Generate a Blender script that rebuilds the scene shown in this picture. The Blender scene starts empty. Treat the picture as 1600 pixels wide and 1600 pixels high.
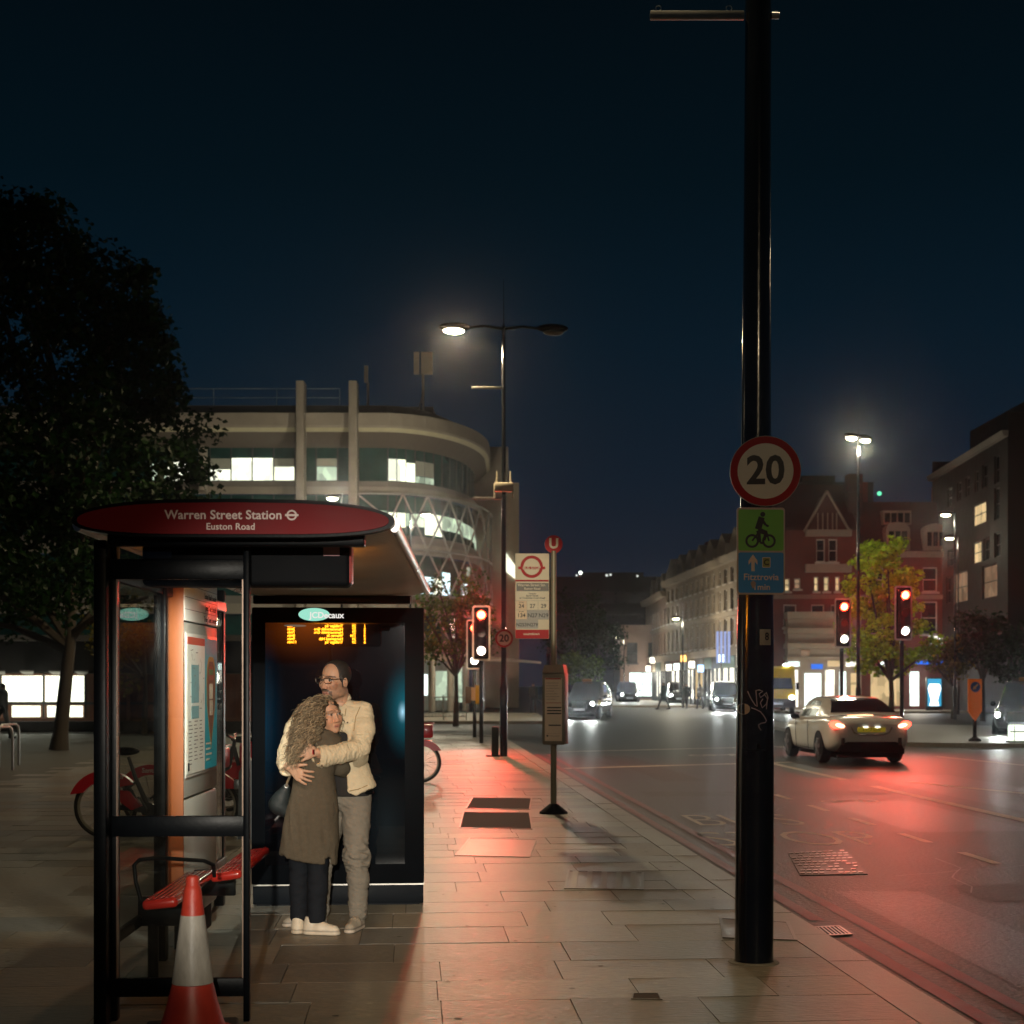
import bpy, bmesh, math, random
import numpy as np
from mathutils import Vector, Matrix
R = math.radians
random.seed(7); RNG = np.random.default_rng(11)
SC = bpy.context.scene; C = SC.collection
F, H, V0 = 2300.0, 1.65, 1066.0      # focal length in photo pixels, eye height, horizon row

# ---------------------------------------------------------------- camera
cam = bpy.data.cameras.new('camera'); cam_o = bpy.data.objects.new('camera', cam); C.objects.link(cam_o)
cam_o.location = (0, 0, H); cam_o.rotation_euler = (R(90), 0, 0)
cam.sensor_width = 36; cam.lens = 36 * F / 1600; cam.shift_y = (V0 - 800) / 1600
cam.clip_start = 0.1; cam.clip_end = 3000
cam.dof.use_dof = True; cam.dof.focus_distance = 9.7; cam.dof.aperture_fstop = 4.0; cam.dof.aperture_blades = 0
SC.camera = cam_o

# ---------------------------------------------------------------- render look
SC.view_settings.view_transform = 'Standard'; SC.view_settings.look = 'None'
SC.view_settings.exposure = 0.0; SC.view_settings.gamma = 1.0
SC.cycles.use_denoising = True
SC.cycles.max_bounces = 8; SC.cycles.diffuse_bounces = 2; SC.cycles.glossy_bounces = 4
SC.cycles.transmission_bounces = 4; SC.cycles.transparent_max_bounces = 16
SC.cycles.sample_clamp_indirect = 4.0; SC.cycles.sample_clamp_direct = 0
SC.cycles.caustics_reflective = False; SC.cycles.caustics_refractive = False

def S(r, g, b):
    f = lambda c: (c / 255 / 12.92) if c / 255 <= .04045 else ((c / 255 + .055) / 1.055) ** 2.4
    return (f(r), f(g), f(b))

# ---------------------------------------------------------------- night sky
W = bpy.data.worlds.new('World'); SC.world = W; W.use_nodes = True
nt = W.node_tree; nt.nodes.clear()
out = nt.nodes.new('ShaderNodeOutputWorld'); bg = nt.nodes.new('ShaderNodeBackground')
tc = nt.nodes.new('ShaderNodeTexCoord'); sep = nt.nodes.new('ShaderNodeSeparateXYZ'); rp = nt.nodes.new('ShaderNodeValToRGB')
nt.links.new(tc.outputs['Generated'], sep.inputs[0]); nt.links.new(sep.outputs['Z'], rp.inputs[0])
el = rp.color_ramp.elements
el[0].position = 0.0; el[0].color = S(21, 27, 39) + (1,)
el[1].position = 0.46; el[1].color = S(2, 9, 14) + (1,)
for p, c in ((.06, S(19, 27, 40)), (.13, S(13, 27, 40)), (.22, S(6, 24, 36)), (.32, S(3, 17, 25))):
    e = el.new(p); e.color = c + (1,)
nt.links.new(rp.outputs[0], bg.inputs['Color']); bg.inputs['Strength'].default_value = 1.0
sky = nt.nodes.new('ShaderNodeTexSky'); sky.sky_type = 'NISHITA'; sky.sun_disc = False
sky.sun_elevation = R(-6); sky.sun_rotation = R(200)
bg2 = nt.nodes.new('ShaderNodeBackground'); bg2.inputs['Strength'].default_value = 0.004
add = nt.nodes.new('ShaderNodeAddShader')
nt.links.new(sky.outputs[0], bg2.inputs['Color']); nt.links.new(bg.outputs[0], add.inputs[0]); nt.links.new(bg2.outputs[0], add.inputs[1])
nt.links.new(add.outputs[0], out.inputs['Surface'])

WARM = (1.0, .76, .45); COOLW = (.92, 1.0, .93); REDL = (1.0, .045, .02)

# ---------------------------------------------------------------- helpers
def at(u, v, Y): return Vector(((u - 800) * Y / F, Y, H + (V0 - v) * Y / F))
def gx(u, Y): return (u - 800) * Y / F
def gr(u, v, z=0.0):
    Y = (H - z) * F / (v - V0); return Vector(((u - 800) * Y / F, Y, z))
ST_A = R(3.8)
def st(p, q, z=0.0):                         # street coordinates: p across, q along
    c, s = math.cos(ST_A), math.sin(ST_A)
    return Vector((p * c - q * s, p * s + q * c, z))

def thing(name, label, cat, loc=(0, 0, 0), rz=0.0, group=None):
    o = bpy.data.objects.new(name, None); C.objects.link(o)
    o.location = loc; o.rotation_euler = (0, 0, rz); o.empty_display_size = .1
    o['label'] = label; o['category'] = cat
    if group: o['group'] = group
    return o
def tag(o, label, cat, group=None):
    o['label'] = label; o['category'] = cat
    if group: o['group'] = group
    return o
def copy_tree(o, parent=None):
    c = o.copy(); C.objects.link(c)
    if parent is not None: c.parent = parent
    for ch in list(o.children): copy_tree(ch, c)
    return c
def relabel(o, label): o['label'] = label; return o

FACE = Matrix(((1, 0, 0, 0), (0, 0, -1, 0), (0, 1, 0, 0), (0, 0, 0, 1)))     # text plane -> upright, facing -Y
def facing(loc, rz=0.0, back=False):
    return Matrix.Translation(loc) @ Matrix.Rotation(rz + (math.pi if back else 0), 4, 'Z') @ FACE

class MB:
    def __init__(s): s.bm = bmesh.new(); s.M = None
    def _v(s, p):
        p = Vector(p)
        return s.bm.verts.new(s.M @ p if s.M is not None else p)
    def _f(s, vs, m):
        try:
            f = s.bm.faces.new(vs); f.material_index = m; f.smooth = True; return f
        except ValueError: return None
    def box(s, lo, hi, m=0, bev=0.0, seg=2, X=None):
        b = bmesh.new(); bmesh.ops.create_cube(b, size=1.0)
        lo, hi = Vector(lo), Vector(hi); c = (lo + hi) / 2; d = hi - lo
        for v in b.verts: v.co = Vector((v.co.x * d.x + c.x, v.co.y * d.y + c.y, v.co.z * d.z + c.z))
        if bev > 0: bmesh.ops.bevel(b, geom=b.edges[:], offset=min(bev, .49 * min(d)), segments=seg, affect='EDGES', profile=.5)
        s.merge(b, m, X)
    def merge(s, b, m=0, X=None):
        mp = {}
        for v in b.verts: mp[v.index if False else v] = s._v(X @ v.co if X is not None else v.co)
        for f in b.faces: s._f([mp[v] for v in f.verts], m)
        b.free()
    def ring(s, c, ax, r, n, ref=None, sx=1.0):
        ax = Vector(ax).normalized()
        ref = Vector(ref) if ref is not None else (Vector((0, 0, 1)) if abs(ax.z) < .9 else Vector((1, 0, 0)))
        u = (ref - ax * ref.dot(ax)).normalized(); w = ax.cross(u)
        return [s._v(Vector(c) + u * (math.cos(2 * math.pi * i / n) * r) + w * (math.sin(2 * math.pi * i / n) * r * sx)) for i in range(n)]
    def skin(s, A, B, m):
        n = len(A)
        for i in range(n): s._f([A[i], A[(i + 1) % n], B[(i + 1) % n], B[i]], m)
    def cyl(s, a, b, ra, rb=None, n=16, m=0, cap=True):
        rb = ra if rb is None else rb; a, b = Vector(a), Vector(b); ax = b - a
        A = s.ring(a, ax, ra, n); B = s.ring(b, ax, rb, n); s.skin(A, B, m)
        if cap: s._f(A[::-1], m); s._f(B, m)
    def tube(s, pts, r, n=8, m=0, closed=False):
        pts = [Vector(p) for p in pts]; L = len(pts); rs = r if isinstance(r, (list, tuple)) else [r] * L
        rings = []; ref = None
        for i in range(L):
            if closed: t = pts[(i + 1) % L] - pts[i - 1]
            else: t = pts[min(i + 1, L - 1)] - pts[max(i - 1, 0)]
            t.normalize()
            if ref is None: ref = Vector((0, 0, 1)) if abs(t.z) < .9 else Vector((1, 0, 0))
            ref = (ref - t * ref.dot(t)).normalized()
            rings.append(s.ring(pts[i], t, rs[i], n, ref))
        for i in range(L - 1): s.skin(rings[i], rings[i + 1], m)
        if closed: s.skin(rings[-1], rings[0], m)
        else: s._f(rings[0][::-1], m); s._f(rings[-1], m)
    def lathe(s, prof, c=(0, 0, 0), n=32, m=0, ax=(0, 0, 1), ref=None, ms=None):
        c = Vector(c); ax = Vector(ax).normalized(); prev = None
        for i, (r, z) in enumerate(prof):
            R_ = s.ring(c + ax * z, ax, max(r, 1e-4), n, ref)
            if prev is not None: s.skin(prev, R_, ms[i - 1] if ms else m)
            else: s._f(R_[::-1], ms[0] if ms else m)
            prev = R_
        s._f(prev, ms[-1] if ms else m)
    def poly(s, pts, m=0): return s._f([s._v(p) for p in pts], m)
    def prism(s, pts, d, m=0, caps=True, mc=None):
        d = Vector(d); A = [s._v(p) for p in pts]; B = [s._v(Vector(p) + d) for p in pts]
        s.skin(A, B, m)
        if caps: s._f(A[::-1], m if mc is None else mc); s._f(B, m if mc is None else mc)
    def ball(s, c, r, n=16, m=0, X=None):
        r = (r, r, r) if not isinstance(r, (tuple, list)) else r
        b = bmesh.new(); bmesh.ops.create_uvsphere(b, u_segments=n, v_segments=max(6, n // 2), radius=1.0)
        for v in b.verts:
            q = Vector((v.co.x * r[0], v.co.y * r[1], v.co.z * r[2])); q = X @ q if X is not None else q
            v.co = q + Vector(c)
        s.merge(b, m)
    def text(s, txt, size, M, m=0, align='CENTER', bold=0.0, sp=1.0, sx=1.0, ext=0.0006):
        cu = bpy.data.curves.new('lettering', 'FONT'); cu.body = txt; cu.size = size; cu.align_x = align; cu.align_y = 'CENTER'
        cu.extrude = ext; cu.offset = bold; cu.space_character = sp; cu.resolution_u = 3
        o = bpy.data.objects.new('lettering', cu); C.objects.link(o)
        dg = bpy.context.evaluated_depsgraph_get(); me = bpy.data.meshes.new_from_object(o.evaluated_get(dg))
        b = bmesh.new(); b.from_mesh(me)
        s.merge(b, m, M @ Matrix.Diagonal((sx, 1, 1, 1)))
        bpy.data.objects.remove(o); bpy.data.curves.remove(cu); bpy.data.meshes.remove(me)
    def build(s, name, mats, parent=None, ang=38, fix=True):
        if fix: bmesh.ops.recalc_face_normals(s.bm, faces=s.bm.faces[:])
        me = bpy.data.meshes.new(name); s.bm.to_mesh(me); s.bm.free()
        for m in (mats if isinstance(mats, (list, tuple)) else [mats]): me.materials.append(m)
        me.set_sharp_from_angle(angle=R(ang))
        o = bpy.data.objects.new(name, me); C.objects.link(o)
        if parent is not None: o.parent = parent
        return o

def raw_mesh(name, verts, faces, mats, parent=None, smooth=True, col=None):
    me = bpy.data.meshes.new(name)
    verts = np.asarray(verts, np.float32); faces = np.asarray(faces, np.int32)
    nv, nf, k = len(verts), len(faces), faces.shape[1]
    me.vertices.add(nv); me.vertices.foreach_set('co', verts.ravel())
    me.loops.add(nf * k); me.loops.foreach_set('vertex_index', faces.ravel())
    me.polygons.add(nf); me.polygons.foreach_set('loop_start', np.arange(0, nf * k, k, dtype=np.int32))
    me.polygons.foreach_set('use_smooth', np.full(nf, smooth)); me.update(calc_edges=True)
    for m in (mats if isinstance(mats, (list, tuple)) else [mats]): me.materials.append(m)
    if col is not None:
        a = me.attributes.new('Col', 'FLOAT_COLOR', 'POINT')
        c4 = np.ones((nv, 4), np.float32); c4[:, :3] = col; a.data.foreach_set('color', c4.ravel())
    me.validate()
    o = bpy.data.objects.new(name, me); C.objects.link(o)
    if parent is not None: o.parent = parent
    return o

# ---------------------------------------------------------------- materials
def mat(name, col, rough=.6, metal=0.0, var=.12, vs=3.0, bump=0.0, bs=40.0, emit=None, es=0.0, coat=0.0, spec=.5, attr=False, rv=.12, stretch=None, island=0.0):
    m = bpy.data.materials.new(name); m.use_nodes = True; t = m.node_tree; n = t.nodes; l = t.links
    b = n['Principled BSDF']; b.inputs['Metallic'].default_value = metal
    b.inputs['Specular IOR Level'].default_value = spec
    if coat: b.inputs['Coat Weight'].default_value = coat; b.inputs['Coat Roughness'].default_value = .08
    tcn = n.new('ShaderNodeTexCoord'); src = tcn.outputs['Object']
    if stretch:
        mp = n.new('ShaderNodeMapping'); mp.inputs['Scale'].default_value = stretch; l.new(src, mp.inputs[0]); src = mp.outputs[0]
    nz = n.new('ShaderNodeTexNoise'); nz.inputs['Scale'].default_value = vs; nz.inputs['Detail'].default_value = 6; nz.inputs['Roughness'].default_value = .65
    l.new(src, nz.inputs['Vector'])
    base = None
    if attr:
        a = n.new('ShaderNodeAttribute'); a.attribute_name = 'Col'; base = a.outputs['Color']
    mx = n.new('ShaderNodeMix'); mx.data_type = 'RGBA'; mx.blend_type = 'MULTIPLY'; mx.inputs[0].default_value = 1.0
    mr = n.new('ShaderNodeMapRange'); mr.inputs[1].default_value = .25; mr.inputs[2].default_value = .75
    mr.inputs[3].default_value = 1 - var; mr.inputs[4].default_value = 1 + var; l.new(nz.outputs[0], mr.inputs[0])
    val = mr.outputs[0]
    if island:
        g = n.new('ShaderNodeNewGeometry'); mi = n.new('ShaderNodeMapRange'); mi.inputs[3].default_value = 1 - island; mi.inputs[4].default_value = 1 + island
        l.new(g.outputs['Random Per Island'], mi.inputs[0]); mu = n.new('ShaderNodeMath'); mu.operation = 'MULTIPLY'
        l.new(val, mu.inputs[0]); l.new(mi.outputs[0], mu.inputs[1]); val = mu.outputs[0]
    if base is not None: l.new(base, mx.inputs[6])
    else: mx.inputs[6].default_value = tuple(col) + (1,)
    l.new(val, mx.inputs[7]); l.new(mx.outputs[2], b.inputs['Base Color'])
    rr = n.new('ShaderNodeMapRange'); rr.inputs[1].default_value = .3; rr.inputs[2].default_value = .7
    rr.inputs[3].default_value = max(.02, rough - rv * rough); rr.inputs[4].default_value = min(1, rough + rv * rough)
    l.new(nz.outputs[0], rr.inputs[0]); l.new(rr.outputs[0], b.inputs['Roughness'])
    if bump:
        n2 = n.new('ShaderNodeTexNoise'); n2.inputs['Scale'].default_value = bs; n2.inputs['Detail'].default_value = 4; l.new(src, n2.inputs['Vector'])
        bp = n.new('ShaderNodeBump'); bp.inputs['Strength'].default_value = bump; bp.inputs['Distance'].default_value = .01
        l.new(n2.outputs[0], bp.inputs['Height']); l.new(bp.outputs[0], b.inputs['Normal'])
    if emit is not None:
        b.inputs['Emission Color'].default_value = tuple(emit) + (1,); b.inputs['Emission Strength'].default_value = es
    return m

def glow(name, col, strength):                 # a lamp, a lit lens, a lit screen
    m = bpy.data.materials.new(name); m.use_nodes = True; t = m.node_tree; t.nodes.clear()
    o = t.nodes.new('ShaderNodeOutputMaterial'); e = t.nodes.new('ShaderNodeEmission')
    e.inputs[0].default_value = tuple(col) + (1,); e.inputs[1].default_value = strength
    t.links.new(e.outputs[0], o.inputs[0]); return m

def lit_room(name, col, strength, scale=1.2, lo=.35):   # lit window: uneven light of the room behind
    m = glow(name, col, strength); t = m.node_tree; n = t.nodes; e = [x for x in n if x.type == 'EMISSION'][0]
    tcn = n.new('ShaderNodeTexCoord'); mp = n.new('ShaderNodeMapping'); mp.inputs['Scale'].default_value = (1.6, 1.6, .9)
    vo = n.new('ShaderNodeTexVoronoi'); vo.inputs['Scale'].default_value = scale; vo.distance = 'CHEBYCHEV'
    mr = n.new('ShaderNodeMapRange'); mr.inputs[1].default_value = .1; mr.inputs[2].default_value = .9
    mr.inputs[3].default_value = lo * strength; mr.inputs[4].default_value = strength
    t.links.new(tcn.outputs['Object'], mp.inputs[0]); t.links.new(mp.outputs[0], vo.inputs['Vector'])
    t.links.new(vo.outputs['Color'], mr.inputs[0]); t.links.new(mr.outputs[0], e.inputs[1]); return m

def glass(name, tint=(1, 1, 1), refl=1.0, rough=.02, dirt=.05):
    m = bpy.data.materials.new(name); m.use_nodes = True; t = m.node_tree; n = t.nodes; n.clear(); l = t.links
    o = n.new('ShaderNodeOutputMaterial'); tr = n.new('ShaderNodeBsdfTransparent'); tr.inputs[0].default_value = tuple(tint) + (1,)
    gl = n.new('ShaderNodeBsdfGlossy'); gl.inputs['Roughness'].default_value = rough
    lw = n.new('ShaderNodeLayerWeight'); lw.inputs['Blend'].default_value = .5; pw = n.new('ShaderNodeMath'); pw.operation = 'POWER'; pw.inputs[1].default_value = 4.5; l.new(lw.outputs['Facing'], pw.inputs[0])
    fr = n.new('ShaderNodeMath'); fr.operation = 'MULTIPLY_ADD'; fr.inputs[1].default_value = .55; fr.inputs[2].default_value = .035; l.new(pw.outputs[0], fr.inputs[0])
    mu = n.new('ShaderNodeMath'); mu.operation = 'MULTIPLY'; mu.inputs[1].default_value = refl; mu.use_clamp = True
    mx = n.new('ShaderNodeMixShader'); l.new(fr.outputs[0], mu.inputs[0]); l.new(mu.outputs[0], mx.inputs[0])
    l.new(tr.outputs[0], mx.inputs[1]); l.new(gl.outputs[0], mx.inputs[2])
    df = n.new('ShaderNodeBsdfDiffuse'); df.inputs[0].default_value = (.5, .5, .46, 1)
    tcn = n.new('ShaderNodeTexCoord'); nz = n.new('ShaderNodeTexNoise'); nz.inputs['Scale'].default_value = 9; nz.inputs['Detail'].default_value = 8
    l.new(tcn.outputs['Object'], nz.inputs['Vector'])
    mr = n.new('ShaderNodeMapRange'); mr.inputs[1].default_value = .45; mr.inputs[2].default_value = .8; mr.inputs[3].default_value = dirt * .3; mr.inputs[4].default_value = dirt * 2.2
    l.new(nz.outputs[0], mr.inputs[0]); m2 = n.new('ShaderNodeMixShader'); l.new(mr.outputs[0], m2.inputs[0])
    l.new(mx.outputs[0], m2.inputs[1]); l.new(df.outputs[0], m2.inputs[2]); l.new(m2.outputs[0], o.inputs[0]); return m

def leafmat(name, col, var=.5):
    m = bpy.data.materials.new(name); m.use_nodes = True; t = m.node_tree; n = t.nodes; l = t.links; n.clear()
    o = n.new('ShaderNodeOutputMaterial'); g = n.new('ShaderNodeNewGeometry'); rp_ = n.new('ShaderNodeValToRGB')
    e_ = rp_.color_ramp.elements; e_[0].color = tuple(c * (1 - var) for c in col) + (1,); e_[1].color = (min(1, col[0] * (1 + var) * 1.15), col[1] * (1 + var), col[2] * (1 + var * .3), 1)
    l.new(g.outputs['Random Per Island'], rp_.inputs[0])
    d = n.new('ShaderNodeBsdfDiffuse'); tr = n.new('ShaderNodeBsdfTranslucent'); mx = n.new('ShaderNodeMixShader'); mx.inputs[0].default_value = .35
    gl = n.new('ShaderNodeBsdfGlossy'); gl.inputs['Roughness'].default_value = .45; m2 = n.new('ShaderNodeMixShader'); m2.inputs[0].default_value = .015
    l.new(rp_.outputs[0], d.inputs[0]); l.new(rp_.outputs[0], tr.inputs[0]); l.new(d.outputs[0], mx.inputs[1]); l.new(tr.outputs[0], mx.inputs[2])
    l.new(mx.outputs[0], m2.inputs[1]); l.new(gl.outputs[0], m2.inputs[2]); l.new(m2.outputs[0], o.inputs[0]); return m

def lamp(parent, loc, power, col, kind='POINT', aim=None, size=R(150), blend=.6, radius=.12):
    L = bpy.data.lights.new('lamp_light', kind); L.energy = power; L.color = col; L.shadow_soft_size = radius
    if kind == 'SPOT': L.spot_size = size; L.spot_blend = blend
    o = bpy.data.objects.new('lamp_light', L); C.objects.link(o); o.parent = parent; o.location = loc
    if kind == 'SPOT':
        d = Vector(aim) if aim is not None else Vector((0, 0, -1)); o.rotation_euler = d.to_track_quat('-Z', 'Y').to_euler()
    return o

M = dict(
    black=mat('black_paint', (.003, .0038, .005), .34, var=.3, bump=.05, bs=60, spec=.07),
    black_matt=mat('black_matt', (.004, .0045, .0055), .6, var=.3, spec=.06),
    pole_black=mat('pole_black', (.008, .010, .012), .18, coat=.6, var=.4, bump=.12, bs=14),
    alu=mat('aluminium', (.42, .40, .37), .3, metal=.9, var=.12, bump=.05, bs=30),
    steel=mat('steel', (.45, .46, .46), .35, metal=.85, var=.15),
    galv=mat('galvanised', (.30, .30, .27), .5, metal=.5, var=.2, vs=8),
    grey=mat('grey_paint', (.22, .22, .20), .5, var=.12),
    red=mat('red_paint', (.33, .012, .016), .35, var=.08),
    red_sign=mat('red_sign', (.42, .007, .012), .5, var=.08, spec=.2),
    white=mat('white_paint', (.78, .76, .70), .45, var=.06),
    cream=mat('cream_print', (.74, .66, .50), .5, var=.05),
    ink=mat('black_ink', (.012, .013, .016), .5, var=.1),
    text_dim=mat('grey_print', (.55, .42, .38), .5, var=.05),
    rubber=mat('rubber', (.012, .012, .012), .75, var=.3),
)
# ---------------------------------------------------------------- smooth solid modelling for bodies and clothes
def _h(ix, iy, iz):
    n = (ix.astype(np.int64) * 374761393 + iy.astype(np.int64) * 668265263 + iz.astype(np.int64) * 2147483647) & 0xffffffff
    n = ((n ^ (n >> 13)) * 1274126177) & 0xffffffff
    return ((n ^ (n >> 16)) & 0xffff) / 65535.0
def vnoise(p):
    p = np.asarray(p, np.float64); i = np.floor(p).astype(np.int64); f = p - i; f = f * f * (3 - 2 * f); r = 0
    for a in (0, 1):
        for b in (0, 1):
            for c in (0, 1):
                w = (f[:, 0] if a else 1 - f[:, 0]) * (f[:, 1] if b else 1 - f[:, 1]) * (f[:, 2] if c else 1 - f[:, 2])
                r = r + w * _h(i[:, 0] + a, i[:, 1] + b, i[:, 2] + c)
    return r
class SDF:
    def __init__(s, lo, hi, h):
        s.lo = np.array(lo, float); s.h = h; s.n = np.ceil((np.array(hi) - s.lo) / h).astype(int) + 1
        s.d = np.full(s.n, 1.0, np.float32)
        s.ax = [s.lo[i] + h * np.arange(s.n[i]) for i in range(3)]
    def _sl(s, lo, hi):
        a = np.clip(np.floor((np.array(lo) - s.lo) / s.h).astype(int), 0, s.n); b = np.clip(np.ceil((np.array(hi) - s.lo) / s.h).astype(int) + 1, 0, s.n)
        sl = tuple(slice(a[i], b[i]) for i in range(3))
        P = np.stack(np.meshgrid(*[s.ax[i][sl[i]] for i in range(3)], indexing='ij'), -1)
        return sl, P
    def _comb(s, sl, d, k, sub):
        o = s.d[sl]
        if d.size == 0: return
        if sub:
            d = -d; k = max(k, 1e-4); h = np.clip(.5 - .5 * (o - d) / k, 0, 1); s.d[sl] = o + (d - o) * h + k * h * (1 - h)
        else:
            k = max(k, 1e-4); h = np.clip(.5 + .5 * (o - d) / k, 0, 1); s.d[sl] = o + (d - o) * h - k * h * (1 - h)
    def cap(s, a, b, ra, rb=None, k=.02, sub=False):
        rb = ra if rb is None else rb; a = np.array(a, float); b = np.array(b, float); m = max(ra, rb) + k + 3 * s.h
        sl, P = s._sl(np.minimum(a, b) - m, np.maximum(a, b) + m); ab = b - a; L2 = max(1e-9, ab @ ab)
        t = np.clip(((P - a) @ ab) / L2, 0, 1); d = np.linalg.norm(P - a - t[..., None] * ab, axis=-1) - (ra + (rb - ra) * t)
        s._comb(sl, d, k, sub)
    def chain(s, pts, rs, k=.02):
        for i in range(len(pts) - 1): s.cap(pts[i], pts[i + 1], rs[i], rs[i + 1], k)
    def ell(s, c, r, k=.02, rot=None, sub=False):
        c = np.array(c, float); r = np.array(r, float); m = r.max() + k + 3 * s.h
        sl, P = s._sl(c - m, c + m); Q = P - c
        if rot is not None: Q = Q @ np.array(rot)          # columns of rot = local axes
        k0 = np.linalg.norm(Q / r, axis=-1); k1 = np.linalg.norm(Q / (r * r), axis=-1) + 1e-9
        s._comb(sl, k0 * (k0 - 1) / k1, k, sub)
    def box(s, c, hs, rnd=.01, k=.005, rot=None, sub=False):
        c = np.array(c, float); hs = np.array(hs, float); m = np.linalg.norm(hs) + k + rnd + 3 * s.h
        sl, P = s._sl(c - m, c + m); Q = P - c
        if rot is not None: Q = Q @ np.array(rot)
        q = np.abs(Q) - (hs - rnd); d = np.linalg.norm(np.maximum(q, 0), axis=-1) + np.minimum(q.max(-1), 0) - rnd
        s._comb(sl, d, k, sub)
    def cut(s, p, n):                                       # keep the side the normal points away from
        P = np.stack(np.meshgrid(*s.ax, indexing='ij'), -1); n = np.array(n, float); n /= np.linalg.norm(n)
        s.d = np.maximum(s.d, ((P - np.array(p)) @ n).astype(np.float32))
    def sections(s, rows, k=.02):                           # elliptical sections stacked along z: (z, cx, cy, rx, ry)
        rows = np.array(rows, float); o = np.argsort(rows[:, 0]); rows = rows[o]; z = s.ax[2]
        lo = rows[:, 1:3].min(0) - rows[:, 3:5].max(0) - .1; hi = rows[:, 1:3].max(0) + rows[:, 3:5].max(0) + .1
        sl, P = s._sl((lo[0], lo[1], rows[0, 0] - .06), (hi[0], hi[1], rows[-1, 0] + .06))
        Z = P[..., 2]; f = [np.interp(Z, rows[:, 0], rows[:, i]) for i in range(1, 5)]
        qx, qy = (P[..., 0] - f[0]) / f[2], (P[..., 1] - f[1]) / f[3]
        k0 = np.sqrt(qx * qx + qy * qy); d = (k0 - 1) * np.minimum(f[2], f[3])
        d = np.maximum(d, np.maximum(rows[0, 0] - Z, Z - rows[-1, 0])); s._comb(sl, d, k, False)
    def mesh(s):
        d = s.d; I = d < 0; n = d.shape
        c = [I[a:n[0] - 1 + a, b:n[1] - 1 + b, e:n[2] - 1 + e] for a in (0, 1) for b in (0, 1) for e in (0, 1)]
        anyi = c[0].copy(); alli = c[0].copy()
        for x in c[1:]: anyi |= x; alli &= x
        idx = np.argwhere(anyi & ~alli); N = len(idx); mp = np.full((n[0] - 1, n[1] - 1, n[2] - 1), -1, np.int32); mp[tuple(idx.T)] = np.arange(N)
        acc = np.zeros((N, 3)); cnt = np.zeros(N)
        for ax in range(3):
            o1, o2 = [i for i in range(3) if i != ax]
            for a in (0, 1):
                for b in (0, 1):
                    off = np.zeros(3, int); off[o1] = a; off[o2] = b; e = np.zeros(3, int); e[ax] = 1
                    q = idx + off; d0 = d[tuple(q.T)]; d1 = d[tuple((q + e).T)]; cr = (d0 < 0) != (d1 < 0)
                    t = np.where(cr, d0 / np.where(cr, d0 - d1, 1), 0); p = q + t[:, None] * e
                    acc += p * cr[:, None]; cnt += cr
        V = acc / np.maximum(cnt, 1)[:, None] * s.h + s.lo; Fs = []
        for ax in range(3):
            o1, o2 = (ax + 1) % 3, (ax + 2) % 3
            A = [slice(None)] * 3; B = [slice(None)] * 3; A[ax] = slice(0, n[ax] - 1); B[ax] = slice(1, n[ax])
            cr = I[tuple(A)] != I[tuple(B)]; q = np.argwhere(cr)
            ok = (q[:, o1] > 0) & (q[:, o2] > 0) & (q[:, o1] < n[o1] - 1) & (q[:, o2] < n[o2] - 1); q = q[ok]
            e1 = np.zeros(3, int); e1[o1] = 1; e2 = np.zeros(3, int); e2[o2] = 1
            f = np.stack([mp[tuple((q - e1 - e2).T)], mp[tuple((q - e2).T)], mp[tuple(q.T)], mp[tuple((q - e1).T)]], 1)
            flip = ~I[tuple(q.T)]; f[flip] = f[flip][:, ::-1]; Fs.append(f)
        Fc = np.concatenate(Fs); return V, Fc[(Fc >= 0).all(1)]
def relax(V, Fc, it=2, w=.5):
    e = np.concatenate([Fc[:, [0, 1]], Fc[:, [1, 2]], Fc[:, [2, 3]], Fc[:, [3, 0]]]); e = np.concatenate([e, e[:, ::-1]])
    for _ in range(it):
        a = np.zeros_like(V); np.add.at(a, e[:, 0], V[e[:, 1]]); c = np.bincount(e[:, 0], minlength=len(V))[:, None]
        V = V + w * (a / np.maximum(c, 1) - V)
    return V
def vnormals(V, Fc):
    fn = np.cross(V[Fc[:, 2]] - V[Fc[:, 0]], V[Fc[:, 3]] - V[Fc[:, 1]]); N = np.zeros_like(V)
    for i in range(4): np.add.at(N, Fc[:, i], fn)
    return N / (np.linalg.norm(N, axis=1)[:, None] + 1e-12)
def solid(name, sdf, m, parent, it=1, disp=None, col=None, loc=None):
    V, Fc = sdf.mesh(); V = relax(V, Fc, it)
    if disp is not None: N = vnormals(V, Fc); V = V + N * disp(V)[:, None]; V = relax(V, Fc, 1, .3)
    c = col(V) if col is not None else None
    if loc is not None: V = V - np.array(loc)
    return raw_mesh(name, V, Fc, m, parent, True, c)
def tubes(polys, r, n=4):                                   # many thin tubes as one vertex and face list
    Vs, Fs, b = [], [], 0
    for P, rr in zip(polys, r):
        P = np.asarray(P); L = len(P); T = np.gradient(P, axis=0); T /= np.linalg.norm(T, axis=1)[:, None] + 1e-9
        ref = np.tile(np.array([.3, .9, .3]), (L, 1)); U = np.cross(T, ref); U /= np.linalg.norm(U, axis=1)[:, None] + 1e-9; Wv = np.cross(T, U)
        a = 2 * np.pi * np.arange(n) / n; rad = rr * np.linspace(1, .45, L)
        V = P[:, None] + rad[:, None, None] * (np.cos(a)[None, :, None] * U[:, None] + np.sin(a)[None, :, None] * Wv[:, None])
        Vs.append(V.reshape(-1, 3)); i, j = np.meshgrid(np.arange(L - 1), np.arange(n), indexing='ij'); j2 = (j + 1) % n
        Fs.append(np.stack([i * n + j, i * n + j2, (i + 1) * n + j2, (i + 1) * n + j], -1).reshape(-1, 4) + b); b += L * n
    return np.concatenate(Vs), np.concatenate(Fs)
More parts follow.
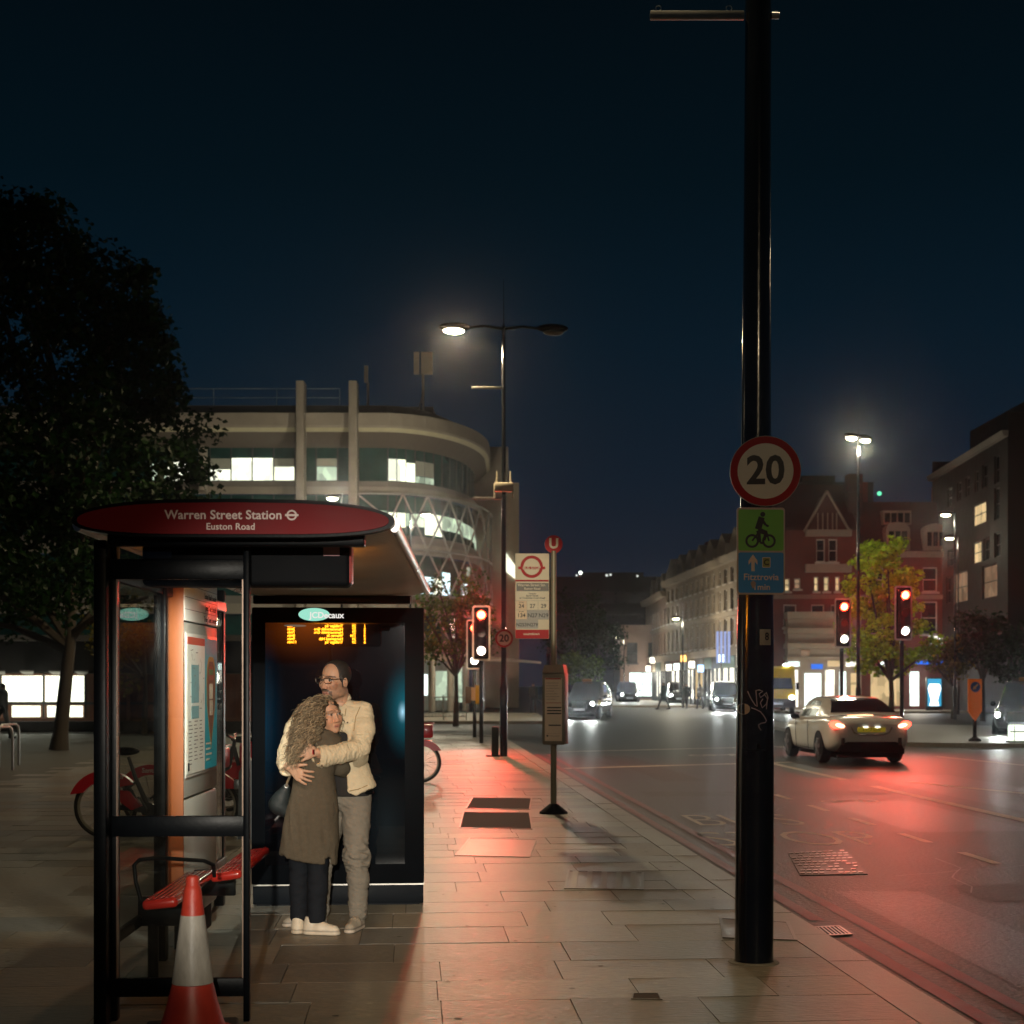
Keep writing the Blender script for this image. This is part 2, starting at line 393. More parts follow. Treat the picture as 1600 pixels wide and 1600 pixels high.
# ================================================================ GROUND
def structure(o): o['kind'] = 'structure'; return o
road_m = mat('asphalt', (.021, .018, .0155), .48, var=.8, vs=26, bump=.9, bs=26, spec=.40, rv=.12)
pave_m = mat('york_stone', (.26, .22, .17), .45, var=.5, vs=30, bump=.7, bs=48, attr=True, rv=.22, spec=.45, stretch=(.30, 1, 1))
plaza_m = mat('plaza_tarmac', (.095, .092, .078), .62, var=.25, vs=1.1, bump=.3, bs=50)
joint_m = mat('paving_joint', (.055, .048, .038), .8, var=.4)
kerb_m = mat('granite_kerb', (.23, .215, .185), .45, var=.25, vs=14, bump=.3, bs=60)
mark_m = mat('road_paint', (.42, .36, .25), .5, var=.4, vs=4, bump=.3, bs=60)
redline_m = mat('red_line_paint', (.13, .012, .011), .5, var=.35, vs=3, bump=.3, bs=60)

b = MB(); b.poly([(-260, -60, -.12), (260, -60, -.12), (260, 600, -.12), (-260, 600, -.12)])
structure(b.build('road', road_m))

KP = 2.70                                                   # kerb face
def corner(p0, q1, r=3.0, n=8): return [st(p0 - r + r * math.cos(a), q1 - r + r * math.sin(a)) for a in [i * math.pi / 2 / n for i in range(n + 1)]]
pts = [st(-60, -30), st(KP - .26, -30)] + corner(KP - .26, 47.5) + [st(-60, 47.5)]
b = MB(); b.prism([Vector((p.x, p.y, -.2)) for p in pts], (0, 0, .191))
structure(b.build('pavement_bed', joint_m))

# laid slabs, each its own stone
Vs, Fs, Cs = [], [], []
q = 1.5
while q < 46.6:
    hq = random.choice((.50, .55, .58, .62)); p = KP - .262; right = p
    first = True
    while p > -6.2:
        L = random.uniform(.55, 1.1) * (.5 if first and random.random() < .5 else 1); first = False
        a, c = p - L, p; g = .0026; z = random.uniform(-.0008, .0008); tx, ty = random.gauss(0, .0008), random.gauss(0, .0008)
        cq = [(a + g, q + g), (c - g, q + g), (c - g, q + hq - g), (a + g, q + hq - g)]
        ok = True
        if q + hq > 44 and c > KP - 3.3:
            ok = all(math.hypot(max(0, x - (KP - 3.26)), max(0, y - 44.5)) < 3.0 for x, y in cq)
        if ok:
            base = len(Vs)
            for (x, y) in cq: Vs.append(st(x, y, z + tx * (x - (a + c) / 2) / L * 2 + ty * (y - q - hq / 2) / hq * 2))
            for (x, y) in cq: Vs.append(st(x, y, -.012))
            Fs += [[base, base + 1, base + 2, base + 3]] + [[base + i, base + 4 + i, base + 4 + (i + 1) % 4, base + (i + 1) % 4] for i in range(4)]
            t = random.gauss(1, .16); w = random.gauss(0, .008); cc = (.198 * t + w, .176 * t, .140 * t - w); Cs += [cc] * 8
        p = a
    q += hq
o = raw_mesh('pavement', [tuple(v) for v in Vs], Fs, pave_m, smooth=False, col=np.array(Cs)); structure(o)
b = MB()
pl = [st(-60, -30), st(-6.0, -30), st(-6.0, 47.4), st(-60, 47.4)]; b.poly([Vector((p.x, p.y, -.002)) for p in pl])
structure(b.build('plaza', plaza_m))

b = MB(); q = -20.0                                           # kerb stones
while q < 44.4:
    L = random.uniform(.8, .95); z = random.uniform(-.002, .002)
    A, B_, C_, D = st(KP - .255, q + .003), st(KP, q + .003), st(KP, q + L - .003), st(KP - .255, q + L - .003)
    b.prism([Vector((x.x, x.y, -.125)) for x in (A, B_, C_, D)], (0, 0, .125 + z)); q += L
ck = corner(KP, 47.5, 3.0, 10); ci = corner(KP - .255, 47.5, 2.745, 10)
ck2 = [st(KP - 3 + 3 * math.cos(i * math.pi / 20), 44.5 + 3 * math.sin(i * math.pi / 20)) for i in range(11)]
ci2 = [st(KP - 3 + 2.745 * math.cos(i * math.pi / 20), 44.5 + 2.745 * math.sin(i * math.pi / 20)) for i in range(11)]
for i in range(10): b.prism([Vector((x.x, x.y, -.125)) for x in (ci2[i], ck2[i], ck2[i + 1], ci2[i + 1])], (0, 0, .125))
p = KP - 3
while p > -40:
    b.prism([Vector((x.x, x.y, -.125)) for x in (st(p - .9, 47.245), st(p - .005, 47.245), st(p - .005, 47.5), st(p - .9, 47.5))], (0, 0, .125)); p -= .9
structure(b.build('kerb', kerb_m, ang=20))
b = MB(); tact = mat('tactile_paving', (.40, .36, .29), .6, var=.15, vs=6, bump=.3, bs=80)
b.poly([st(-5.5, 43.6, .006), st(0.6, 43.6, .006), st(0.2, 46.6, .006), st(-5.5, 46.6, .006)])
structure(b.build('crossing_paving', tact))

b = MB()                                                     # trench reinstatements and old patches in the asphalt
for p0, p1, q0, q1, m_ in ((3.5, 4.3, 8.3, 12.2, 0), (4.6, 7.3, 11.6, 12.5, 1), (5.9, 7.4, 17.0, 21.5, 0), (3.6, 7.5, 22.6, 23.5, 1), (8.3, 10.2, 19.0, 27.5, 0), (4.4, 5.2, 26, 35, 1), (6.2, 6.9, 5.0, 9.4, 1)):
    b.poly([st(p0, q0, -.1185), st(p1, q0 + .06, -.1185), st(p1 - .04, q1, -.1185), st(p0 + .05, q1 + .05, -.1185)], m_)
structure(b.build('road_patches', [mat('asphalt_patch_dark', (.015, .013, .011), .44, var=.7, vs=30, bump=.8, bs=30), mat('asphalt_patch_pale', (.026, .0225, .019), .54, var=.7, vs=30, bump=.8, bs=22)], fix=False))
b = MB(); rs = random.Random(9)                                # thin sealed cracks
for i in range(14):
    P = Vector((rs.uniform(3.4, 10), rs.uniform(7, 30), 0)); a = rs.uniform(-.5, .5) + (1.57 if rs.random() < .5 else 0); prev = None
    for j in range(9):
        Q = P + Vector((math.cos(a), math.sin(a), 0)) * rs.uniform(.15, .4); n = Vector((-math.sin(a), math.cos(a), 0)) * .007
        b.poly([st(*(P - n).xy, -.1172), st(*(Q - n).xy, -.1172), st(*(Q + n).xy, -.1172), st(*(P + n).xy, -.1172)]); P = Q; a += rs.gauss(0, .35)
structure(b.build('road_cracks', mat('crack_tar', (.008, .007, .007), .35, var=.3), fix=False))
b = MB(); ZM = -.116                                         # road paint
def flat(A, B_, C_, D, m=0): b.poly([Vector((x[0], x[1], ZM)) for x in (A, B_, C_, D)], m)
def line_pq(p, w, q0, q1, m=0): flat(st(p, q0), st(p + w, q0), st(p + w, q1), st(p, q1), m)
def strip(A, B_, w, m=0):
    d = (B_ - A); d.z = 0; d.normalize(); n = Vector((-d.y, d.x, 0)) * w / 2; flat(A - n, B_ - n, B_ + n, A + n, m)
line_pq(2.93, .11, -10, 10.0, 1); line_pq(2.93, .11, 10.75, 36, 1); line_pq(3.22, .11, -10, 36, 1)
line_pq(7.70, .17, 4, 24.6); line_pq(7.70, .17, 26.2, 33)
for q0 in (10.2, 12.2, 14.0, 15.9, 17.9, 19.9, 21.9, 23.9): line_pq(5.62, .10, q0, q0 + .95)
strip(gr(872, 1175, -.12), gr(1245, 1166, -.12), .22); strip(gr(882, 1201, -.12), gr(1238, 1191, -.12), .25)
strip(gr(1215, 1168, -.12), gr(1420, 1160, -.12), .2)
strip(gr(1420, 1222, -.12), gr(1600, 1240, -.12), .14); strip(gr(1462, 1182, -.12), gr(1600, 1196, -.12), .14)
def road_word(txt, p, q, w, h):
    Mx = Matrix.Translation(st(p, q, ZM)) @ Matrix.Rotation(ST_A, 4, 'Z') @ Matrix.Diagonal((1, h / .73, 1, 1))
    b.text(txt, 1.0, Mx @ Matrix.Diagonal((w, 1, 1, 1)), 0, ext=0.0, bold=-.012)
road_word('STOP', 4.25, 16.35, .86, 1.55); road_word('BUS', 4.2, 18.6, .86, 1.55)
def road_cycle(P, s, rot=0.0):
    X = Matrix.Translation(Vector((P.x, P.y, ZM))) @ Matrix.Rotation(ST_A + rot, 4, 'Z') @ Matrix.Diagonal((s, s, 1, 1))
    def ringf(cx, cy, r, w):
        n = 20
        for i in range(n):
            a0, a1 = 2 * math.pi * i / n, 2 * math.pi * (i + 1) / n
            b.poly([X @ Vector((cx + rr * math.cos(a), cy + rr * math.sin(a), 0)) for rr, a in ((r, a0), (r + w, a0), (r + w, a1), (r, a1))])
    ringf(-.42, -.1, .22, .07); ringf(.42, -.1, .22, .07)
    def seg(x0, y0, x1, y1, w=.06):
        d = Vector((x1 - x0, y1 - y0, 0)).normalized(); n = Vector((-d.y, d.x, 0)) * w / 2
        b.poly([X @ Vector(v) for v in ((x0 - n.x, y0 - n.y, 0), (x1 - n.x, y1 - n.y, 0), (x1 + n.x, y1 + n.y, 0), (x0 + n.x, y0 + n.y, 0))])
    seg(-.42, -.1, -.2, .22); seg(-.2, .22, .25, .22); seg(.25, .22, -.05, -.1); seg(-.05, -.1, -.42, -.1); seg(.42, -.1, .22, .36); seg(.22, .36, .36, .4); seg(-.26, .3, -.12, .3)
Pc = gr(1326, 1252, -.12); road_cycle(Pc, .62)
Pc = gr(1128, 1180, -.12); road_cycle(Pc, 1.2)
structure(b.build('road_markings', [mark_m, redline_m], fix=False))

b = MB(); rs = random.Random(3)                                # trodden gum and spots on the stones
for i in range(420):
    P = st(rs.uniform(-4.5, 2.35), 4.5 + 30 * rs.random() ** 1.8, .0036); r = rs.uniform(.006, .022); n = 7; m_ = 0 if rs.random() < .75 else 1
    b.poly([P + Vector((r * rs.uniform(.7, 1.2) * math.cos(2 * math.pi * j / n), r * rs.uniform(.7, 1.2) * math.sin(2 * math.pi * j / n), 0)) for j in range(n)], m_)
structure(b.build('pavement_stains', [mat('gum_dark', (.09, .078, .06), .7), mat('gum_pale', (.36, .32, .26), .6)], fix=False))
# ---------------------------------------------------------------- covers let into the ground
cov_m = mat('cover_infill', (.055, .048, .037), .85, var=.35, vs=9, bump=.7, bs=45, spec=.15)
cov_st = mat('cover_stone', (.16, .14, .11), .38, var=.25, vs=6, bump=.35, bs=40)
frame_m = mat('cover_frame', (.22, .19, .16), .34, metal=.5, var=.3)
def cover(name, uv, label, cat, infill, bars=0, group=None, z=0.0, across=True, fr=.018):
    P = [gr(u, v, z) for u, v in uv]; c = sum(P, Vector()) / 4; t = thing(name, label, cat, c, 0, group); L = [p - c for p in P]
    L.sort(key=lambda p: math.atan2(p.y, p.x)); I = [p * (1 - fr * 2 / max(.2, p.length)) for p in L]
    k = MB()
    for i in range(4):
        j = (i + 1) % 4
        k.prism([L[i], L[j], I[j], I[i]], (0, 0, .0065))
    k.build('frame', frame_m, t)
    k = MB(); k.prism([Vector((p.x, p.y, -.004)) for p in I], (0, 0, .008)); k.build('lid', infill, t)
    if bars:
        k = MB(); n = bars
        for i in range(n):
            f0, f1 = (i + .25) / n, (i + .62) / n
            if across: A, B2, D2, E = I[0].lerp(I[3], f0), I[1].lerp(I[2], f0), I[1].lerp(I[2], f1), I[0].lerp(I[3], f1)
            else: A, B2, D2, E = I[0].lerp(I[1], f0), I[3].lerp(I[2], f0), I[3].lerp(I[2], f1), I[0].lerp(I[1], f1)
            k.prism([x + Vector((0, 0, .0035)) for x in (A, B2, D2, E)], (0, 0, .003))
        k.build('bar', frame_m if infill is not cov_st else M['galv'], t)
    return t
G_ = 'access covers let into the paving'
cover('access_cover', [(738, 1246), (831, 1247.5), (828, 1265), (727, 1264)], 'far one of two dark infilled covers side by side in the pavement', 'access cover', cov_m, group=G_)
cover('access_cover', [(724, 1268.5), (828, 1270), (832, 1296), (717, 1294)], 'near one of two dark infilled covers side by side in the pavement', 'access cover', cov_m, group=G_)
cover('access_cover', [(733, 1310), (839, 1312), (828, 1340), (711, 1337)], 'pale stone infilled cover with metal edging, beyond the advertising panel', 'access cover', cov_st, bars=0, group=G_, fr=.013)
cover('vent_cover', [(887, 1361), (1006, 1364), (1006, 1391), (881, 1389)], 'pale slotted vent cover in the middle of the pavement', 'vent cover', cov_st, bars=5, group=G_, across=False)
cover('access_cover', [(1124, 1435), (1233, 1441), (1246, 1470), (1129, 1466)], 'framed cover behind the foot of the tall black pole', 'access cover', cov_st, bars=0, group=G_, fr=.02)
cover('stopcock_cover', [(988, 1553), (1030, 1553), (1035, 1563), (986, 1562)], 'tiny dark stopcock lid in a slab by itself', 'cover', cov_m, group=G_, fr=.012)
t = cover('drain_grating', [(1270, 1449), (1312, 1447), (1332, 1461), (1288, 1463)], 'black barred gully grating against the kerb on the red lines', 'drain', M['black_matt'], bars=6, z=-.116, across=False)
P = [gr(u, v, -.116) for u, v in ((1231, 1333), (1322, 1328), (1356, 1366), (1250, 1368))]; c = sum(P, Vector()) / 4
t = thing('manhole_cover', 'ribbed rectangular manhole cover glinting red in the bus lane', 'manhole cover', c); L = [p - c for p in P]
k = MB(); k.prism([p + Vector((0, 0, -.004)) for p in L], (0, 0, .008)); k.build('plate', mat('cover_plate', (.05, .042, .036), .5, metal=.2, var=.3), t)
k = MB(); nr, ncl = 9, 10
for i in range(nr):
    for j in range(ncl):
        if random.random() < .12: continue
        u0, u1 = (j + .12 + .3 * (i % 2)) / (ncl + .4), (j + .86 + .3 * (i % 2)) / (ncl + .4); v0, v1 = (i + .2) / nr, (i + .6) / nr
        g = lambda u, v: L[0].lerp(L[1], u).lerp(L[3].lerp(L[2], u), v) + Vector((0, 0, .004))
        k.prism([g(u0, v0), g(u1, v0), g(u1, v1), g(u0, v1)], (0, 0, .006))
k.build('rib', frame_m, t)
# ================================================================ BUILDINGS
conc = mat('pale_concrete', (.34, .29, .235), .7, var=.15, vs=.8, bump=.2, bs=6)
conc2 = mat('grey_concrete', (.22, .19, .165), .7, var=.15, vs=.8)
teal_gl = mat('teal_glazing', (.012, .055, .045), .15, var=.5, vs=.6, spec=.6)
dark_gl = mat('dark_glazing', (.012, .014, .016), .12, var=.5, vs=1.0, spec=.6)
frame_d = mat('dark_frame', (.03, .035, .035), .5)
lit_w = lit_room('lit_office', (.98, 1.0, .78), 1.9, 1.1, .55); lit_w2 = lit_room('lit_office_dim', (.80, 1.0, .72), .9, 1.6, .3)
lit_blue = lit_room('lit_ward', (.75, .95, 1.0), 2.0, 1.3, .5); lit_warm = lit_room('lit_home', (1.0, .72, .36), .85, .9, .45); lit_warm2 = lit_room('lit_home_dim', (1.0, .62, .36), .28, 1.0, .4)
lit_shop = lit_room('lit_shop', (1.0, .95, .80), 2.2, 1.3, .4); lit_shop_c = lit_room('lit_shop_cool', (.85, 1.0, .95), 2.6, 1.0, .5)
blue_sign = glow('blue_sign', (.02, .20, 1.0), .9)
blind = mat('window_blind', (.45, .47, .40), .7)

# ---- curved glass building
hb = thing('curved_office_block', 'long pale curved building with lit office windows, fins and a lattice facade', 'building', (-14, 84, 0))
HO = Vector((-14, 84, 0))
path = []
sx_ = -33.0
while sx_ < -7.31: path.append((Vector((sx_, 80, 0)), Vector((0, -1, 0)))); sx_ += 1.17
for i in range(1, 15):
    t = R(90) * i / 14; path.append((Vector((-7.3 + 5.9 * math.sin(t), 91 - 11 * math.cos(t), 0)), Vector((math.sin(t) / 5.9, -math.cos(t) / 11, 0)).normalized()))
path.append((Vector((-1.4, 100, 0)), Vector((1, 0, 0))))
def hp(i, z, off=0.0): P, n = path[i]; return P + n * off + Vector((0, 0, z)) - HO
NP = len(path)
def band(k, z0, z1, o0, o1=None, m=0, i0=0, i1=NP - 1):
    o1 = o0 if o1 is None else o1
    for i in range(i0, i1): k.poly([hp(i, z0, o0), hp(i + 1, z0, o0), hp(i + 1, z1, o1), hp(i, z1, o1)], m)
k = MB(); band(k, 16.30, 15.62, 0, 0); band(k, 16.30, 16.38, 0, -.6); band(k, 15.62, 15.50, 0, -.05); k.build('roof_fascia', conc, hb, fix=False)
k = MB(); band(k, 15.50, 15.30, -.05, -.25); k.build('eaves_strip', mat('eaves_pale', (.55, .50, .34), .6), hb, fix=False)
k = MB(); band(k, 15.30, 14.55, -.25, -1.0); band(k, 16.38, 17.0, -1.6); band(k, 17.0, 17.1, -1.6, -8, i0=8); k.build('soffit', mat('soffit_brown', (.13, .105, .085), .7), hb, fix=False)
for z0, z1 in ((12.70, 14.55), (9.75, 11.95), (6.4, 8.7), (3.9, 5.4)):
    k = MB(); band(k, z0, z1, -1.0); k.build('glazing', teal_gl, hb, fix=False)
for z0, z1 in ((11.95, 12.70), (8.7, 9.75), (5.4, 6.4)):
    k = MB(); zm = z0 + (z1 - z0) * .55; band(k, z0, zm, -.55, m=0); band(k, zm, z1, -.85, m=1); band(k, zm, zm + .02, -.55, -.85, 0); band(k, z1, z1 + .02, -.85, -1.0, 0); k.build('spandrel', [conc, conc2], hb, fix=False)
k = MB(); band(k, 3.3, 3.9, -.3); band(k, 0, 3.3, -2.2, m=1); k.build('ground_floor', [conc, mat('ground_glazing', (.05, .06, .045), .3, emit=(.8, .8, .5), es=.035)], hb, fix=False)
k = MB()
for i in range(0, NP - 1):
    for z0, z1 in ((12.7, 14.55), (9.75, 11.95)):
        P = hp(i, z0, -.97); k.box(P + Vector((-.035, -.035, 0)), P + Vector((.035, .035, z1 - z0)))
k.build('mullion', frame_d, hb)
def lit(i0, i1, z0, z1, m, off=-.94, nm='window'):
    k = MB(); band(k, z0, z1, off, m=0, i0=i0, i1=i1); return k.build(nm, m, hb, fix=False)
def ix(u):                                                   # station whose projection lies nearest column u
    return min(range(NP), key=lambda i: abs(800 + path[i][0].x * F / path[i][0].y - u))
for a, c, z0, z1, m in ((225, 262, 12.75, 13.7, lit_w2), (262, 300, 12.75, 13.9, lit_w), (320, 345, 12.75, 13.35, lit_w), (345, 368, 12.75, 13.65, lit_w), (368, 420, 12.75, 13.98, lit_w), (420, 445, 12.75, 13.5, lit_w), (445, 470, 12.75, 13.30, lit_w), (475, 502, 12.75, 13.4, lit_w), (502, 522, 12.75, 13.5, lit_w2),
                          (606, 640, 12.75, 13.95, lit_w), (640, 672, 12.75, 13.8, lit_w), (672, 700, 12.75, 13.1, lit_w2)):
    i0, i1 = ix(a), ix(c)
    if i1 > i0: lit(i0, i1, z0, z1, m)
    if z1 < 13.6 and i1 > i0: lit(i0, i1, z1 + .03, 13.95, blind, nm='blind')
for a, c, z0, z1, m in ((560, 596, 10.4, 11.1, lit_w2), (596, 640, 10.2, 11.0, lit_w), (655, 690, 10.3, 11.0, lit_w2), (690, 720, 9.9, 11.1, lit_w), (720, 745, 10.3, 11.1, lit_w2), (745, 768, 10.2, 11.0, lit_w2), (660, 700, 6.6, 7.55, lit_blue), (700, 712, 6.6, 7.5, lit_w), (712, 722, 6.6, 7.9, lit_blue), (734, 742, 6.7, 7.6, lit_blue), (748, 756, 6.7, 7.5, lit_blue), (480, 545, 10.3, 10.9, lit_w2)):
    i0, i1 = ix(a), ix(c)
    if i1 > i0: lit(i0, i1, z0, z1, m)
for u, w in ((469, .42), (551.5, .44), (315, .26)):
    k = MB(); x = gx(u, 79.4) - HO.x; top = 17.9 if u > 400 else 14.4; k.box((x - w / 2, 79.25 - 84, 0 if u > 400 else 12.0), (x + w / 2, 80.4 - 84, top), bev=.03); k.build('fin', conc, hb)
k = MB(); i0 = ix(556); zs = (3.9, 6.4, 8.9, 11.9); step = 2
for r in range(3):
    for i in range(i0, NP - 2 - step + 1, step):
        for a, c in ((0, step), (step, 0)):
            pts_ = [hp(min(NP - 2, i + round(a + (c - a) * f)), zs[r] + (zs[r + 1] - zs[r]) * f, .15) for f in (0, .5, 1)]; k.tube(pts_, .055, 5)
for z in zs: k.tube([hp(i, z, .15) for i in range(i0, NP - 1)], .06, 5)
k.build('lattice', mat('lattice_grey', (.30, .28, .25), .5, metal=.3), hb)
k = MB()
for i in range(2, 22, 3): P = hp(i, 17.0, -2.0); k.cyl(P, P + Vector((0, 0, 1.0)), .02, n=5)
for z in (17.5, 18.0): k.tube([hp(2, z, -2.0), hp(20, z, -2.0)], .02, 5)
k.build('roof_railing', M['galv'], hb)
def mast(u, v0, v1, ws, label_):
    k = MB(); Y = 86; c = at(u, v1, Y) - HO; k.cyl(c + Vector((0, 0, -3.2)), c, .07, n=6); k.cyl(c + Vector((-.5, 0, -3.2)), c + Vector((0, 0, -1.0)), .04, n=5)
    for dx, w in ws: k.box((c.x + dx - w / 2, c.y - .15, c.z), (c.x + dx + w / 2, c.y + .1, c.z + (v1 - v0) * Y / F))
    return k.build('aerial_mast', [mat('aerial_panel', (.34, .27, .21), .6)], hb)
mast(661, 551, 585, ((-.38, .30), (.10, .42), (.42, .26)), 0); mast(575, 572, 598, ((-.1, .22),), 0)
k = MB(); k.box((-16 - HO.x, 86 - 84, 17.0), (-4.6 - HO.x, 92 - 84, 17.75)); k.build('plant_room', conc2, hb)
k = MB()                                                    # entrance canopy along the ground floor
i0 = ix(620)
for i in range(i0, NP - 2): k.poly([hp(i, 3.25, -.3), hp(i + 1, 3.25, -.3), hp(i + 1, 2.9, 3.2), hp(i, 2.9, 3.2)]); k.poly([hp(i, 3.05, -.3), hp(i + 1, 3.05, -.3), hp(i + 1, 2.78, 3.2), hp(i, 2.78, 3.2)]); k.poly([hp(i, 2.78, 3.2), hp(i + 1, 2.78, 3.2), hp(i + 1, 2.9, 3.2), hp(i, 2.9, 3.2)])
k.build('canopy', mat('canopy_pale', (.50, .42, .28), .6), hb, fix=False)
k = MB()
for i in range(2, NP - 1, 2): P = hp(i, 0, -.4); k.cyl(P, P + Vector((0, 0, 3.3)), .2, n=10)
k.build('ground_column', conc, hb)
for u, z0, z1, w, m in ((706, .9, 2.1, .42, lit_shop_c), (718, 1.0, 1.9, .2, lit_w2), (660, .3, 2.4, .2, lit_w2), (680, .5, 2.2, .5, lit_w2), (742, .6, 2.3, .5, lit_w2), (765, .4, 2.6, .5, lit_w2)):
    i = ix(u); P = hp(i, 0, -1.9); k = MB(); k.box((P.x - w, P.y - .05, z0), (P.x + w, P.y + .02, z1)); k.build('lit_window', m, hb)
lamp(hb, (11.5, -3.0, 2.6), 160, (1, .93, .7), 'POINT', radius=.4)
tw = thing('slab_tower', 'plain pale concrete slab behind the curved building end', 'building', (-.6, 96, 0))
k = MB(); k.box((-2.0, 0, 0), (.35, 12, 17.0)); k.build('wall', conc, tw)
k = MB(); k.box((.3, -.5, 0), (1.05, 9, 14.6)); k.build('stair_wall', mat('buff_panel', (.38, .30, .22), .7, var=.1), tw)
k = MB(); P = [at(790, 862, 95.3), at(806, 885, 95.3), at(806, 905, 95.3), at(790, 893, 95.3)]; k.prism([p - Vector((-.6, 96, 0)) for p in P], (0, .15, 0)); k.build('lit_window', lit_w, tw)

# ---- generic street fronts: wall with real openings, each window its own part
def front(parent, O, e, n, Wd, z0, z1, wins, wall_m, frame_m_, rev=.18, win_lit=None, dark=None, sill=None):
    """O world start, e along, n towards viewer; wins (x0,x1,z0,z1,material or None)"""
    loc = parent.location; G = lambda x, z, d=0.0: O + e * x + n * d + Vector((0, 0, z)) - loc
    xs = sorted({0.0, Wd, *[w[0] for w in wins], *[w[1] for w in wins]}); zs = sorted({z0, z1, *[w[2] for w in wins], *[w[3] for w in wins]})
    k = MB()
    for i in range(len(xs) - 1):
        for j in range(len(zs) - 1):
            cx, cz = (xs[i] + xs[i + 1]) / 2, (zs[j] + zs[j + 1]) / 2
            if not any(w[0] < cx < w[1] and w[2] < cz < w[3] for w in wins): k.poly([G(xs[i], zs[j]), G(xs[i + 1], zs[j]), G(xs[i + 1], zs[j + 1]), G(xs[i], zs[j + 1])])
    for w in wins:
        a, b_, c, d = w[:4]
        for p, q_ in (((a, c), (b_, c)), ((b_, c), (b_, d)), ((b_, d), (a, d)), ((a, d), (a, c))): k.poly([G(*p), G(*q_), G(*q_, -rev), G(*p, -rev)])
    wall = k.build('wall', wall_m, parent, fix=False)
    for w in wins:
        a, b_, c, d = w[:4]; mt = w[4] if len(w) > 4 and w[4] is not None else dark_gl; f = .07
        k = MB(); k.poly([G(a, c, -rev + .01), G(b_, c, -rev + .01), G(b_, d, -rev + .01), G(a, d, -rev + .01)], 0)
        def bar(x0, x1, y0, y1): k.poly([G(x0, y0, -rev + .05), G(x1, y0, -rev + .05), G(x1, y1, -rev + .05), G(x0, y1, -rev + .05)], 1)
        bar(a, a + f, c, d); bar(b_ - f, b_, c, d); bar(a + f, b_ - f, c, c + f); bar(a + f, b_ - f, d - f, d); bar(a + f, b_ - f, (c + d) / 2 - .025, (c + d) / 2 + .025)
        if b_ - a > 1.0: bar((a + b_) / 2 - .03, (a + b_) / 2 + .03, c + f, d - f)
        if sill is not None: k.poly([G(a - .1, c - .12, .10), G(b_ + .1, c - .12, .10), G(b_ + .1, c, .10), G(a - .1, c, .10)], 1); k.poly([G(a - .1, c, .10), G(b_ + .1, c, .10), G(b_ + .1, c, -rev), G(a - .1, c, -rev)], 1)
        k.build('window', [mt, frame_m_], parent, fix=False)
    return wall
def fband(parent, O, e, n, x0, x1, z0, z1, d, m, nm='cornice'):
    loc = parent.location; G = lambda x, z, dd: O + e * x + n * dd + Vector((0, 0, z)) - loc; k = MB()
    A = [G(x0, z0, 0), G(x0, z0, d * .7), G(x0, z1, d), G(x0, z1, 0)]; B_ = [G(x1, z0, 0), G(x1, z0, d * .7), G(x1, z1, d), G(x1, z1, 0)]
    va = [k._v(p) for p in A]; vb = [k._v(p) for p in B_]; k.skin(va, vb, 0); k._f(va, 0); k._f(vb[::-1], 0); return k.build(nm, m, parent)
stone = mat('portland_stone', (.27, .215, .16), .75, var=.2, vs=1.0, bump=.25, bs=5)
stone_p = mat('pinkish_stone', (.25, .17, .135), .75, var=.2, vs=1.0, bump=.25, bs=5)
brick_r = mat('red_brick', (.13, .032, .024), .8, var=.25, vs=2.0, bump=.3, bs=12)
brick_d = mat('dark_brick', (.018, .014, .013), .85, var=.3, vs=2.0)
slate = mat('slate_roof', (.03, .028, .03), .6, var=.3, vs=3)
redroof = mat('red_tile_roof', (.055, .018, .016), .75, var=.3, vs=3, bump=.4, bs=18)
wframe = mat('white_window_frame', (.55, .48, .42), .5)

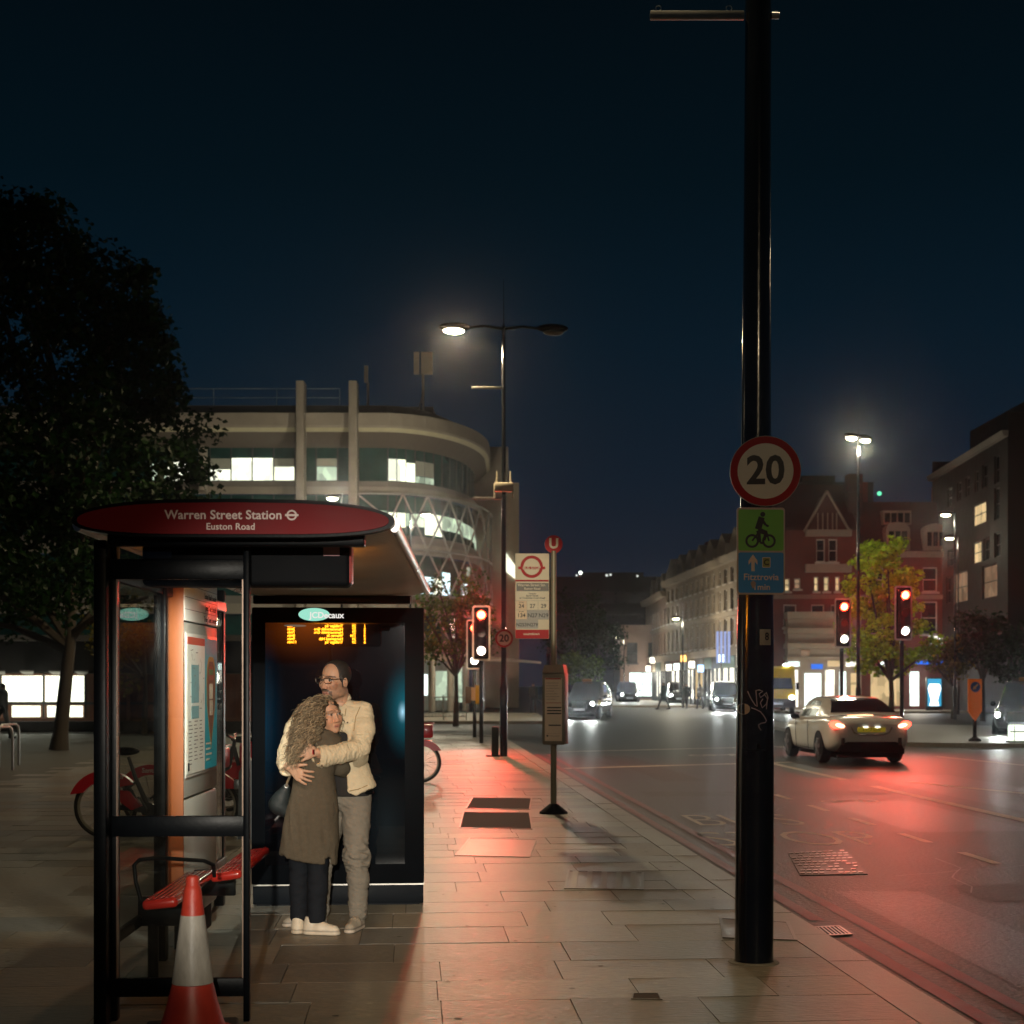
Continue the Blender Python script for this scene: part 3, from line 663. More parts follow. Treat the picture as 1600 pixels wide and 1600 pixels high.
# ---- long terrace receding on the far side
def terrace(name, label, x0, y0, x1, y1, hgt, wall_m, attic=True, seed=1, lits=0):
    rr = random.Random(seed); A = Vector((x0, y0, 0)); B_ = Vector((x1, y1, 0)); e = (B_ - A).normalized(); n = Vector((-e.y, e.x, 0)); n = n if n.x < 0 else -n; L = (B_ - A).length
    t = thing(name, label, 'building', A.lerp(B_, .5), 0, 'terraced buildings across the junction'); nb = max(2, int(L / 2.1)); bw = L / nb; wins = []
    for i in range(nb):
        for zz0, zz1 in ((4.1, 5.9), (6.5, 7.9), (8.3, 9.3)):
            if zz1 < hgt - .3: wins.append((i * bw + .55, (i + 1) * bw - .55, zz0, zz1, lit_warm2 if rr.random() < lits else None))
    front(t, A, e, n, L, 3.5, hgt, wins, wall_m, wframe, sill=1)
    fband(t, A, e, n, -.1, L + .1, hgt - .1, hgt + .35, .55, stone); fband(t, A, e, n, 0, L, 6.05, 6.3, .2, stone, 'string_course'); fband(t, A, e, n, 0, L, 3.4, 3.9, .5, stone, 'shop_cornice')
    k = MB(); loc = t.location                              # body behind the front, and the far end wall
    P = [A - loc, B_ - loc, B_ - n * 9 - loc, A - n * 9 - loc]
    for i in range(1, 4): j = (i + 1) % 4; k.poly([P[i], P[j], P[j] + Vector((0, 0, hgt)), P[i] + Vector((0, 0, hgt))])
    k.poly([p + Vector((0, 0, hgt)) for p in P]); k.build('side_wall', wall_m, t, fix=False)
    if attic:
        k = MB(); k.prism([A - n * .6 - loc + Vector((0, 0, hgt)), A - n * 8 - loc + Vector((0, 0, hgt)), A - n * 6.5 - loc + Vector((0, 0, hgt + 1.9)), A - n * 2.2 - loc + Vector((0, 0, hgt + 1.9))], e * L); k.build('roof', slate, t)
        for i in range(0, nb, 2):
            k = MB(); P0 = A + e * ((i + .2) * bw) - n * .3 - loc; k.prism([P0 + Vector((0, 0, hgt + .3)), P0 + e * bw * 1.3 + Vector((0, 0, hgt + .3)), P0 + e * bw * 1.3 + Vector((0, 0, hgt + 1.5)), P0 + e * bw * .65 + Vector((0, 0, hgt + 2.3)), P0 + Vector((0, 0, hgt + 1.5))], -n * 2.2); k.build('gablet', stone, t)
        for f in (.15, .55, .95):
            k = MB(); c = A + e * L * f - n * 3.5 - loc; k.box(c + Vector((-.5, -.5, hgt + 1)), c + Vector((.5, .5, hgt + 3.6))); k.build('chimney', brick_r, t)
    i = 0; x = .3                                           # shopfronts
    while x < L - 2:
        w = min(L - x - .2, rr.uniform(2.6, 4.5)); m = rr.choice((lit_shop, lit_shop_c, lit_shop, lit_warm, dark_gl)); k = MB(); G = lambda xx, z, d=0.0: A + e * xx + n * d + Vector((0, 0, z)) - loc
        k.poly([G(x, .4), G(x + w, .4), G(x + w, 2.6), G(x, 2.6)], 0); k.poly([G(x, -.1), G(x + w, -.1), G(x + w, .4), G(x, .4)], 1); k.poly([G(x, 2.6, .1), G(x + w, 2.6, .1), G(x + w, 3.4, .1), G(x, 3.4, .1)], 2)
        for xx in (x, x + w * .5, x + w): k.prism([G(xx - .08, -.1, -.05), G(xx + .08, -.1, -.05), G(xx + .08, -.1, .12), G(xx - .08, -.1, .12)], (0, 0, 2.7), 1)
        k.build('shopfront', [m, frame_d, mat('shop_fascia', rr.choice(((.05, .06, .08), (.20, .03, .02), (.02, .10, .06), (.25, .2, .12))), .5)], t, fix=False)
        if m is not dark_gl and i % 2 == 0: lamp(t, G(x + w / 2, 2.0, 1.2), 120, (1, .93, .78), 'POINT', radius=.6)
        if i % 2 == 1 or rr.random() < .4:
            col = rr.choice(((1, .95, .8), (.3, 1, .5), (.35, .6, 1), (1, .55, .15), (.8, 1, .95))); k = MB(); P = G(x + w * .5, rr.uniform(2.5, 3.6), .6); k.box(P + Vector((-.22, -.05, -.25)), P + Vector((.22, .05, .25)), bev=.03); k.build('projecting_sign', glow('projecting_sign_light', col, 3.0), t)
        x += w + .3; i += 1
    return t
terrace('terraced_block', 'long stone terrace with gablets beyond the thick black pole', 14.85, 92, 13.0, 124, 9.7, stone, seed=3, lits=.03)
terrace('terraced_block', 'shorter stone terrace continuing beyond the long one towards the pale building', 13.0, 124.2, 12.9, 142, 9.0, stone_p, seed=8)
# banner lights on the terrace
k = thing('hanging_banner', 'pale blue lit hanging banner on the terrace front', 'banner', at(1133, 1010, 92.5))
kk = MB()
for i in range(4): kk.box((-.55 + .24 * i, 0, -1.05), (-.40 + .24 * i, .08, .95))
kk.build('strip', glow('banner_glow', (.45, .55, 1.0), .75), k)

# ---- low pale building further off
lowb = thing('low_pale_building', 'low pale building with dark windows at the end of the street', 'building', (10.3, 138, 0))
wins = [(0.6, 1.6, 3.4, 5.3), (2.6, 3.4, 3.4, 5.3), (5.0, 6.4, 3.7, 5.0), (7.4, 8.2, 3.7, 5.0), (5.0, 6.4, .3, 2.6, lit_shop), (7.0, 8.6, .3, 2.6, lit_warm), (.8, 3.4, .3, 2.6, lit_shop_c)]
front(lowb, Vector((10.0, 136, 0)), Vector((1, 0, 0)), Vector((0, -1, 0)), 9.2, -.1, 6.6, wins, stone_p, frame_d, sill=1)
k = MB(); k.box((-.3, -1.98, 6.6), (8.9, 6, 6.95)); k.box((-.3, -1.9, 0), (-.28, 6, 6.6)); k.box((3.4, .2, 6.95), (4.4, 1.2, 7.3)); k.build('roof', stone_p, lowb)
lamp(lowb, (2.0, -4.5, 2.2), 260, (1, .95, .8), 'POINT', radius=.5)

# ---- dark office block across the far end
fo_ = thing('dark_office_block', 'wide dark office block closing the far end of the road with tiny roof lights', 'building', (20, 235, 0))
k = MB(); k.box((-14, 0, 0), (7, 20, 18.5)); k.box((-9, .1, 18.5), (1, 12, 19.2)); k.build('wall', brick_d, fo_)
for j in range(4):
    k = MB(); k.box((-13.5, -.06, 3.5 + j * 3.6), (6.5, -.01, 5.2 + j * 3.6)); k.build('window_strip', dark_gl, fo_)
for u, v, r in ((907, 895, .28), (901, 899, .16), (948, 899, .2), (954, 898, .18), (996, 900, .16)):
    k = MB(); P = at(u, v, 234.5) - Vector((20, 235, 0)); k.ball((P.x, P.y, P.z), r, 10); k.build('roof_light', glow('roof_light', (.95, 1, .92), 3.5 if r > .2 else 1.0), fo_)

# ---- gabled corner house (faces us)
gb = thing('gabled_brick_house', 'red brick corner house with a steep gable and bay windows', 'building', (18.6, 90, 0)); O = Vector((16.0, 90, 0)); e, n = Vector((1, 0, 0)), Vector((0, -1, 0))
wins = [(2.6, 3.15, 9.0, 10.4), (3.35, 3.9, 9.0, 10.4), (.5, 1.0, 7.2, 8.0, lit_warm), (1.25, 1.65, 7.35, 8.0, lit_warm2), (2.45, 2.75, 7.2, 8.1, lit_warm), (3.05, 3.4, 7.2, 8.1, lit_warm), (3.75, 4.05, 7.2, 8.1, lit_warm), (.6, 1.4, 5.0, 6.4), (2.3, 3.1, 5.0, 6.4), (3.5, 4.3, 5.0, 6.4)]
front(gb, O, e, n, 5.2, 0, 10.95, wins, brick_r, wframe, sill=1)
k = MB(); k.prism([(-2.6 + 2.0, .02, 10.95), (-2.6 + 4.5, .02, 10.95), (-2.6 + 3.25, .02, 13.2)], (0, 6, 0)); k.build('gable', mat('timber_gable', (.085, .03, .025), .8), gb)
k = MB()
for a, c in (((1.85, 10.85), (3.25, 13.35)), ((4.65, 10.85), (3.25, 13.35))): k.tube([(a[0] - 2.6, -.06, a[1]), (c[0] - 2.6, -.06, c[1])], .085, 4)
for x in (2.7, 3.0, 3.3, 3.6, 3.85): k.box((x - 2.6 - .035, -.03, 11.0), (x - 2.6 + .035, .01, 12.0))
k.build('bargeboard', mat('bargeboard', (.34, .25, .20), .6), gb)
fband(gb, O, e, n, 1.9, 4.7, 8.35, 8.85, .45, stone_p, 'bay_sill'); fband(gb, O, e, n, 1.9, 4.7, 10.55, 10.95, .45, stone_p, 'bay_cornice'); fband(gb, O, e, n, 0, 5.2, 6.75, 7.0, .25, stone_p, 'string_course')
k = MB(); k.box((-2.6, .3, 10.9), (2.6, 7, 11.2)); k.prism([(-2.6, .5, 11.2), (-2.6, 6.5, 11.2), (-2.6, 3.5, 14.2)], (5.2, 0, 0)); k.box((-2.6, .02, 0), (-2.55, 7, 11)); k.box((2.3, 1.5, 11.2), (3.2, 2.4, 14.6)); k.build('roof', redroof, gb)
k = MB()                                                    # stone shop storeys at the corner, stepped cornices
for i, (z0, z1, d) in enumerate(((5.5, 5.9, .5), (4.6, 4.9, .42), (3.7, 4.0, .5), (3.0, 3.2, .35))): k.box((-2.0, -.9 - d, z0), (2.6, .05, z1))
k.box((-1.9, -.9, .0), (2.55, -.005, 5.5)); k.build('stone_shopfront', stone, gb)
for x0, x1, m, z1 in ((-1.7, -1.3, lit_shop, 2.4), (-.9, .1, lit_shop_c, 2.2), (.35, .9, lit_shop, 2.4), (1.2, 1.6, lit_shop_c, 2.3), (1.9, 2.4, lit_warm, 2.2)):
    k = MB(); k.box((x0, -.96, .15), (x1, -.91, z1)); k.build('shop_window', m, gb)
k = MB(); k.box((-.5, -.99, 2.45), (.2, -.93, 2.75)); k.build('shop_sign', blue_sign, gb)
for x0, x1, z0, z1, m in ((-1.9, -1.2, 2.6, 2.9, lit_shop_c), (.5, 1.3, 2.6, 2.95, lit_warm), (1.6, 2.5, 2.6, 2.9, lit_shop), (-1.1, -.6, 3.25, 3.6, lit_warm2)):
    k = MB(); k.box((x0, -.99, z0), (x1, -.93, z1)); k.build('fascia_light', m, gb)
lamp(gb, (0, -4.5, 2.0), 220, (1, .93, .78), 'POINT', radius=.6)

# ---- mansard house
mb_ = thing('mansard_house', 'red lit house with a tall mansard roof and white dormers', 'building', (24.2, 90.3, 0)); O = Vector((21.3, 90.3, 0))
wins = [(x, x + 1.0, 4.6, 6.6, m) for x, m in ((.5, None), (2.2, None), (3.8, None), (5.4, lit_warm2))] + [(x, x + .9, 7.2, 8.7, m) for x, m in ((.6, None), (2.2, None), (3.9, None), (5.5, None))]
front(mb_, O, e, n, 7.2, 0, 9.4, wins, brick_r, wframe, sill=1); fband(mb_, O, e, n, 0, 7.2, 9.3, 9.65, .5, stone_p); fband(mb_, O, e, n, 0, 7.2, 6.75, 7.0, .25, stone_p, 'string_course')
k = MB(); k.prism([(-2.9, .1, 9.5), (-2.9, 7, 9.5), (-2.9, 5.5, 13.0), (-2.9, 1.6, 12.9)], (7.2, 0, 0)); k.build('roof', redroof, mb_)
def dormer(cx, z0, w, h, curved):
    k = MB(); P = [(cx - w / 2, -.1, z0), (cx + w / 2, -.1, z0), (cx + w / 2, -.1, z0 + h)]
    P += [(cx + w / 2 * math.cos(a), -.1, z0 + h + w * .32 * math.sin(a)) for a in [math.pi * i / 8 for i in range(1, 8)]] if curved else []
    P += [(cx - w / 2, -.1, z0 + h)]; k.prism(P, (0, 2.4, 0)); d = k.build('dormer', stone_p, mb_)
    for i in range(3 if curved else 4):
        nn = 3 if curved else 4; ww = (w - .3) / nn; k = MB(); x = cx - w / 2 + .15 + i * ww; k.box((x + .05, -.13, z0 + .25), (x + ww - .05, -.09, z0 + h - .1)); k.build('window', dark_gl, d)
dormer(-.55, 9.75, 1.5, 1.25, True); dormer(1.75, 9.75, 1.4, 1.2, True)
k = MB(); k.box((-1.3, .55, 11.4), (.45, 3, 12.25)); d = k.build('dormer', stone_p, mb_)
for i in range(4): k = MB(); k.box((-1.2 + i * .41, .52, 11.5), (-.88 + i * .41, .56, 12.1)); k.build('window', dark_gl, d)
k = MB(); k.box((2.4, 2, 12.6), (3.4, 3, 14.0)); k.box((-2.6, 2, 12.6), (-1.9, 3, 14.2)); k.build('chimney', brick_r, mb_)
for x0, x1, m, z1 in ((-2.2, -.4, lit_warm, 2.5), (.2, .75, lit_shop_c, 2.3), (2.2, 2.9, lit_shop_c, 2.3)):
    k = MB(); k.box((x0, -.06, .2), (x1, -.005, z1)); k.build('shop_window', m, mb_)
for x0, x1 in ((.55, 1.5), (1.65, 2.6)): k = MB(); k.box((x0, -.10, 2.75), (x1, -.02, 2.95)); k.build('shop_sign', blue_sign, mb_)
k = MB(); k.box((-2.9, -.5, 3.0), (4.3, .0, 3.4)); k.build('canopy', stone_p, mb_)
for x in (1.35, 2.0):
    k = MB(); k.box((x, -.05, 3.7), (x + .55, -.004, 4.5)); k.build('window', lit_shop, mb_)
lamp(mb_, (-.5, -4.0, 2.0), 200, (1, .9, .72), 'POINT', radius=.6)
for x0, x1, z0, z1, m in ((-2.6, -2.3, 2.6, 2.95, lit_shop), (-1.6, -.9, 2.62, 2.9, lit_shop_c), (3.1, 4.0, .4, 2.4, lit_warm), (-.2, .15, 2.6, 2.9, lit_warm)):
    k = MB(); k.box((x0, -.09, z0), (x1, -.03, z1)); k.build('fascia_light', m, mb_)
kio = thing('lit_poster_panel', 'pale blue lit poster panel at the shopfronts beyond the red lit car', 'poster panel', Vector((gx(1460, 86), 86, 0)))
k = MB(); k.box((-.48, 0, .0), (.48, .15, 1.95), bev=.02); k.build('frame', frame_d, kio)
k = MB(); k.box((-.40, -.012, .25), (.40, .0, 1.85)); k.build('panel', glow('poster_cyan', (.05, .45, .75), .9), kio)
k = MB(); k.prism([(-.30, -.02, .28), (.26, -.02, .28), (.18, -.02, .6), (.38, -.02, 1.3), (.28, -.02, 1.55), (-.28, -.02, 1.55), (-.38, -.02, 1.3), (-.2, -.02, .6)], (0, .006, 0)); k.build('poster_shape', glow('poster_white', (1, 1, 1), 3), kio)

# ---- dark flats at the right edge
dfl = thing('dark_flats', 'dark block of flats with a few warm lit windows at the picture edge', 'building', (28, 84, 0))
A = Vector((26.55, 93, 0)); B_ = Vector((25.6, 76, 0)); e2 = (B_ - A).normalized(); n2 = Vector((-1, -.06, 0)).normalized(); L2 = (B_ - A).length
def fu(u):                                                  # distance along the flank for a column
    return min([i * .1 for i in range(int(L2 * 10))], key=lambda s_: abs(800 + (A + e2 * s_).x * F / (A + e2 * s_).y - u))
wins = []
for u0, u1, z0, z1, m in ((1480, 1488, 12.2, 13.3, None), (1495, 1502, 12.3, 13.4, None), (1508, 1515, 12.3, 13.4, None), (1522, 1529, 12.3, 13.5, None), (1534, 1543, 12.3, 13.6, None), (1553, 1562, 12.2, 13.7, None),
                          (1519, 1541, 10.4, 11.6, lit_warm), (1553, 1562, 10.3, 12.0, None), (1519, 1533, 8.3, 9.5, lit_warm), (1536, 1546, 8.3, 9.5, None), (1553, 1564, 8.3, 9.6, None), (1490, 1512, 6.3, 8.1, lit_warm2), (1534, 1558, 6.2, 8.0, lit_warm2), (1478, 1486, 6.4, 8.0, None), (1480, 1494, 8.6, 9.6, None), (1500, 1512, 3.6, 5.2, None), (1530, 1550, 3.6, 5.2, None)):
    wins.append((fu(u0), fu(u1), z0, z1, m))
front(dfl, A, e2, n2, L2, 0, 14.4, wins, brick_d, frame_d, sill=None)
k = MB(); loc = dfl.location
for P, Q in ((B_, B_ + Vector((16, -1, 0))), (A, A + Vector((16, 0, 0)))): k.poly([P - loc, Q - loc, Q - loc + Vector((0, 0, 15.6)), P - loc + Vector((0, 0, 15.6))])
k.poly([A - loc + Vector((0, 0, 14.4)), B_ - loc + Vector((0, 0, 14.4)), B_ - loc + Vector((16, -1, 14.4)), A - loc + Vector((16, 0, 14.4))]); k.build('end_wall', brick_d, dfl, fix=False)
fband(dfl, A, e2, n2, -.1, L2 + .1, 14.35, 14.65, .35, conc2, 'parapet')
k = MB(); k.box((0, -6, 14.4), (12, 6, 17)); k.build('penthouse', brick_d, dfl)
dt = thing('dark_tower', 'dark tower rising behind the gabled brick house with a small teal light', 'building', (28, 132, 0))
k = MB(); k.box((-3.4, 0, 0), (4.4, 12, 19.6)); k.box((-2, .1, 19.6), (1, 8, 20.2)); k.build('wall', brick_d, dt)
for u, v, r in ((1345, 769, .34), (1350, 773, .3), (1374, 771, .2)):
    k = MB(); P = at(u, v, 131.6) - Vector((28, 132, 0)); k.ball((P.x, P.y, P.z), r, 10); k.build('window_light', glow('teal_light', (.55, 1, .85) if r > .25 else (.1, .8, .4), 1.6), dt)
for u, v, w, h in ((1275, 800, 2.6, 3.4), (1360, 790, 2.2, 3)):
    pass
# ---- glazed pavilion behind the plaza tree
pv = thing('lit_pavilion', 'low building with a wide white lit window behind the plaza tree', 'building', (-15.5, 52, 0))
wood = mat('cedar_boards', (.16, .06, .03), .7, var=.35, vs=2, stretch=(6, 6, .5))
k = MB(); k.box((-9, 0, .0), (7.0, 5, .38)); k.box((.42, .01, .38), (7.0, 5, 1.95)); k.box((-9, .2, .38), (.42, 5, 1.95)); k.build('wall', wood, pv)
k = MB(); k.box((-9, -.02, 1.98), (7.0, 4, 3.1)); k.build('fascia', brick_d, pv)
k = MB(); k.box((-9.2, -.6, 3.1), (7.2, 5.2, 3.3))
for x in (-2.6, -1.6, -.6, .3): k.prism([(x, -.9, 2.02), (x + .5, -.9, 2.02), (x + .2, -.05, 1.92), (x - .1, -.05, 1.92)], (0, 0, .05))
k.build('roof', conc2, pv)
wl = lit_room('pavilion_light', (.97, 1.0, .78), 2.6, .8, .7)
for x0, x1 in ((-5.2, -2.62), (-2.55, -1.08), (-1.02, .42)):
    k = MB(); k.box((x0, .1, .96), (x1, .14, 1.88)); k.build('window', wl, pv)
for x0, x1 in ((-5.2, -3.9), (-3.8, -2.62), (-2.2, -1.2), (-.95, .3)):
    k = MB(); k.box((x0, .1, .42), (x1, .14, .82)); k.build('window', wl, pv)
k = MB(); k.box((-9, -.03, .86), (3.0, .0, .95))
for x in (-5.25, -2.58, -1.05, .42): k.box((x - .03, -.02, .40), (x + .03, .02, 1.95))
k.build('glazing_bar', frame_d, pv)
k = MB(); k.box((-9, -1.2, -.05), (8, -.9, .30)); k.build('plinth', brick_d, pv)
k = MB()
for x in (1.4, 1.9, 3.0): k.box((x, -.06, .2), (x + .12, .0, 1.95))
k.build('downpipe', mat('copper_brown', (.30, .12, .06), .5), pv)
lamp(pv, (-1.5, -1.4, 1.2), 22, (.97, 1, .8), 'POINT', radius=.5)
# far pavements and island
b = MB(); b.box((-60, 62.5, -.3), (1.4, 79.5, 0)); b.box((2.6, 104, -.3), (13.4, 200, 0)); structure(b.build('far_pavement', mat('far_paving', (.26, .22, .165), .6, var=.2, vs=1)))
b = MB(); b.box((14.9, 84, -.3), (40, 92, 0)); structure(b.build('opposite_pavement', mat('opposite_paving', (.24, .20, .155), .6, var=.2, vs=1)))
b = MB(); b.prism([(x, y, -.13) for x, y in ((9.6, 41.2), (11.8, 40.0), (30, 38.2), (30, 46), (11, 62), (9.9, 62))], (0, 0, .13)); structure(b.build('traffic_island', kerb_m))
# railings before the curved building
rl = thing('pedestrian_railing', 'low grey railing along the kerb before the curved building', 'railing', (-8, 64.5, 0))
k = MB()
for i in range(16): x = -9 + i * 1.0; k.cyl((x, 0, 0), (x, 0, 1.0), .03, n=6)
for z in (.15, 1.0): k.box((-9, -.02, z - .02), (6, .02, z + .02))
k.build('frame', M['galv'], rl)
k = MB()
for i in range(100): x = -9 + i * .15; k.cyl((x, 0, .15), (x, 0, 1.0), .009, n=4)
k.build('bars', M['galv'], rl)
# ================================================================ BUS SHELTER
SO = Vector((-1.30, 6.90, 0)); SRZ = R(1.5)
shel = thing('bus_shelter', 'glass and black bus shelter under a long roof with a red name fascia', 'bus shelter', SO, SRZ)
def lens(n=40, a=.742, hb=.082, e=2.5, zc=2.404, arch=.012):
    P = []
    for i in range(n):
        t = 2 * math.pi * i / n; c, s = math.cos(t), math.sin(t)
        x = a * math.copysign(abs(c) ** (2 / 4.5), c); z = hb * math.copysign(abs(s) ** (2 / e), s)
        k = 1 - .26 * (abs(x) / a) ** 3
        P.append((x, zc + z * k + arch * (1 - (x / a) ** 2)))
    return P
soff_m = mat('soffit_metal', (.60, .53, .44), .42, metal=.35, var=.15, vs=2, bump=.0)
_t = soff_m.node_tree; _w = _t.nodes.new('ShaderNodeTexWave'); _w.bands_direction = 'Y'; _w.inputs['Scale'].default_value = 4.2; _w.wave_profile = 'SIN'
_tc = _t.nodes.new('ShaderNodeTexCoord'); _b = _t.nodes.new('ShaderNodeBump'); _b.inputs['Strength'].default_value = .8; _b.inputs['Distance'].default_value = .01
_t.links.new(_tc.outputs['Object'], _w.inputs['Vector']); _t.links.new(_w.outputs[0], _b.inputs['Height']); _t.links.new(_b.outputs[0], _t.nodes['Principled BSDF'].inputs['Normal'])
LP = lens()
k = MB(); LEN = 5.0                                          # roof shell: soffit below, skin above
k.M = Matrix.Identity(4)
A = [k._v((x, .03, z)) for x, z in LP]; B_ = [k._v((x, LEN, z)) for x, z in LP]
for i in range(len(LP)):
    j = (i + 1) % len(LP); zm = (LP[i][1] + LP[j][1]) / 2; m = 0 if zm < 2.396 else 1
    k._f([A[i], A[j], B_[j], B_[i]], m)
k._f(A[::-1], 1); k._f(B_, 1)
k.build('roof', [soff_m, M['grey']], shel, ang=50)
k = MB()                                                    # rounded gutter trims along both long edges
for sx in (-1, 1):
    prof = [(.745 * sx + sx * .012 * math.cos(a) * 2.0, 2.394 + .034 * math.sin(a)) for a in [i * 2 * math.pi / 14 for i in range(14)]]
    A = [k._v((x, .05, z)) for x, z in prof]; B_ = [k._v((x, LEN + .01, z)) for x, z in prof]; k.skin(A, B_, 0); k._f(A[::-1], 0); k._f(B_, 0)
k.build('edge_trim', M['alu'], shel)
k = MB(); k.prism([(x * 1.012, -.03, 2.404 + (z - 2.404) * 1.10) for x, z in LP], (0, .075, 0)); k.build('fascia_surround', M['black'], shel)
fas = MB(); fas.prism([(x * .975, -.042, 2.404 + (z - 2.404) * .90) for x, z in LP], (0, .02, 0)); fo = fas.build('fascia', mat('fascia_red', (.17, .0035, .006), .5, var=.10, spec=.12), shel)
k = MB()
k.text('Warren Street Station', .0585, facing((-.045, -.045, 2.428)), 0, bold=.0010, sp=1.02)
rx, rz_ = .272, 2.429                                        # roundel after the name
for i in range(28):
    a0, a1 = 2 * math.pi * i / 28, 2 * math.pi * (i + 1) / 28
    k.poly([(rx + r * math.cos(a), -.0455, rz_ + r * math.sin(a)) for r, a in ((.0165, a0), (.0245, a0), (.0245, a1), (.0165, a1))])
k.box((rx - .031, -.0460, rz_ - .005), (rx + .031, -.0452, rz_ + .005))
k.text('Euston Road', .0435, facing((-.012, -.045, 2.374)), 0, bold=.0006, sp=1.02)
k.build('lettering', mat('fascia_lettering', (.72, .55, .50), .5, var=.08), fo, fix=False)
k = MB()                                                    # beams across, under the roof
k.box((-.62, .10, 2.30), (.60, .19, 2.36), bev=.008); k.build('roof_beam', M['black'], shel); k = MB(); k.box((-.62, 4.72, 2.27), (.62, 4.80, 2.335), bev=.008); k.build('roof_beam', M['black'], shel)
def post(x, y, w, d, z1=2.33, m=M['black']):
    k = MB(); k.box((x - w / 2, y - d / 2, 0), (x + w / 2, y + d / 2, z1), bev=.006); return k.build('post', m, shel)
post(-.665, .20, .060, .11); post(-.640, .31, .050, .07)
post(.016, .27, .030, .05, 2.31)
post(-.735, 1.86, .07, .09); post(-.76, 4.02, .07, .09)
k = MB()
for z0, z1 in ((2.150, 2.248), (.900, 1.000), (.122, .212)): k = MB(); k.box((-.640, .255, z0), (.003, .290, z1), bev=.004); k.build('end_rail', M['black'], shel)
k = MB()
for z0, z1 in ((2.17, 2.24), (.30, .36)): k = MB(); k.box((-.745, .34, z0), (-.715, 4.06, z1), bev=.004); k.build('back_rail', M['black'], shel)
gl = glass('shelter_glass', (.95, .97, .96), 1.1, .010, .004)
def pane(lo, hi, nm='glass_panel'):
    k = MB(); k.box(lo, hi); return k.build(nm, gl, shel)
pane((-.614, .268, 1.003), (.001, .277, 2.147)); pane((-.614, .268, .215), (.001, .277, .897)); pane((-.614, .268, 2.251), (-.35, .277, 2.325))
pane((-.733, .40, .365), (-.725, 1.81, 2.165)); pane((-.739, 1.91, .365), (-.731, 3.97, 2.165))
k = MB()                                                    # thin edging round the panes
for z0, z1 in ((1.000, 2.150), (.212, .900)):
    for x in (-.612, -.004): k.box((x - .003, .262, z0), (x + .004, .283, z1))
k.build('glazing_bead', mat('glazing_bead', (.25, .18, .14), .3, metal=.6), shel)
lf = MB(); lf.lathe([(.10, 0), (.115, .012), (.115, .04), (.02, .05)], (-.30, 1.18, 2.275), 28); lo_ = lf.build('light_fitting', M['grey'], shel)
k = MB(); k.lathe([(.001, -.004), (.10, -.002), (.10, .004)], (-.30, 1.18, 2.272), 28); k.build('diffuser', glow('fitting_light', (.50, 1.0, .82), 2.2), lo_)
lamp(lo_, (-.28, 1.10, 2.21), 170, (1.0, 1.0, .88), 'SPOT', (-.46, 1.30, -.78), R(60), .7, .05)

# ---------------------------------------------------------------- countdown display under the near end of the roof
cd = thing('countdown_display', 'black bus arrivals display hanging under the shelter roof near the name fascia', 'display', (-1.31, 7.36, 2.125), SRZ)
k = MB(); k.box((-.52, -.09, 0), (.505, .09, .222), bev=.028, seg=4); k.build('housing', M['black_matt'], cd)
k = MB(); k.box((-.50, .0905, .012), (.485, .093, .208)); k.build('screen', mat('led_screen', (.01, .006, .004), .3), cd)
k = MB(); k.box((.475, -.075, .015), (.511, .075, .207), bev=.012); k.build('red_lit_end', mat('end_light_red', (.30, .035, .03), .4), cd)  # red light on the display's right end put into its colour
k = MB(); k.box((.375, -.0925, .150), (.455, -.0900, .196)); k.build('sticker', mat('faded_sticker', (.42, .22, .24), .6), cd)
k = MB()
for i in (0, 1): k.cyl((-.35 + .7 * i, 0, .22), (-.35 + .7 * i, 0, .27), .018, m=0)
k.build('hanger', M['black'], cd)
k = MB()                                                    # amber lines face into the shelter
rows = (('1', '29', 'Trafalgar Sq', 'due'), ('2', '27', 'Hammersmith Gro', '3min'), ('3', '27', 'Hammersmith Gro', '7min'), ('4', '134', 'Warren St', '8min'), ('5', '24', 'Hampstead Hth', '9min'), ('6', '29', 'Trafalgar Sq', '11min'))
for i, rw in enumerate(rows):
    z = .192 - i * .0315
    for x, tx, al in ((.455, rw[0], 'LEFT'), (.36, rw[1], 'LEFT'), (.235, rw[2], 'LEFT'), (-.30, rw[3], 'RIGHT')):
        k.text(tx, .036, facing((x - .10, .0945, z), back=True), 0, al, bold=.0012, ext=.0002)
k.build('led_text', glow('amber_led', (1.0, .31, .012), 120), cd, fix=False)

# ---------------------------------------------------------------- advertising panel closing the far end
PX, PY = -1.285, 10.87
ad = thing('advertising_panel', 'tall black glazed advertising panel at the far end of the bus shelter', 'advertising panel', (PX, PY, 0), R(3.9)); ad.rotation_euler[0] = R(-1.0)
k = MB(); k.box((-.635, 0, .16), (.635, .22, 2.205), bev=.012); k.build('frame', mat('panel_black', (.002, .003, .0045), .5, var=.3, spec=.06), ad)
k = MB(); k.box((-.625, .02, .012), (.630, .20, .150), bev=.006); k.box((-.60, .03, 0), (.60, .19, .014)); k.build('plinth', mat('plinth_black', (.004, .006, .009), .55, var=.3, spec=.12), ad)
k = MB(); k.box((-.632, -.004, .150), (.636, .215, .160)); k.build('sill', M['alu'], ad)
scr = bpy.data.materials.new('advert_glass_glow'); scr.use_nodes = True; t_ = scr.node_tree; n_ = t_.nodes; l_ = t_.links; pb = n_['Principled BSDF']
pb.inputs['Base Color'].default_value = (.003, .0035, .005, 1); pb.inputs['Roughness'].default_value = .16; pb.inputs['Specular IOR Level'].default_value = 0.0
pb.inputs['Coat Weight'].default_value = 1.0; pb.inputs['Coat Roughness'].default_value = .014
tcn = n_.new('ShaderNodeTexCoord'); sx_ = n_.new('ShaderNodeSeparateXYZ'); l_.new(tcn.outputs['Object'], sx_.inputs[0])
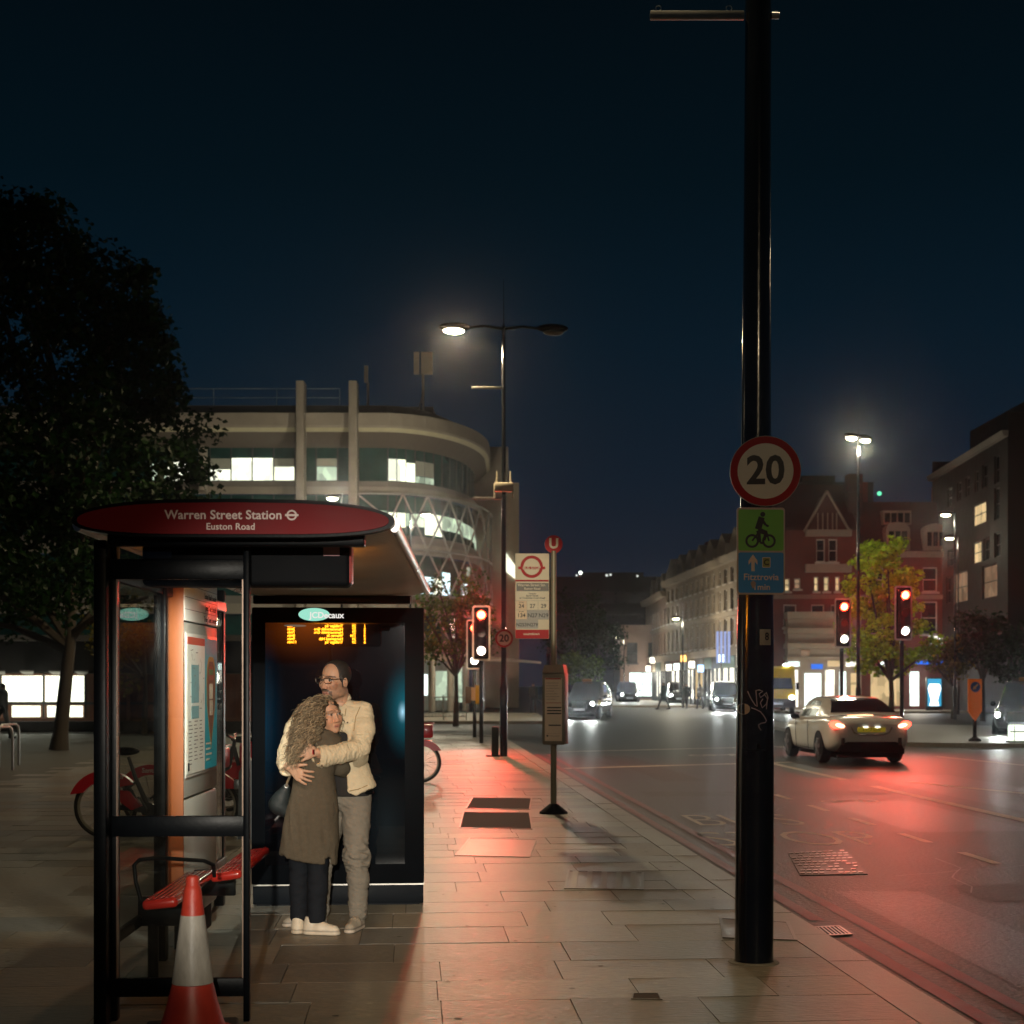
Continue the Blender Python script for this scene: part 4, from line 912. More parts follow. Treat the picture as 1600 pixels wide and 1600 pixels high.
def painted_glow(cx, cz, rx_, rz2, col, k_):                    # reflected lights and glow painted as emission on the panel glass
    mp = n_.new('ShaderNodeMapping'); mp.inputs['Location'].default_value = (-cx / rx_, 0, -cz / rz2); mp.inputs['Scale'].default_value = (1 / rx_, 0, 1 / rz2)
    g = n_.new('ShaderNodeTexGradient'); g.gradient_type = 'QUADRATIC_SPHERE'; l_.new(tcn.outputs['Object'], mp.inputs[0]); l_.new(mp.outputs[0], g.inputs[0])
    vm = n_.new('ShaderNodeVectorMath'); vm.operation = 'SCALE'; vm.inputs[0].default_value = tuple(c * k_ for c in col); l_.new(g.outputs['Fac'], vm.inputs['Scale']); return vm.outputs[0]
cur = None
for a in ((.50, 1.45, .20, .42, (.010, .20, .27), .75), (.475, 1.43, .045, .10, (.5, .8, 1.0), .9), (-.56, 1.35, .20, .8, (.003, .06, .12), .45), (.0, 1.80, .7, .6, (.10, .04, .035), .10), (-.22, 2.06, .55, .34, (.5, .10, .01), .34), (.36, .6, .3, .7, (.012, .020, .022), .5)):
    o_ = painted_glow(*a)
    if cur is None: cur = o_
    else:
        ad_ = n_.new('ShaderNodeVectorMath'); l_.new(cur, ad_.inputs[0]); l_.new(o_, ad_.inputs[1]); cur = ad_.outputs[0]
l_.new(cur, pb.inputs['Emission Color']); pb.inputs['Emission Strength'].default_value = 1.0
k = MB(); k.box((-.535, -.006, .305), (.492, .003, 2.090)); k.build('screen', scr, ad)  # panel glass carrying the painted reflections and glow
k = MB(); k.text('JCDecaux', .062, facing((-.085, -.003, 2.145)), 0, bold=.0016, ext=.001); k.build('lettering', glow('lit_lettering', (1, .97, .9), .85), ad, fix=False)
lg = MB()
lg.prism([(-.178 + .115 * math.cos(a), -.0015, 2.152 + .048 * math.sin(a)) for a in [i * 2 * math.pi / 40 for i in range(40)]], (0, .003, 0)); lg.build('lamp_reflection', glow('mint_oval', (.36, .82, .64), .95), ad)  # reflection of the shelter lamp, made as a glowing oval

# ---------------------------------------------------------------- information totem with map and poster
TX, TY = -2.005, 9.0
tot = thing('information_totem', 'grey information totem with street map and turquoise poster inside the shelter', 'totem', (TX, TY, 0), R(1.0))
gt = mat('totem_grey', (.42, .41, .37), .42, var=.08)
k = MB(); k.box((-.10, 0, .16), (0, 1.10, .93), bev=.02); k.box((-.10, 0, .938), (0, 1.10, 2.02), bev=.006); k.build('body', gt, tot)
k = MB(); k.box((-.096, -.012, .17), (-.002, .006, 2.32), bev=.004); k.build('side_trim', mat('orange_trim', (.30, .085, .022), .5, var=.1), tot)  # thin orange strip down the totem's near side
k = MB(); k.box((-.08, .1, 0), (-.02, 1.0, .17)); k.build('foot', M['black_matt'], tot)
k = MB(); k.box((-.095, .005, 2.030), (.002, 1.095, 2.33), bev=.004); k.build('header', mat('header_white', (.80, .80, .76), .4, var=.05), tot)
k = MB()
for z in (2.10, 2.175, 2.25): k.box((.002, .01, z), (.0032, 1.09, z + .003))
YF = lambda y, z: Matrix.Translation((.0035, y, z)) @ Matrix.Rotation(R(90), 4, 'Z') @ FACE
for i, s_ in enumerate(('Trinity Court is nearby', 'Jones Gate is nearby', 'Euston Road is nearby')): k.text(s_, .052, YF(1.06, 2.062 + .075 * i), 0, 'RIGHT', sx=.9)
k.build('header_lettering', M['ink'], tot, fix=False)
k = MB(); k.box((-.02, .03, 1.06), (.006, 1.07, 1.955), bev=.003); fr = k.build('poster_case', mat('case_pale', (.62, .60, .55), .35), tot)
k = MB(); k.box((.006, .05, 1.08), (.0085, .62, 1.935)); mp_ = k.build('map', mat('map_paper', (.82, .82, .74), .45, var=.05), fr)
k = MB(); k.box((.0085, .055, 1.885), (.0095, .615, 1.932), m=0); k.box((.0085, .18, 1.52), (.0095, .42, 1.76), m=1); k.box((.0085, .18, 1.42), (.0095, .42, 1.50), m=1)
rr_ = random.Random(5)
for i in range(26):
    y, z = rr_.uniform(.09, .58), rr_.uniform(1.46, 1.86); a = rr_.choice((0, 0, 1.2, 1.57, .5)); L = rr_.uniform(.02, .08)
    d = Vector((0, math.cos(a), math.sin(a))) * L; n = Vector((0, -math.sin(a), math.cos(a))) * .003
    P = Vector((.0098, y, z)); k.poly([P - n, P + d - n, P + d + n, P + n], 2)
for i in range(34):
    y = .09 + (i % 3) * .17 + rr_.uniform(0, .03); z = 1.40 - (i // 3) * .024; L = rr_.uniform(.05, .12)
    k.box((.0085, y, z), (.0092, min(.60, y + L), z + .007), m=2)
k.box((.0085, .07, 1.10), (.0095, .12, 1.15), m=3)
k.build('map_print', [mat('map_red', (.55, .10, .06), .5), mat('map_blue', (.22, .42, .45), .5), mat('map_lines', (.25, .24, .21), .5), M['ink']], mp_, fix=False)
k = MB(); k.box((.006, .62, 1.08), (.0085, 1.05, 1.935)); ps = k.build('poster', mat('poster_turquoise', (.015, .45, .58), .4, var=.1), fr)
k = MB()
def drop(s, x, m):                                          # long drop outline, wide at the top, point at the bottom
    P = []
    for i in range(25):
        t = i / 24; a = math.pi * t; yy = .835 - .155 * s * math.cos(a); zz = 1.60 + .20 * s * math.sin(a) ** .6 + (.02 * s if .4 < t < .6 else .03 * s)
        P.append((x, yy, zz))
    P += [(x, .835 + .148 * s, 1.50), (x, .835 + .09 * s, 1.50 - .12 * s), (x, .835 + .03 * s, 1.50 - .24 * s), (x, .835, 1.50 - .30 * s), (x, .835 - .03 * s, 1.50 - .24 * s), (x, .835 - .09 * s, 1.50 - .12 * s), (x, .835 - .148 * s, 1.50)]
    k.poly(P[::-1], m)
for s_, x, m in ((1.0, .0088, 0), (.86, .0092, 1), (.72, .0096, 2), (.60, .0100, 1)): drop(s_, x, m)
k.box((.0100, .765, 1.70), (.0104, .905, 1.735), m=3); k.box((.0100, .765, 1.665), (.0104, .905, 1.695), m=4)
for i, y in enumerate((.775, .808, .841, .874)):
    k.box((.0102, y, 1.54), (.0106, y + .022, 1.64), m=5); k.box((.0102, y + .004, 1.43), (.0106, y + .018, 1.53), m=5)
for i in range(4): k.box((.0088, .66, 1.24 - .035 * i), (.0092, .66 + (.18, .15, .20, .12)[i], 1.252 - .035 * i), m=5)
k.build('poster_print', [mat('poster_ochre', (.55, .36, .10), .5), mat('poster_brown', (.22, .12, .07), .5), mat('poster_rust', (.34, .11, .06), .5), mat('poster_green', (.10, .30, .12), .5), mat('poster_brick', (.40, .12, .08), .5), M['cream']], ps, fix=False)

# ---------------------------------------------------------------- perch seats
seat_m = mat('seat_red', (.50, .020, .012), .22, coat=.5, var=.12, vs=6)
bench = thing('perch_bench', 'pair of narrow red perch seats with a black hoop armrest inside the shelter', 'bench', (-1.86, 7.7, 0), R(1.5))
def plank(x, y0, y1, z, tilt):
    k = MB(); X = Matrix.Translation((x, 0, z)) @ Matrix.Rotation(tilt, 4, 'Y'); k.M = X
    k.box((-.093, y0, -.028), (.093, y1, .026), bev=.022, seg=4)
    for i in (-2, -1, 0, 1, 2): k.box((i * .032 - .010, y0 + .03, .024), (i * .032 + .010, y1 - .03, .0295), bev=.002)
    return k.build('seat', seat_m, bench)
plank(.015, 0, 1.16, .49, R(-6)); plank(.19, 1.02, 2.25, .50, R(-8))
k = MB()
A = [(-.085, .03, .50), (-.115, .035, .60), (-.125, .04, .69), (-.10, .05, .715), (-.02, .10, .72), (.08, .20, .70), (.17, .42, .665), (.205, .52, .63), (.205, .55, .56)]
k.tube(A, .0115, 10); k.build('armrest', M['black'], bench)
k = MB()
for y in (.45, 1.6): k.box((-.20, y, .30), (.15, y + .05, .462), bev=.006); k.cyl((-.12, y + .025, 0), (-.12, y + .025, .31), .03)
k.build('bracket', M['black'], bench)

# ---------------------------------------------------------------- traffic cone
cn = thing('traffic_cone', 'red traffic cone with one wide grimy white sleeve beside the shelter glass', 'traffic cone', gr(301, 1619), R(12))
cone_m = mat('cone_red', (.42, .035, .018), .45, var=.25, vs=7, bump=.2, bs=25)
k = MB(); k.lathe([(.19, .034), (.150, .05), (.137, .09), (.116, .16), (.094, .25)], n=40); k.build('lower_shell', cone_m, cn); k = MB(); k.lathe([(.0545, .567), (.040, .68), (.034, .70), (.030, .706), (.031, .738), (.026, .747), (.018, .742)], n=40); k.build('upper_shell', cone_m, cn)
k = MB(); k.lathe([(.095, .252), (.095, .254), (.0555, .565), (.0555, .567)], n=40); k.build('reflective_sleeve', mat('sleeve_white', (.36, .33, .28), .42, var=.4, vs=9, bump=.35, bs=30, stretch=(1, 1, .35)), cn)
k = MB(); k.box((-.215, -.215, 0), (.215, .215, .036), bev=.016, seg=3); k.build('base', M['rubber'], cn)
# ================================================================ STREET FURNITURE
def disc(k, c, r, y, m, n=40):
    k.poly([(c[0] + r * math.cos(2 * math.pi * i / n), y, c[1] + r * math.sin(2 * math.pi * i / n)) for i in range(n)], m)
def annulus(k, c, r0, r1, y, m, n=40):
    for i in range(n):
        a0, a1 = 2 * math.pi * i / n, 2 * math.pi * (i + 1) / n
        k.poly([(c[0] + r * math.cos(a), y, c[1] + r * math.sin(a)) for r, a in ((r0, a0), (r1, a0), (r1, a1), (r0, a1))], m)
def rrect(cx, cz, hw, hh, r, y, n=5):
    P = []
    for sx, sz, a0 in ((1, 1, 0), (-1, 1, 90), (-1, -1, 180), (1, -1, 270)):
        for i in range(n + 1):
            a = R(a0 + 90 * i / n); P.append((cx + sx * (hw - r) + r * math.cos(a), y, cz + sz * (hh - r) + r * math.sin(a)))
    return P
glow_lamp = glow('lamp_lens', (1.0, .93, .66), 26); glow_lamp_far = glow('lamp_lens_far', (1.0, .95, .62), 16)
DARKLENS = mat('unlit_lens', (.10, .10, .09), .2)
def luminaire(parent, side, arm, z, lit, lens_m=None, s=1.0):
    k = MB(); P = [(0, 0, z), (side * arm * .4, 0, z + .06), (side * arm * .75, 0, z + .02)]; k.tube(P, [.035, .03, .03], 8); k.build('arm', M['black'], parent)
    k = MB(); cx = side * (arm * .75 + .30)
    k.ball((cx, 0, z + .03), (.36, .15, .10), 18, 0); h = k.build('lantern', M['black_matt'], parent)
    k = MB(); k.ball((cx + side * .02, 0, z - .045), (.235, .13, .090), 18, 0); k.build('lens', (lens_m or glow_lamp) if lit else DARKLENS, h)
    return cx
def lamp_column(loc, label, z=9.5, lit=(1, 1), power=(2400, 2400), arm=1.0, rz=ST_A, top=.9, lens_m=None, group='street lamps along the road', base_r=.085, far=False):
    t = thing('street_lamp', label, 'street lamp', loc, rz, group)
    k = MB(); k.lathe([(base_r, 0), (base_r, 1.5), (base_r * .72, 1.62), (base_r * .62, 4.5), (base_r * .5, z), (.02, z + .12)], n=14)
    k.cyl((0, 0, z), (0, 0, z + top), .014, .006, 6); k.build('column', M['pole_black'], t)
    for i, sd in enumerate((-1, 1)):
        if lit[i] is None: continue
        cx = luminaire(t, sd, arm, z, lit[i], lens_m)
        if lit[i] and power[i]: lamp(t, (cx, 0, z - (.16 if not far else .36)), power[i], (1.0, .90, .66) if far else WARM, 'POINT' if far else 'SPOT', (0, 0, -1), R(165), .35, .18)
    return t
LC = lamp_column(gr(787, 1182), 'tall double armed lamp column near the corner, only its outer lantern lit', 9.5, (1, 0), (3000, 0), 1.05, top=1.1)
# equipment on that column
eq = thing('radio_unit', 'pale radio box with aerial stubs strapped round the double armed lamp column', 'radio unit', LC.location + Vector((0, -.09, 5.93)), ST_A)
k = MB(); k.box((-.21, -.10, -.06), (.21, .06, .14), bev=.02); k.build('case', M['cream'], eq)
k = MB()
for x in (-.15, .15): k.cyl((x, 0, .14), (x, 0, .40), .02, .016, 8)
for x in (-.20, .20): k.cyl((x, 0, -.20), (x, 0, .12), .018, m=0, n=8)
k.build('aerial', M['cream'], eq)
def banner_arm(loc, L, label, rz=0.0, r=.024, rings=False):
    t = thing('banner_arm', label, 'banner arm', loc, rz, 'banner arms on the lamp poles'); k = MB(); k.box((-L, -r * .7, -r), (.0, r * .7, r), bev=.006)
    k.build('arm', M['galv'], t)
    if rings:
        k = MB()
        for x in (-L + .05, -.09): k.tube([(x + .016 * math.cos(a), 0, r + .018 + .016 * math.sin(a)) for a in [i * 2 * math.pi / 12 for i in range(12)]], .003, 6, closed=True)
        k.cyl((.16, 0, 0), (.205, 0, 0), .02, m=0); k.build('eyelet', M['steel'], t)
    return t
banner_arm(LC.location + Vector((-.03, -.05, 8.18)), .68, 'upper pale banner arm on the double armed lamp column', ST_A)
banner_arm(LC.location + Vector((-.03, -.05, 5.73)), .66, 'lower pale banner arm under the radio box', ST_A)
SPZ = mat('sign_white', (.80, .74, .62), .4, var=.06)
def speed_sign(loc, r, label, rz=0.0):
    t = thing('speed_limit_sign', label, 'road sign', loc, rz, 'round 20 speed limit signs')
    k = MB(); k.cyl((0, 0, 0), (0, .012, 0), r, n=48); k.build('plate', M['galv'], t)
    k = MB(); disc(k, (0, 0), r * .80, -.0022, 0); annulus(k, (0, 0), r * .785, r * .985, -.003, 1); k.build('face', [SPZ, M['red_sign']], t, fix=False)
    k = MB(); k.text('20', r * 1.12, facing((0, -.0045, -.012 * r)), 0, bold=r * .028, sx=.96); k.build('lettering', M['ink'], t, fix=False)
    k = MB(); k.box((-r * .5, .012, r * .35), (r * .5, .05, r * .45)); k.box((-r * .5, .012, -r * .45), (r * .5, .05, -r * .35)); k.build('bracket', M['black'], t)
    return t
speed_sign(LC.location + Vector((.01, -.16, 2.62)), .20, 'small red tinted 20 sign low on the double armed lamp column')
bin_ = thing('litter_bin', 'slim dark bin standing against the foot of the lamp column', 'bin', LC.location + Vector((-.18, .02, 0)), ST_A)
k = MB(); k.box((-.09, -.12, .03), (.06, .12, .66), bev=.012); k.build('body', mat('bin_dark', (.012, .02, .022), .45), bin_)
k = MB(); k.box((-.21, -.14, 0), (.10, .14, .03), bev=.006); k.build('base', M['black_matt'], bin_)

# ---------------------------------------------------------------- the tall near pole
tp = thing('street_lamp', 'thick glossy black pole in the pavement carrying the large 20 sign, lit lanterns high overhead', 'street lamp', gr(1178, 1503), ST_A, 'street lamps along the road')
k = MB()
PRF = [(.118, 0), (.1135, .02), (.112, 1.2), (.110, 1.25), (.1075, 1.9), (.095, 2.4), (.088, 3.0), (.081, 4.2), (.0765, 5.6), (.066, 8), (.055, 9.6), (.02, 9.7)]
A = None
for r, z in PRF:
    B_ = k.ring((z * .0045, 0, z), (0, 0, 1), r, 40); 
    if A: k.skin(A, B_, 0)
    A = B_
k._f(A, 0); k.build('column', M['pole_black'], tp)
k = MB(); k.lathe([(.112, 0), (.150, .0005), (.148, .003), (.120, .006), (.114, .012)], n=32); k.build('collar', mat('mortar_collar', (.20, .18, .14), .8, bump=.6, bs=50), tp)
k = MB(); k.box((-.012, -.1165, 1.262), (.012, -.108, 1.29)); k.tube([(.10 * math.sin(a), -.1135 * math.cos(a), 1.255) for a in [R(-75 + 10 * i) for i in range(16)]], .0022, 5); k.build('door_seam', M['black'], tp)
for i, sd in enumerate((-1, 1)):
    cx = luminaire(tp, sd, 1.1, 9.6, True); lamp(tp, (cx, 0, 9.42), (430, 300)[i], WARM, 'SPOT', (0, 0, -1), R(160), .4, .16)
PB = tp.location
ba = banner_arm(PB + Vector((-.06, -.02, 5.575)), .555, 'bare banner arm with two eyelets near the top of the thick black pole', 0, .024, True)
speed_sign(at(1196, 736, 8.50), .204, 'large round 20 speed limit sign on the thick black pole', R(-4))
# cycle route sign
cs = thing('cycle_route_sign', 'rectangular green and blue cycle route sign reading Fitztrovia', 'road sign', at(1189, 861, 8.52), R(3))
hw, hh = .141, .252
k = MB(); k.prism(rrect(0, 0, hw, hh, .018, 0), (0, .006, 0)); k.build('plate', mat('sign_edge', (.62, .52, .44), .5, var=.05), cs)
sg, sb_ = mat('sign_green', (.17, .58, .05), .4, var=.12), mat('sign_blue', (.02, .31, .82), .4, var=.1)
k = MB(); k.poly(rrect(0, .121, hw - .009, .119, .012, -.0012), 0); k.poly(rrect(0, -.125, hw - .009, .117, .012, -.0012), 1); k.build('face', [sg, sb_], cs, fix=False)
k = MB(); Y_ = -.0024
annulus(k, (-.052, .058), .027, .040, Y_, 0); annulus(k, (.046, .058), .027, .040, Y_, 0)        # wheels
disc(k, (.010, .212), .0145, Y_, 0, 20)
def limb(x0, z0, x1, z1, w0, w1, m=0):
    d = Vector((x1 - x0, 0, z1 - z0)).normalized(); n = Vector((-d.z, 0, d.x))
    a, b2 = Vector((x0, Y_, z0)), Vector((x1, Y_, z1)); k.poly([a - n * w0, b2 - n * w1, b2 + n * w1, a + n * w0], m)
limb(.004, .196, -.018, .125, .018, .019); limb(.002, .185, .028, .150, .010, .007); limb(.028, .150, .045, .143, .007, .006)
limb(-.018, .122, .030, .105, .017, .012); limb(.030, .108, .018, .062, .011, .008); limb(-.016, .118, -.006, .050, .012, .008); limb(-.006, .05, .01, .044, .007, .006)
limb(-.052, .058, -.02, .10, .005, .005); limb(.046, .058, .030, .118, .005, .005)
k.build('cyclist_symbol', M['ink'], cs, fix=False)
k = MB(); k.poly([(-.047 + x, Y_, -.062 + z) for x, z in ((-.010, -.055), (.010, -.055), (.010, 0), (.026, -.018), (.026, .006), (0, .042), (-.026, .006), (-.026, -.018), (-.010, 0))], 0)
k.poly(rrect(.031, -.066, .024, .030, .006, Y_), 1); k.poly(rrect(.031, -.066, .020, .026, .004, Y_ - .0006), 2)
k.text('C', .046, facing((.031, Y_ - .0018, -.067)), 3, bold=.0010)
k.text('Fitztrovia', .053, facing((0, Y_ - .001, -.152)), 0, bold=.0007, sx=.98, sp=1.04); k.text('1min', .050, facing((.003, Y_ - .001, -.210)), 0, bold=.0007, sp=1.04)
k.poly([(-.046 + .014 * math.cos(a) * (1 + .3 * math.sin(3 * a)), Y_ - .003, -.195 + .022 * math.sin(a)) for a in [i * .5236 for i in range(12)]], 4)
pk = mat('sign_print', (.85, .74, .66), .5, var=.06)
k.build('lettering', [pk, pk, mat('sign_lime', (.30, .36, .10), .5), M['ink'], mat('torn_sticker', (.45, .37, .33), .7)], cs, fix=False)
k = MB()
for z in (.16, -.16): k.box((-.08, .006, z - .012), (.08, .05, z + .012))
k.build('bracket', M['galv'], cs)
# stickers and scratched tag on the pole, curved to it
def on_pole(k, P, m, r_=None, w=.004):
    pts = []
    for (u, v) in P:
        z = 1.65 + (1066 - v) * 8.58 / F; r = np.interp(z, [a[1] for a in PRF], [a[0] for a in PRF]) + .0012
        x = gx(u, 8.58) - PB.x - z * .0045; x = max(-.98 * r, min(.98 * r, x)); pts.append(Vector((x + z * .0045, -math.sqrt(r * r - x * x), z)))
    return pts
tg = MB()
for st_ in ([(1167, 1080), (1171, 1090), (1178, 1102), (1181, 1104), (1180, 1092), (1179, 1079), (1184, 1078), (1190, 1080), (1184, 1084), (1186, 1090), (1192, 1086), (1196, 1082), (1199, 1090), (1196, 1100), (1189, 1106), (1186, 1098), (1190, 1092)],
            [(1192, 1084), (1198, 1092), (1196, 1108)], [(1172, 1106), (1178, 1108), (1186, 1112), (1192, 1119), (1196, 1126), (1194, 1129), (1187, 1130), (1183, 1133), (1184, 1137), (1187, 1141)]):
    tg.tube(on_pole(tg, st_, 0), .0028, 5)
tgo = tg.build('scribbled_tag', mat('tag_paint', (.42, .33, .34), .6), tp)
k = MB(); P = on_pole(k, [(1162 + 8.5 * math.cos(a), 1108 + 8.5 * math.sin(a)) for a in [i * 2 * math.pi / 14 for i in range(14)]], 0); k.poly(P); k.build('round_sticker', mat('paper_sticker', (.36, .32, .24), .7), tp, fix=False)
k = MB()
for i in range(6):
    u0, u1 = 1185 + i * 3.2, 1185 + (i + 1) * 3.2; a = on_pole(k, [(u0, 1008), (u1, 1008), (u1, 983), (u0, 983)], 0); k.poly(a)
nb = k.build('number_plate', mat('number_label', (.50, .44, .36), .6), tp, fix=False)
k = MB(); a = on_pole(k, [(1197, 995)], 0)[0]; k.text('8', .062, facing((a.x, a.y - .0022, a.z), R(28)), 0, bold=.001); k.build('lettering', M['ink'], nb, fix=False)

# ---------------------------------------------------------------- bus stop flag
bs = gr(865, 1271); 
sp = thing('bus_stop_post', 'slim grey bus stop post with round red U disc on top and conical foot', 'bus stop', bs, ST_A * .5)
k = MB(); k.cyl((0, 0, .05), (0, 0, 3.30), .038, .036, 16); k.build('pole', mat('stop_pole', (.26, .24, .17), .45, metal=.3, var=.15), sp)
k = MB(); k.lathe([(.178, 0), (.178, .02), (.06, .115), (.04, .125)], n=28); k.build('foot', M['black_matt'], sp)
k = MB(); k.cyl((0, -.02, 3.385), (0, .02, 3.385), .113, n=36); k.box((-.035, -.018, 3.22), (.035, .018, 3.31), bev=.008); dm = k.build('disc', M['red_sign'], sp)
k = MB(); k.text('U', .175, facing((0, -.0225, 3.388)), 0, bold=.0055); k.build('lettering', M['cream'], dm, fix=False)
fl = thing('bus_stop_flag', 'cream bus stop flag with red ring and route numbers beside the U disc', 'bus stop sign', at(831.5, 931.5, 18.6), R(2))
hw, hh = .214, .538
k = MB(); k.box((-hw, -.02, -hh), (hw, .02, hh), bev=.004); k.build('panel', M['cream'], fl)
k = MB(); Y_ = -.0215
annulus(k, (-.007, .37), .104, .142, Y_, 0); k.box((-.177, -.0235, .338), (.163, -.0215, .372), m=0)
k.box((-hw + .002, -.0215, .183), (hw - .008, -.0205, .205), m=0); k.box((-hw + .002, -.0215, -hh + .002), (hw - .004, -.0205, -.424), m=0)
k.box((-.20, -.0215, .062), (hw - .006, -.0205, .165), m=1)
for i in range(3):
    for j in range(3):
        x0, z0 = -hw + .008 + j * .140, -.175 - i * .118
        if (i == 1 and j > 0) or (i == 2 and j < 2): k.box((x0, -.0215, z0), (x0 + .137, -.0205, z0 + .115), m=2)
        elif (i, j) in ((0, 0), (1, 0)): k.box((x0, -.0215, z0), (x0 + .137, -.0205, z0 + .115), m=4)
for z in (-.06, -.177, -.295): k.box((-hw + .004, -.0222, z), (hw - .004, -.0214, z + .003), m=3)
for x in (-.068, .072): k.box((x, -.0222, -.41), (x + .003, -.0214, -.06), m=3)
k.build('print', [M['red_sign'], mat('flag_grey', (.13, .125, .11), .5), mat('night_tile', (.36, .35, .33), .5), M['grey'], mat('route_tile', (.74, .56, .38), .5)], fl, fix=False)
k = MB(); T = lambda s_, sz, x, z, m, b_=.0006: k.text(s_, sz, facing((x, -.0245, z)), m, bold=b_)
T('BUS STOP', .052, -.007, .355, 0, .0012); T('Warren Street Stn', .046, -.01, .138, 0); T('Euston Road', .040, 0, .093, 0)
T('Towards', .026, 0, .03, 1); T('Baker Street', .030, 0, .004, 1); T('or Tottenham Court Road', .030, 0, -.025, 1)
for i, row in enumerate((('24', '27', '29'), ('134', 'N27', 'N29'), ('N253', 'N279', ''))):
    for j, tx in enumerate(row):
        if tx: T(tx, .070 if len(tx) < 4 else .060, -hw + .077 + j * .140, -.128 - i * .118, 1, .0012)
T('24 hour', .020, -hw + .077, -.078, 1); T('24 hour', .020, -hw + .077, -.196, 1)
T('countdown', .044, -.01, -.478, 0)
k.build('lettering', [M['cream'], M['ink']], fl, fix=False)
k = MB()
for z in (.4, -.4): k.box((hw, -.012, z), (hw + .07, .012, z + .03))
k.build('clamp', M['black'], fl)
tcse = thing('timetable_case', 'grey timetable case clamped to the bus stop post with paper timetables', 'timetable case', at(866, 1101, 18.5), R(-13))
cg = mat('case_grey', (.20, .185, .14), .45, metal=.2, var=.12)
k = MB(); k.box((-.142, -.06, -.50), (.142, .20, .40), bev=.012); k.prism([(-.142, -.075, .40), (.142, -.075, .40), (.12, -.04, .50), (-.12, -.04, .50)], (0, .22, 0)); k.build('body', cg, tcse)
k = MB(); k.box((-.108, -.0625, -.455), (.110, -.0595, .335)); pap = k.build('paper', mat('timetable_paper', (.76, .63, .50), .5, var=.06), tcse)
k = MB(); k.box((-.10, -.0635, .318), (.102, -.0626, .332), m=1)
for i in range(7): k.box((-.09, -.0635, .27 - .034 * i), (-.09 + (.16, .15, .17, .10, .14, .17, .12)[i], -.0626, .2745 - .034 * i), m=2)
k.box((-.09, -.0635, .02), (.10, -.0626, .026), m=1)
for z in (-.045, -.082, -.118): k.box((-.08, -.0635, z), (.102, -.0626, z + .016), m=0)
k.poly([(-.055, -.0640, -.15), (-.045, -.0640, -.145), (.005, -.0640, -.225), (-.005, -.0640, -.228)], 3)
k.box((-.06, -.0635, -.265), (.095, -.0626, -.250), m=0); k.box((-.085, -.0635, -.40), (-.065, -.0626, -.38), m=0); k.box((-.05, -.0635, -.394), (.08, -.0626, -.390), m=2); k.box((-.09, -.0635, -.36), (.09, -.0626, -.358), m=2)
k.build('print', [M['ink'], M['red_sign'], mat('faint_print', (.30, .22, .17), .6), M['cream']], pap, fix=False)
k = MB(); k.box((-.16, .02, -.47), (-.140, .17, .38), bev=.006); k.build('side_case', mat('side_case', (.14, .13, .11), .4, var=.2), tcse)

# ---------------------------------------------------------------- traffic lights
red_glow = glow('red_signal', (1.0, .030, .011), 60); red_core = glow('red_signal_core', (1.0, .55, .38), 14); white_glow = glow('white_signal', (1.0, .93, .80), 9)
def signal(loc, label, zc=3.0, hh=.75, hw=.245, rz=0.0, spot=600, aim=(-.1, -1, -.13), border=None, pole_z=None, white=True, group='traffic signals showing red'):
    t = thing('traffic_light', label, 'traffic light', loc, rz, group)
    k = MB(); k.cyl((0, 0, 0), (0, 0, zc + hh - .1), .057, n=14); k.build('pole', M['pole_black'], t)
    k = MB(); k.prism(rrect(0, zc, hw, hh, .07, -.12), (0, .012, 0)); k.build('backing_board', M['black_matt'], t)
    k = MB(); A = rrect(0, zc, hw, hh, .07, -.1225); B_ = rrect(0, zc, hw - .045, hh - .045, .04, -.1225)
    for i in range(len(A)): j = (i + 1) % len(A); k.poly([A[i], A[j], B_[j], B_[i]])
    k.build('white_border', border or mat('signal_border', (.70, .66, .58), .4), t, fix=False)
    k = MB(); k.box((-.15, -.26, zc - hh + .10), (.15, -.115, zc + hh - .10), bev=.03); hd = k.build('signal_head', M['black'], t)
    zs = (zc + hh - .26, zc, zc - hh + .26)
    for i, z in enumerate(zs):
        k = MB(); k.cyl((0, -.268, z), (0, -.258, z), .112, n=28)
        k.build('lens', (red_glow, mat('dark_lens', (.05, .01, .01), .2), white_glow if white else mat('dark_green_lens', (.01, .04, .03), .2))[i], hd)
        if i == 0: kc = MB(); kc.cyl((0, -.270, z), (0, -.2685, z), .062, n=20); kc.build('lamp_core', red_core, hd)
        k = MB(); n = 12; A, B2, A2, B3 = [], [], [], []
        for j in range(n + 1):
            a = R(-15 + 210 * j / n); A.append(k._v((.125 * math.cos(a), -.26, z + .125 * math.sin(a)))); B2.append(k._v((.125 * math.cos(a), -.26 - .17 * (.45 + .55 * max(0, math.sin(a))), z + .125 * math.sin(a))))
        for j in range(n): k._f([A[j], A[j + 1], B2[j + 1], B2[j]], 0)
        k.build('visor', M['black_matt'], hd, fix=False)
    lamp(t, (0, -.42, zs[0]), spot, REDL, 'SPOT', aim, R(95), .9, .12) if spot else None
    if white: lamp(t, (0, -.42, zs[2]), 45, (1, .9, .72), 'SPOT', aim, R(95), .9, .10)
    return t
bright_border = mat('lit_border', (.80, .76, .66), .4)
S1 = signal(gr(752, 1161), 'front traffic light with a bright white border left of the lamp column', zc=2.98, hh=.745, hw=.245, rz=R(1), spot=1250, aim=(.03, -1, -.17), border=bright_border)
S2 = signal(gr(741.5, 1152), 'rear traffic light half hidden behind another beside the yellow button box', zc=2.78, hh=.745, hw=.245, rz=R(1), spot=0, border=bright_border)
S3 = signal(gr(1315, 1152, -.0), 'smaller red traffic light between the thick pole and the bright leafy tree', zc=3.42, hh=.74, hw=.25, rz=R(4), spot=480, aim=(-.18, -1, -.12))
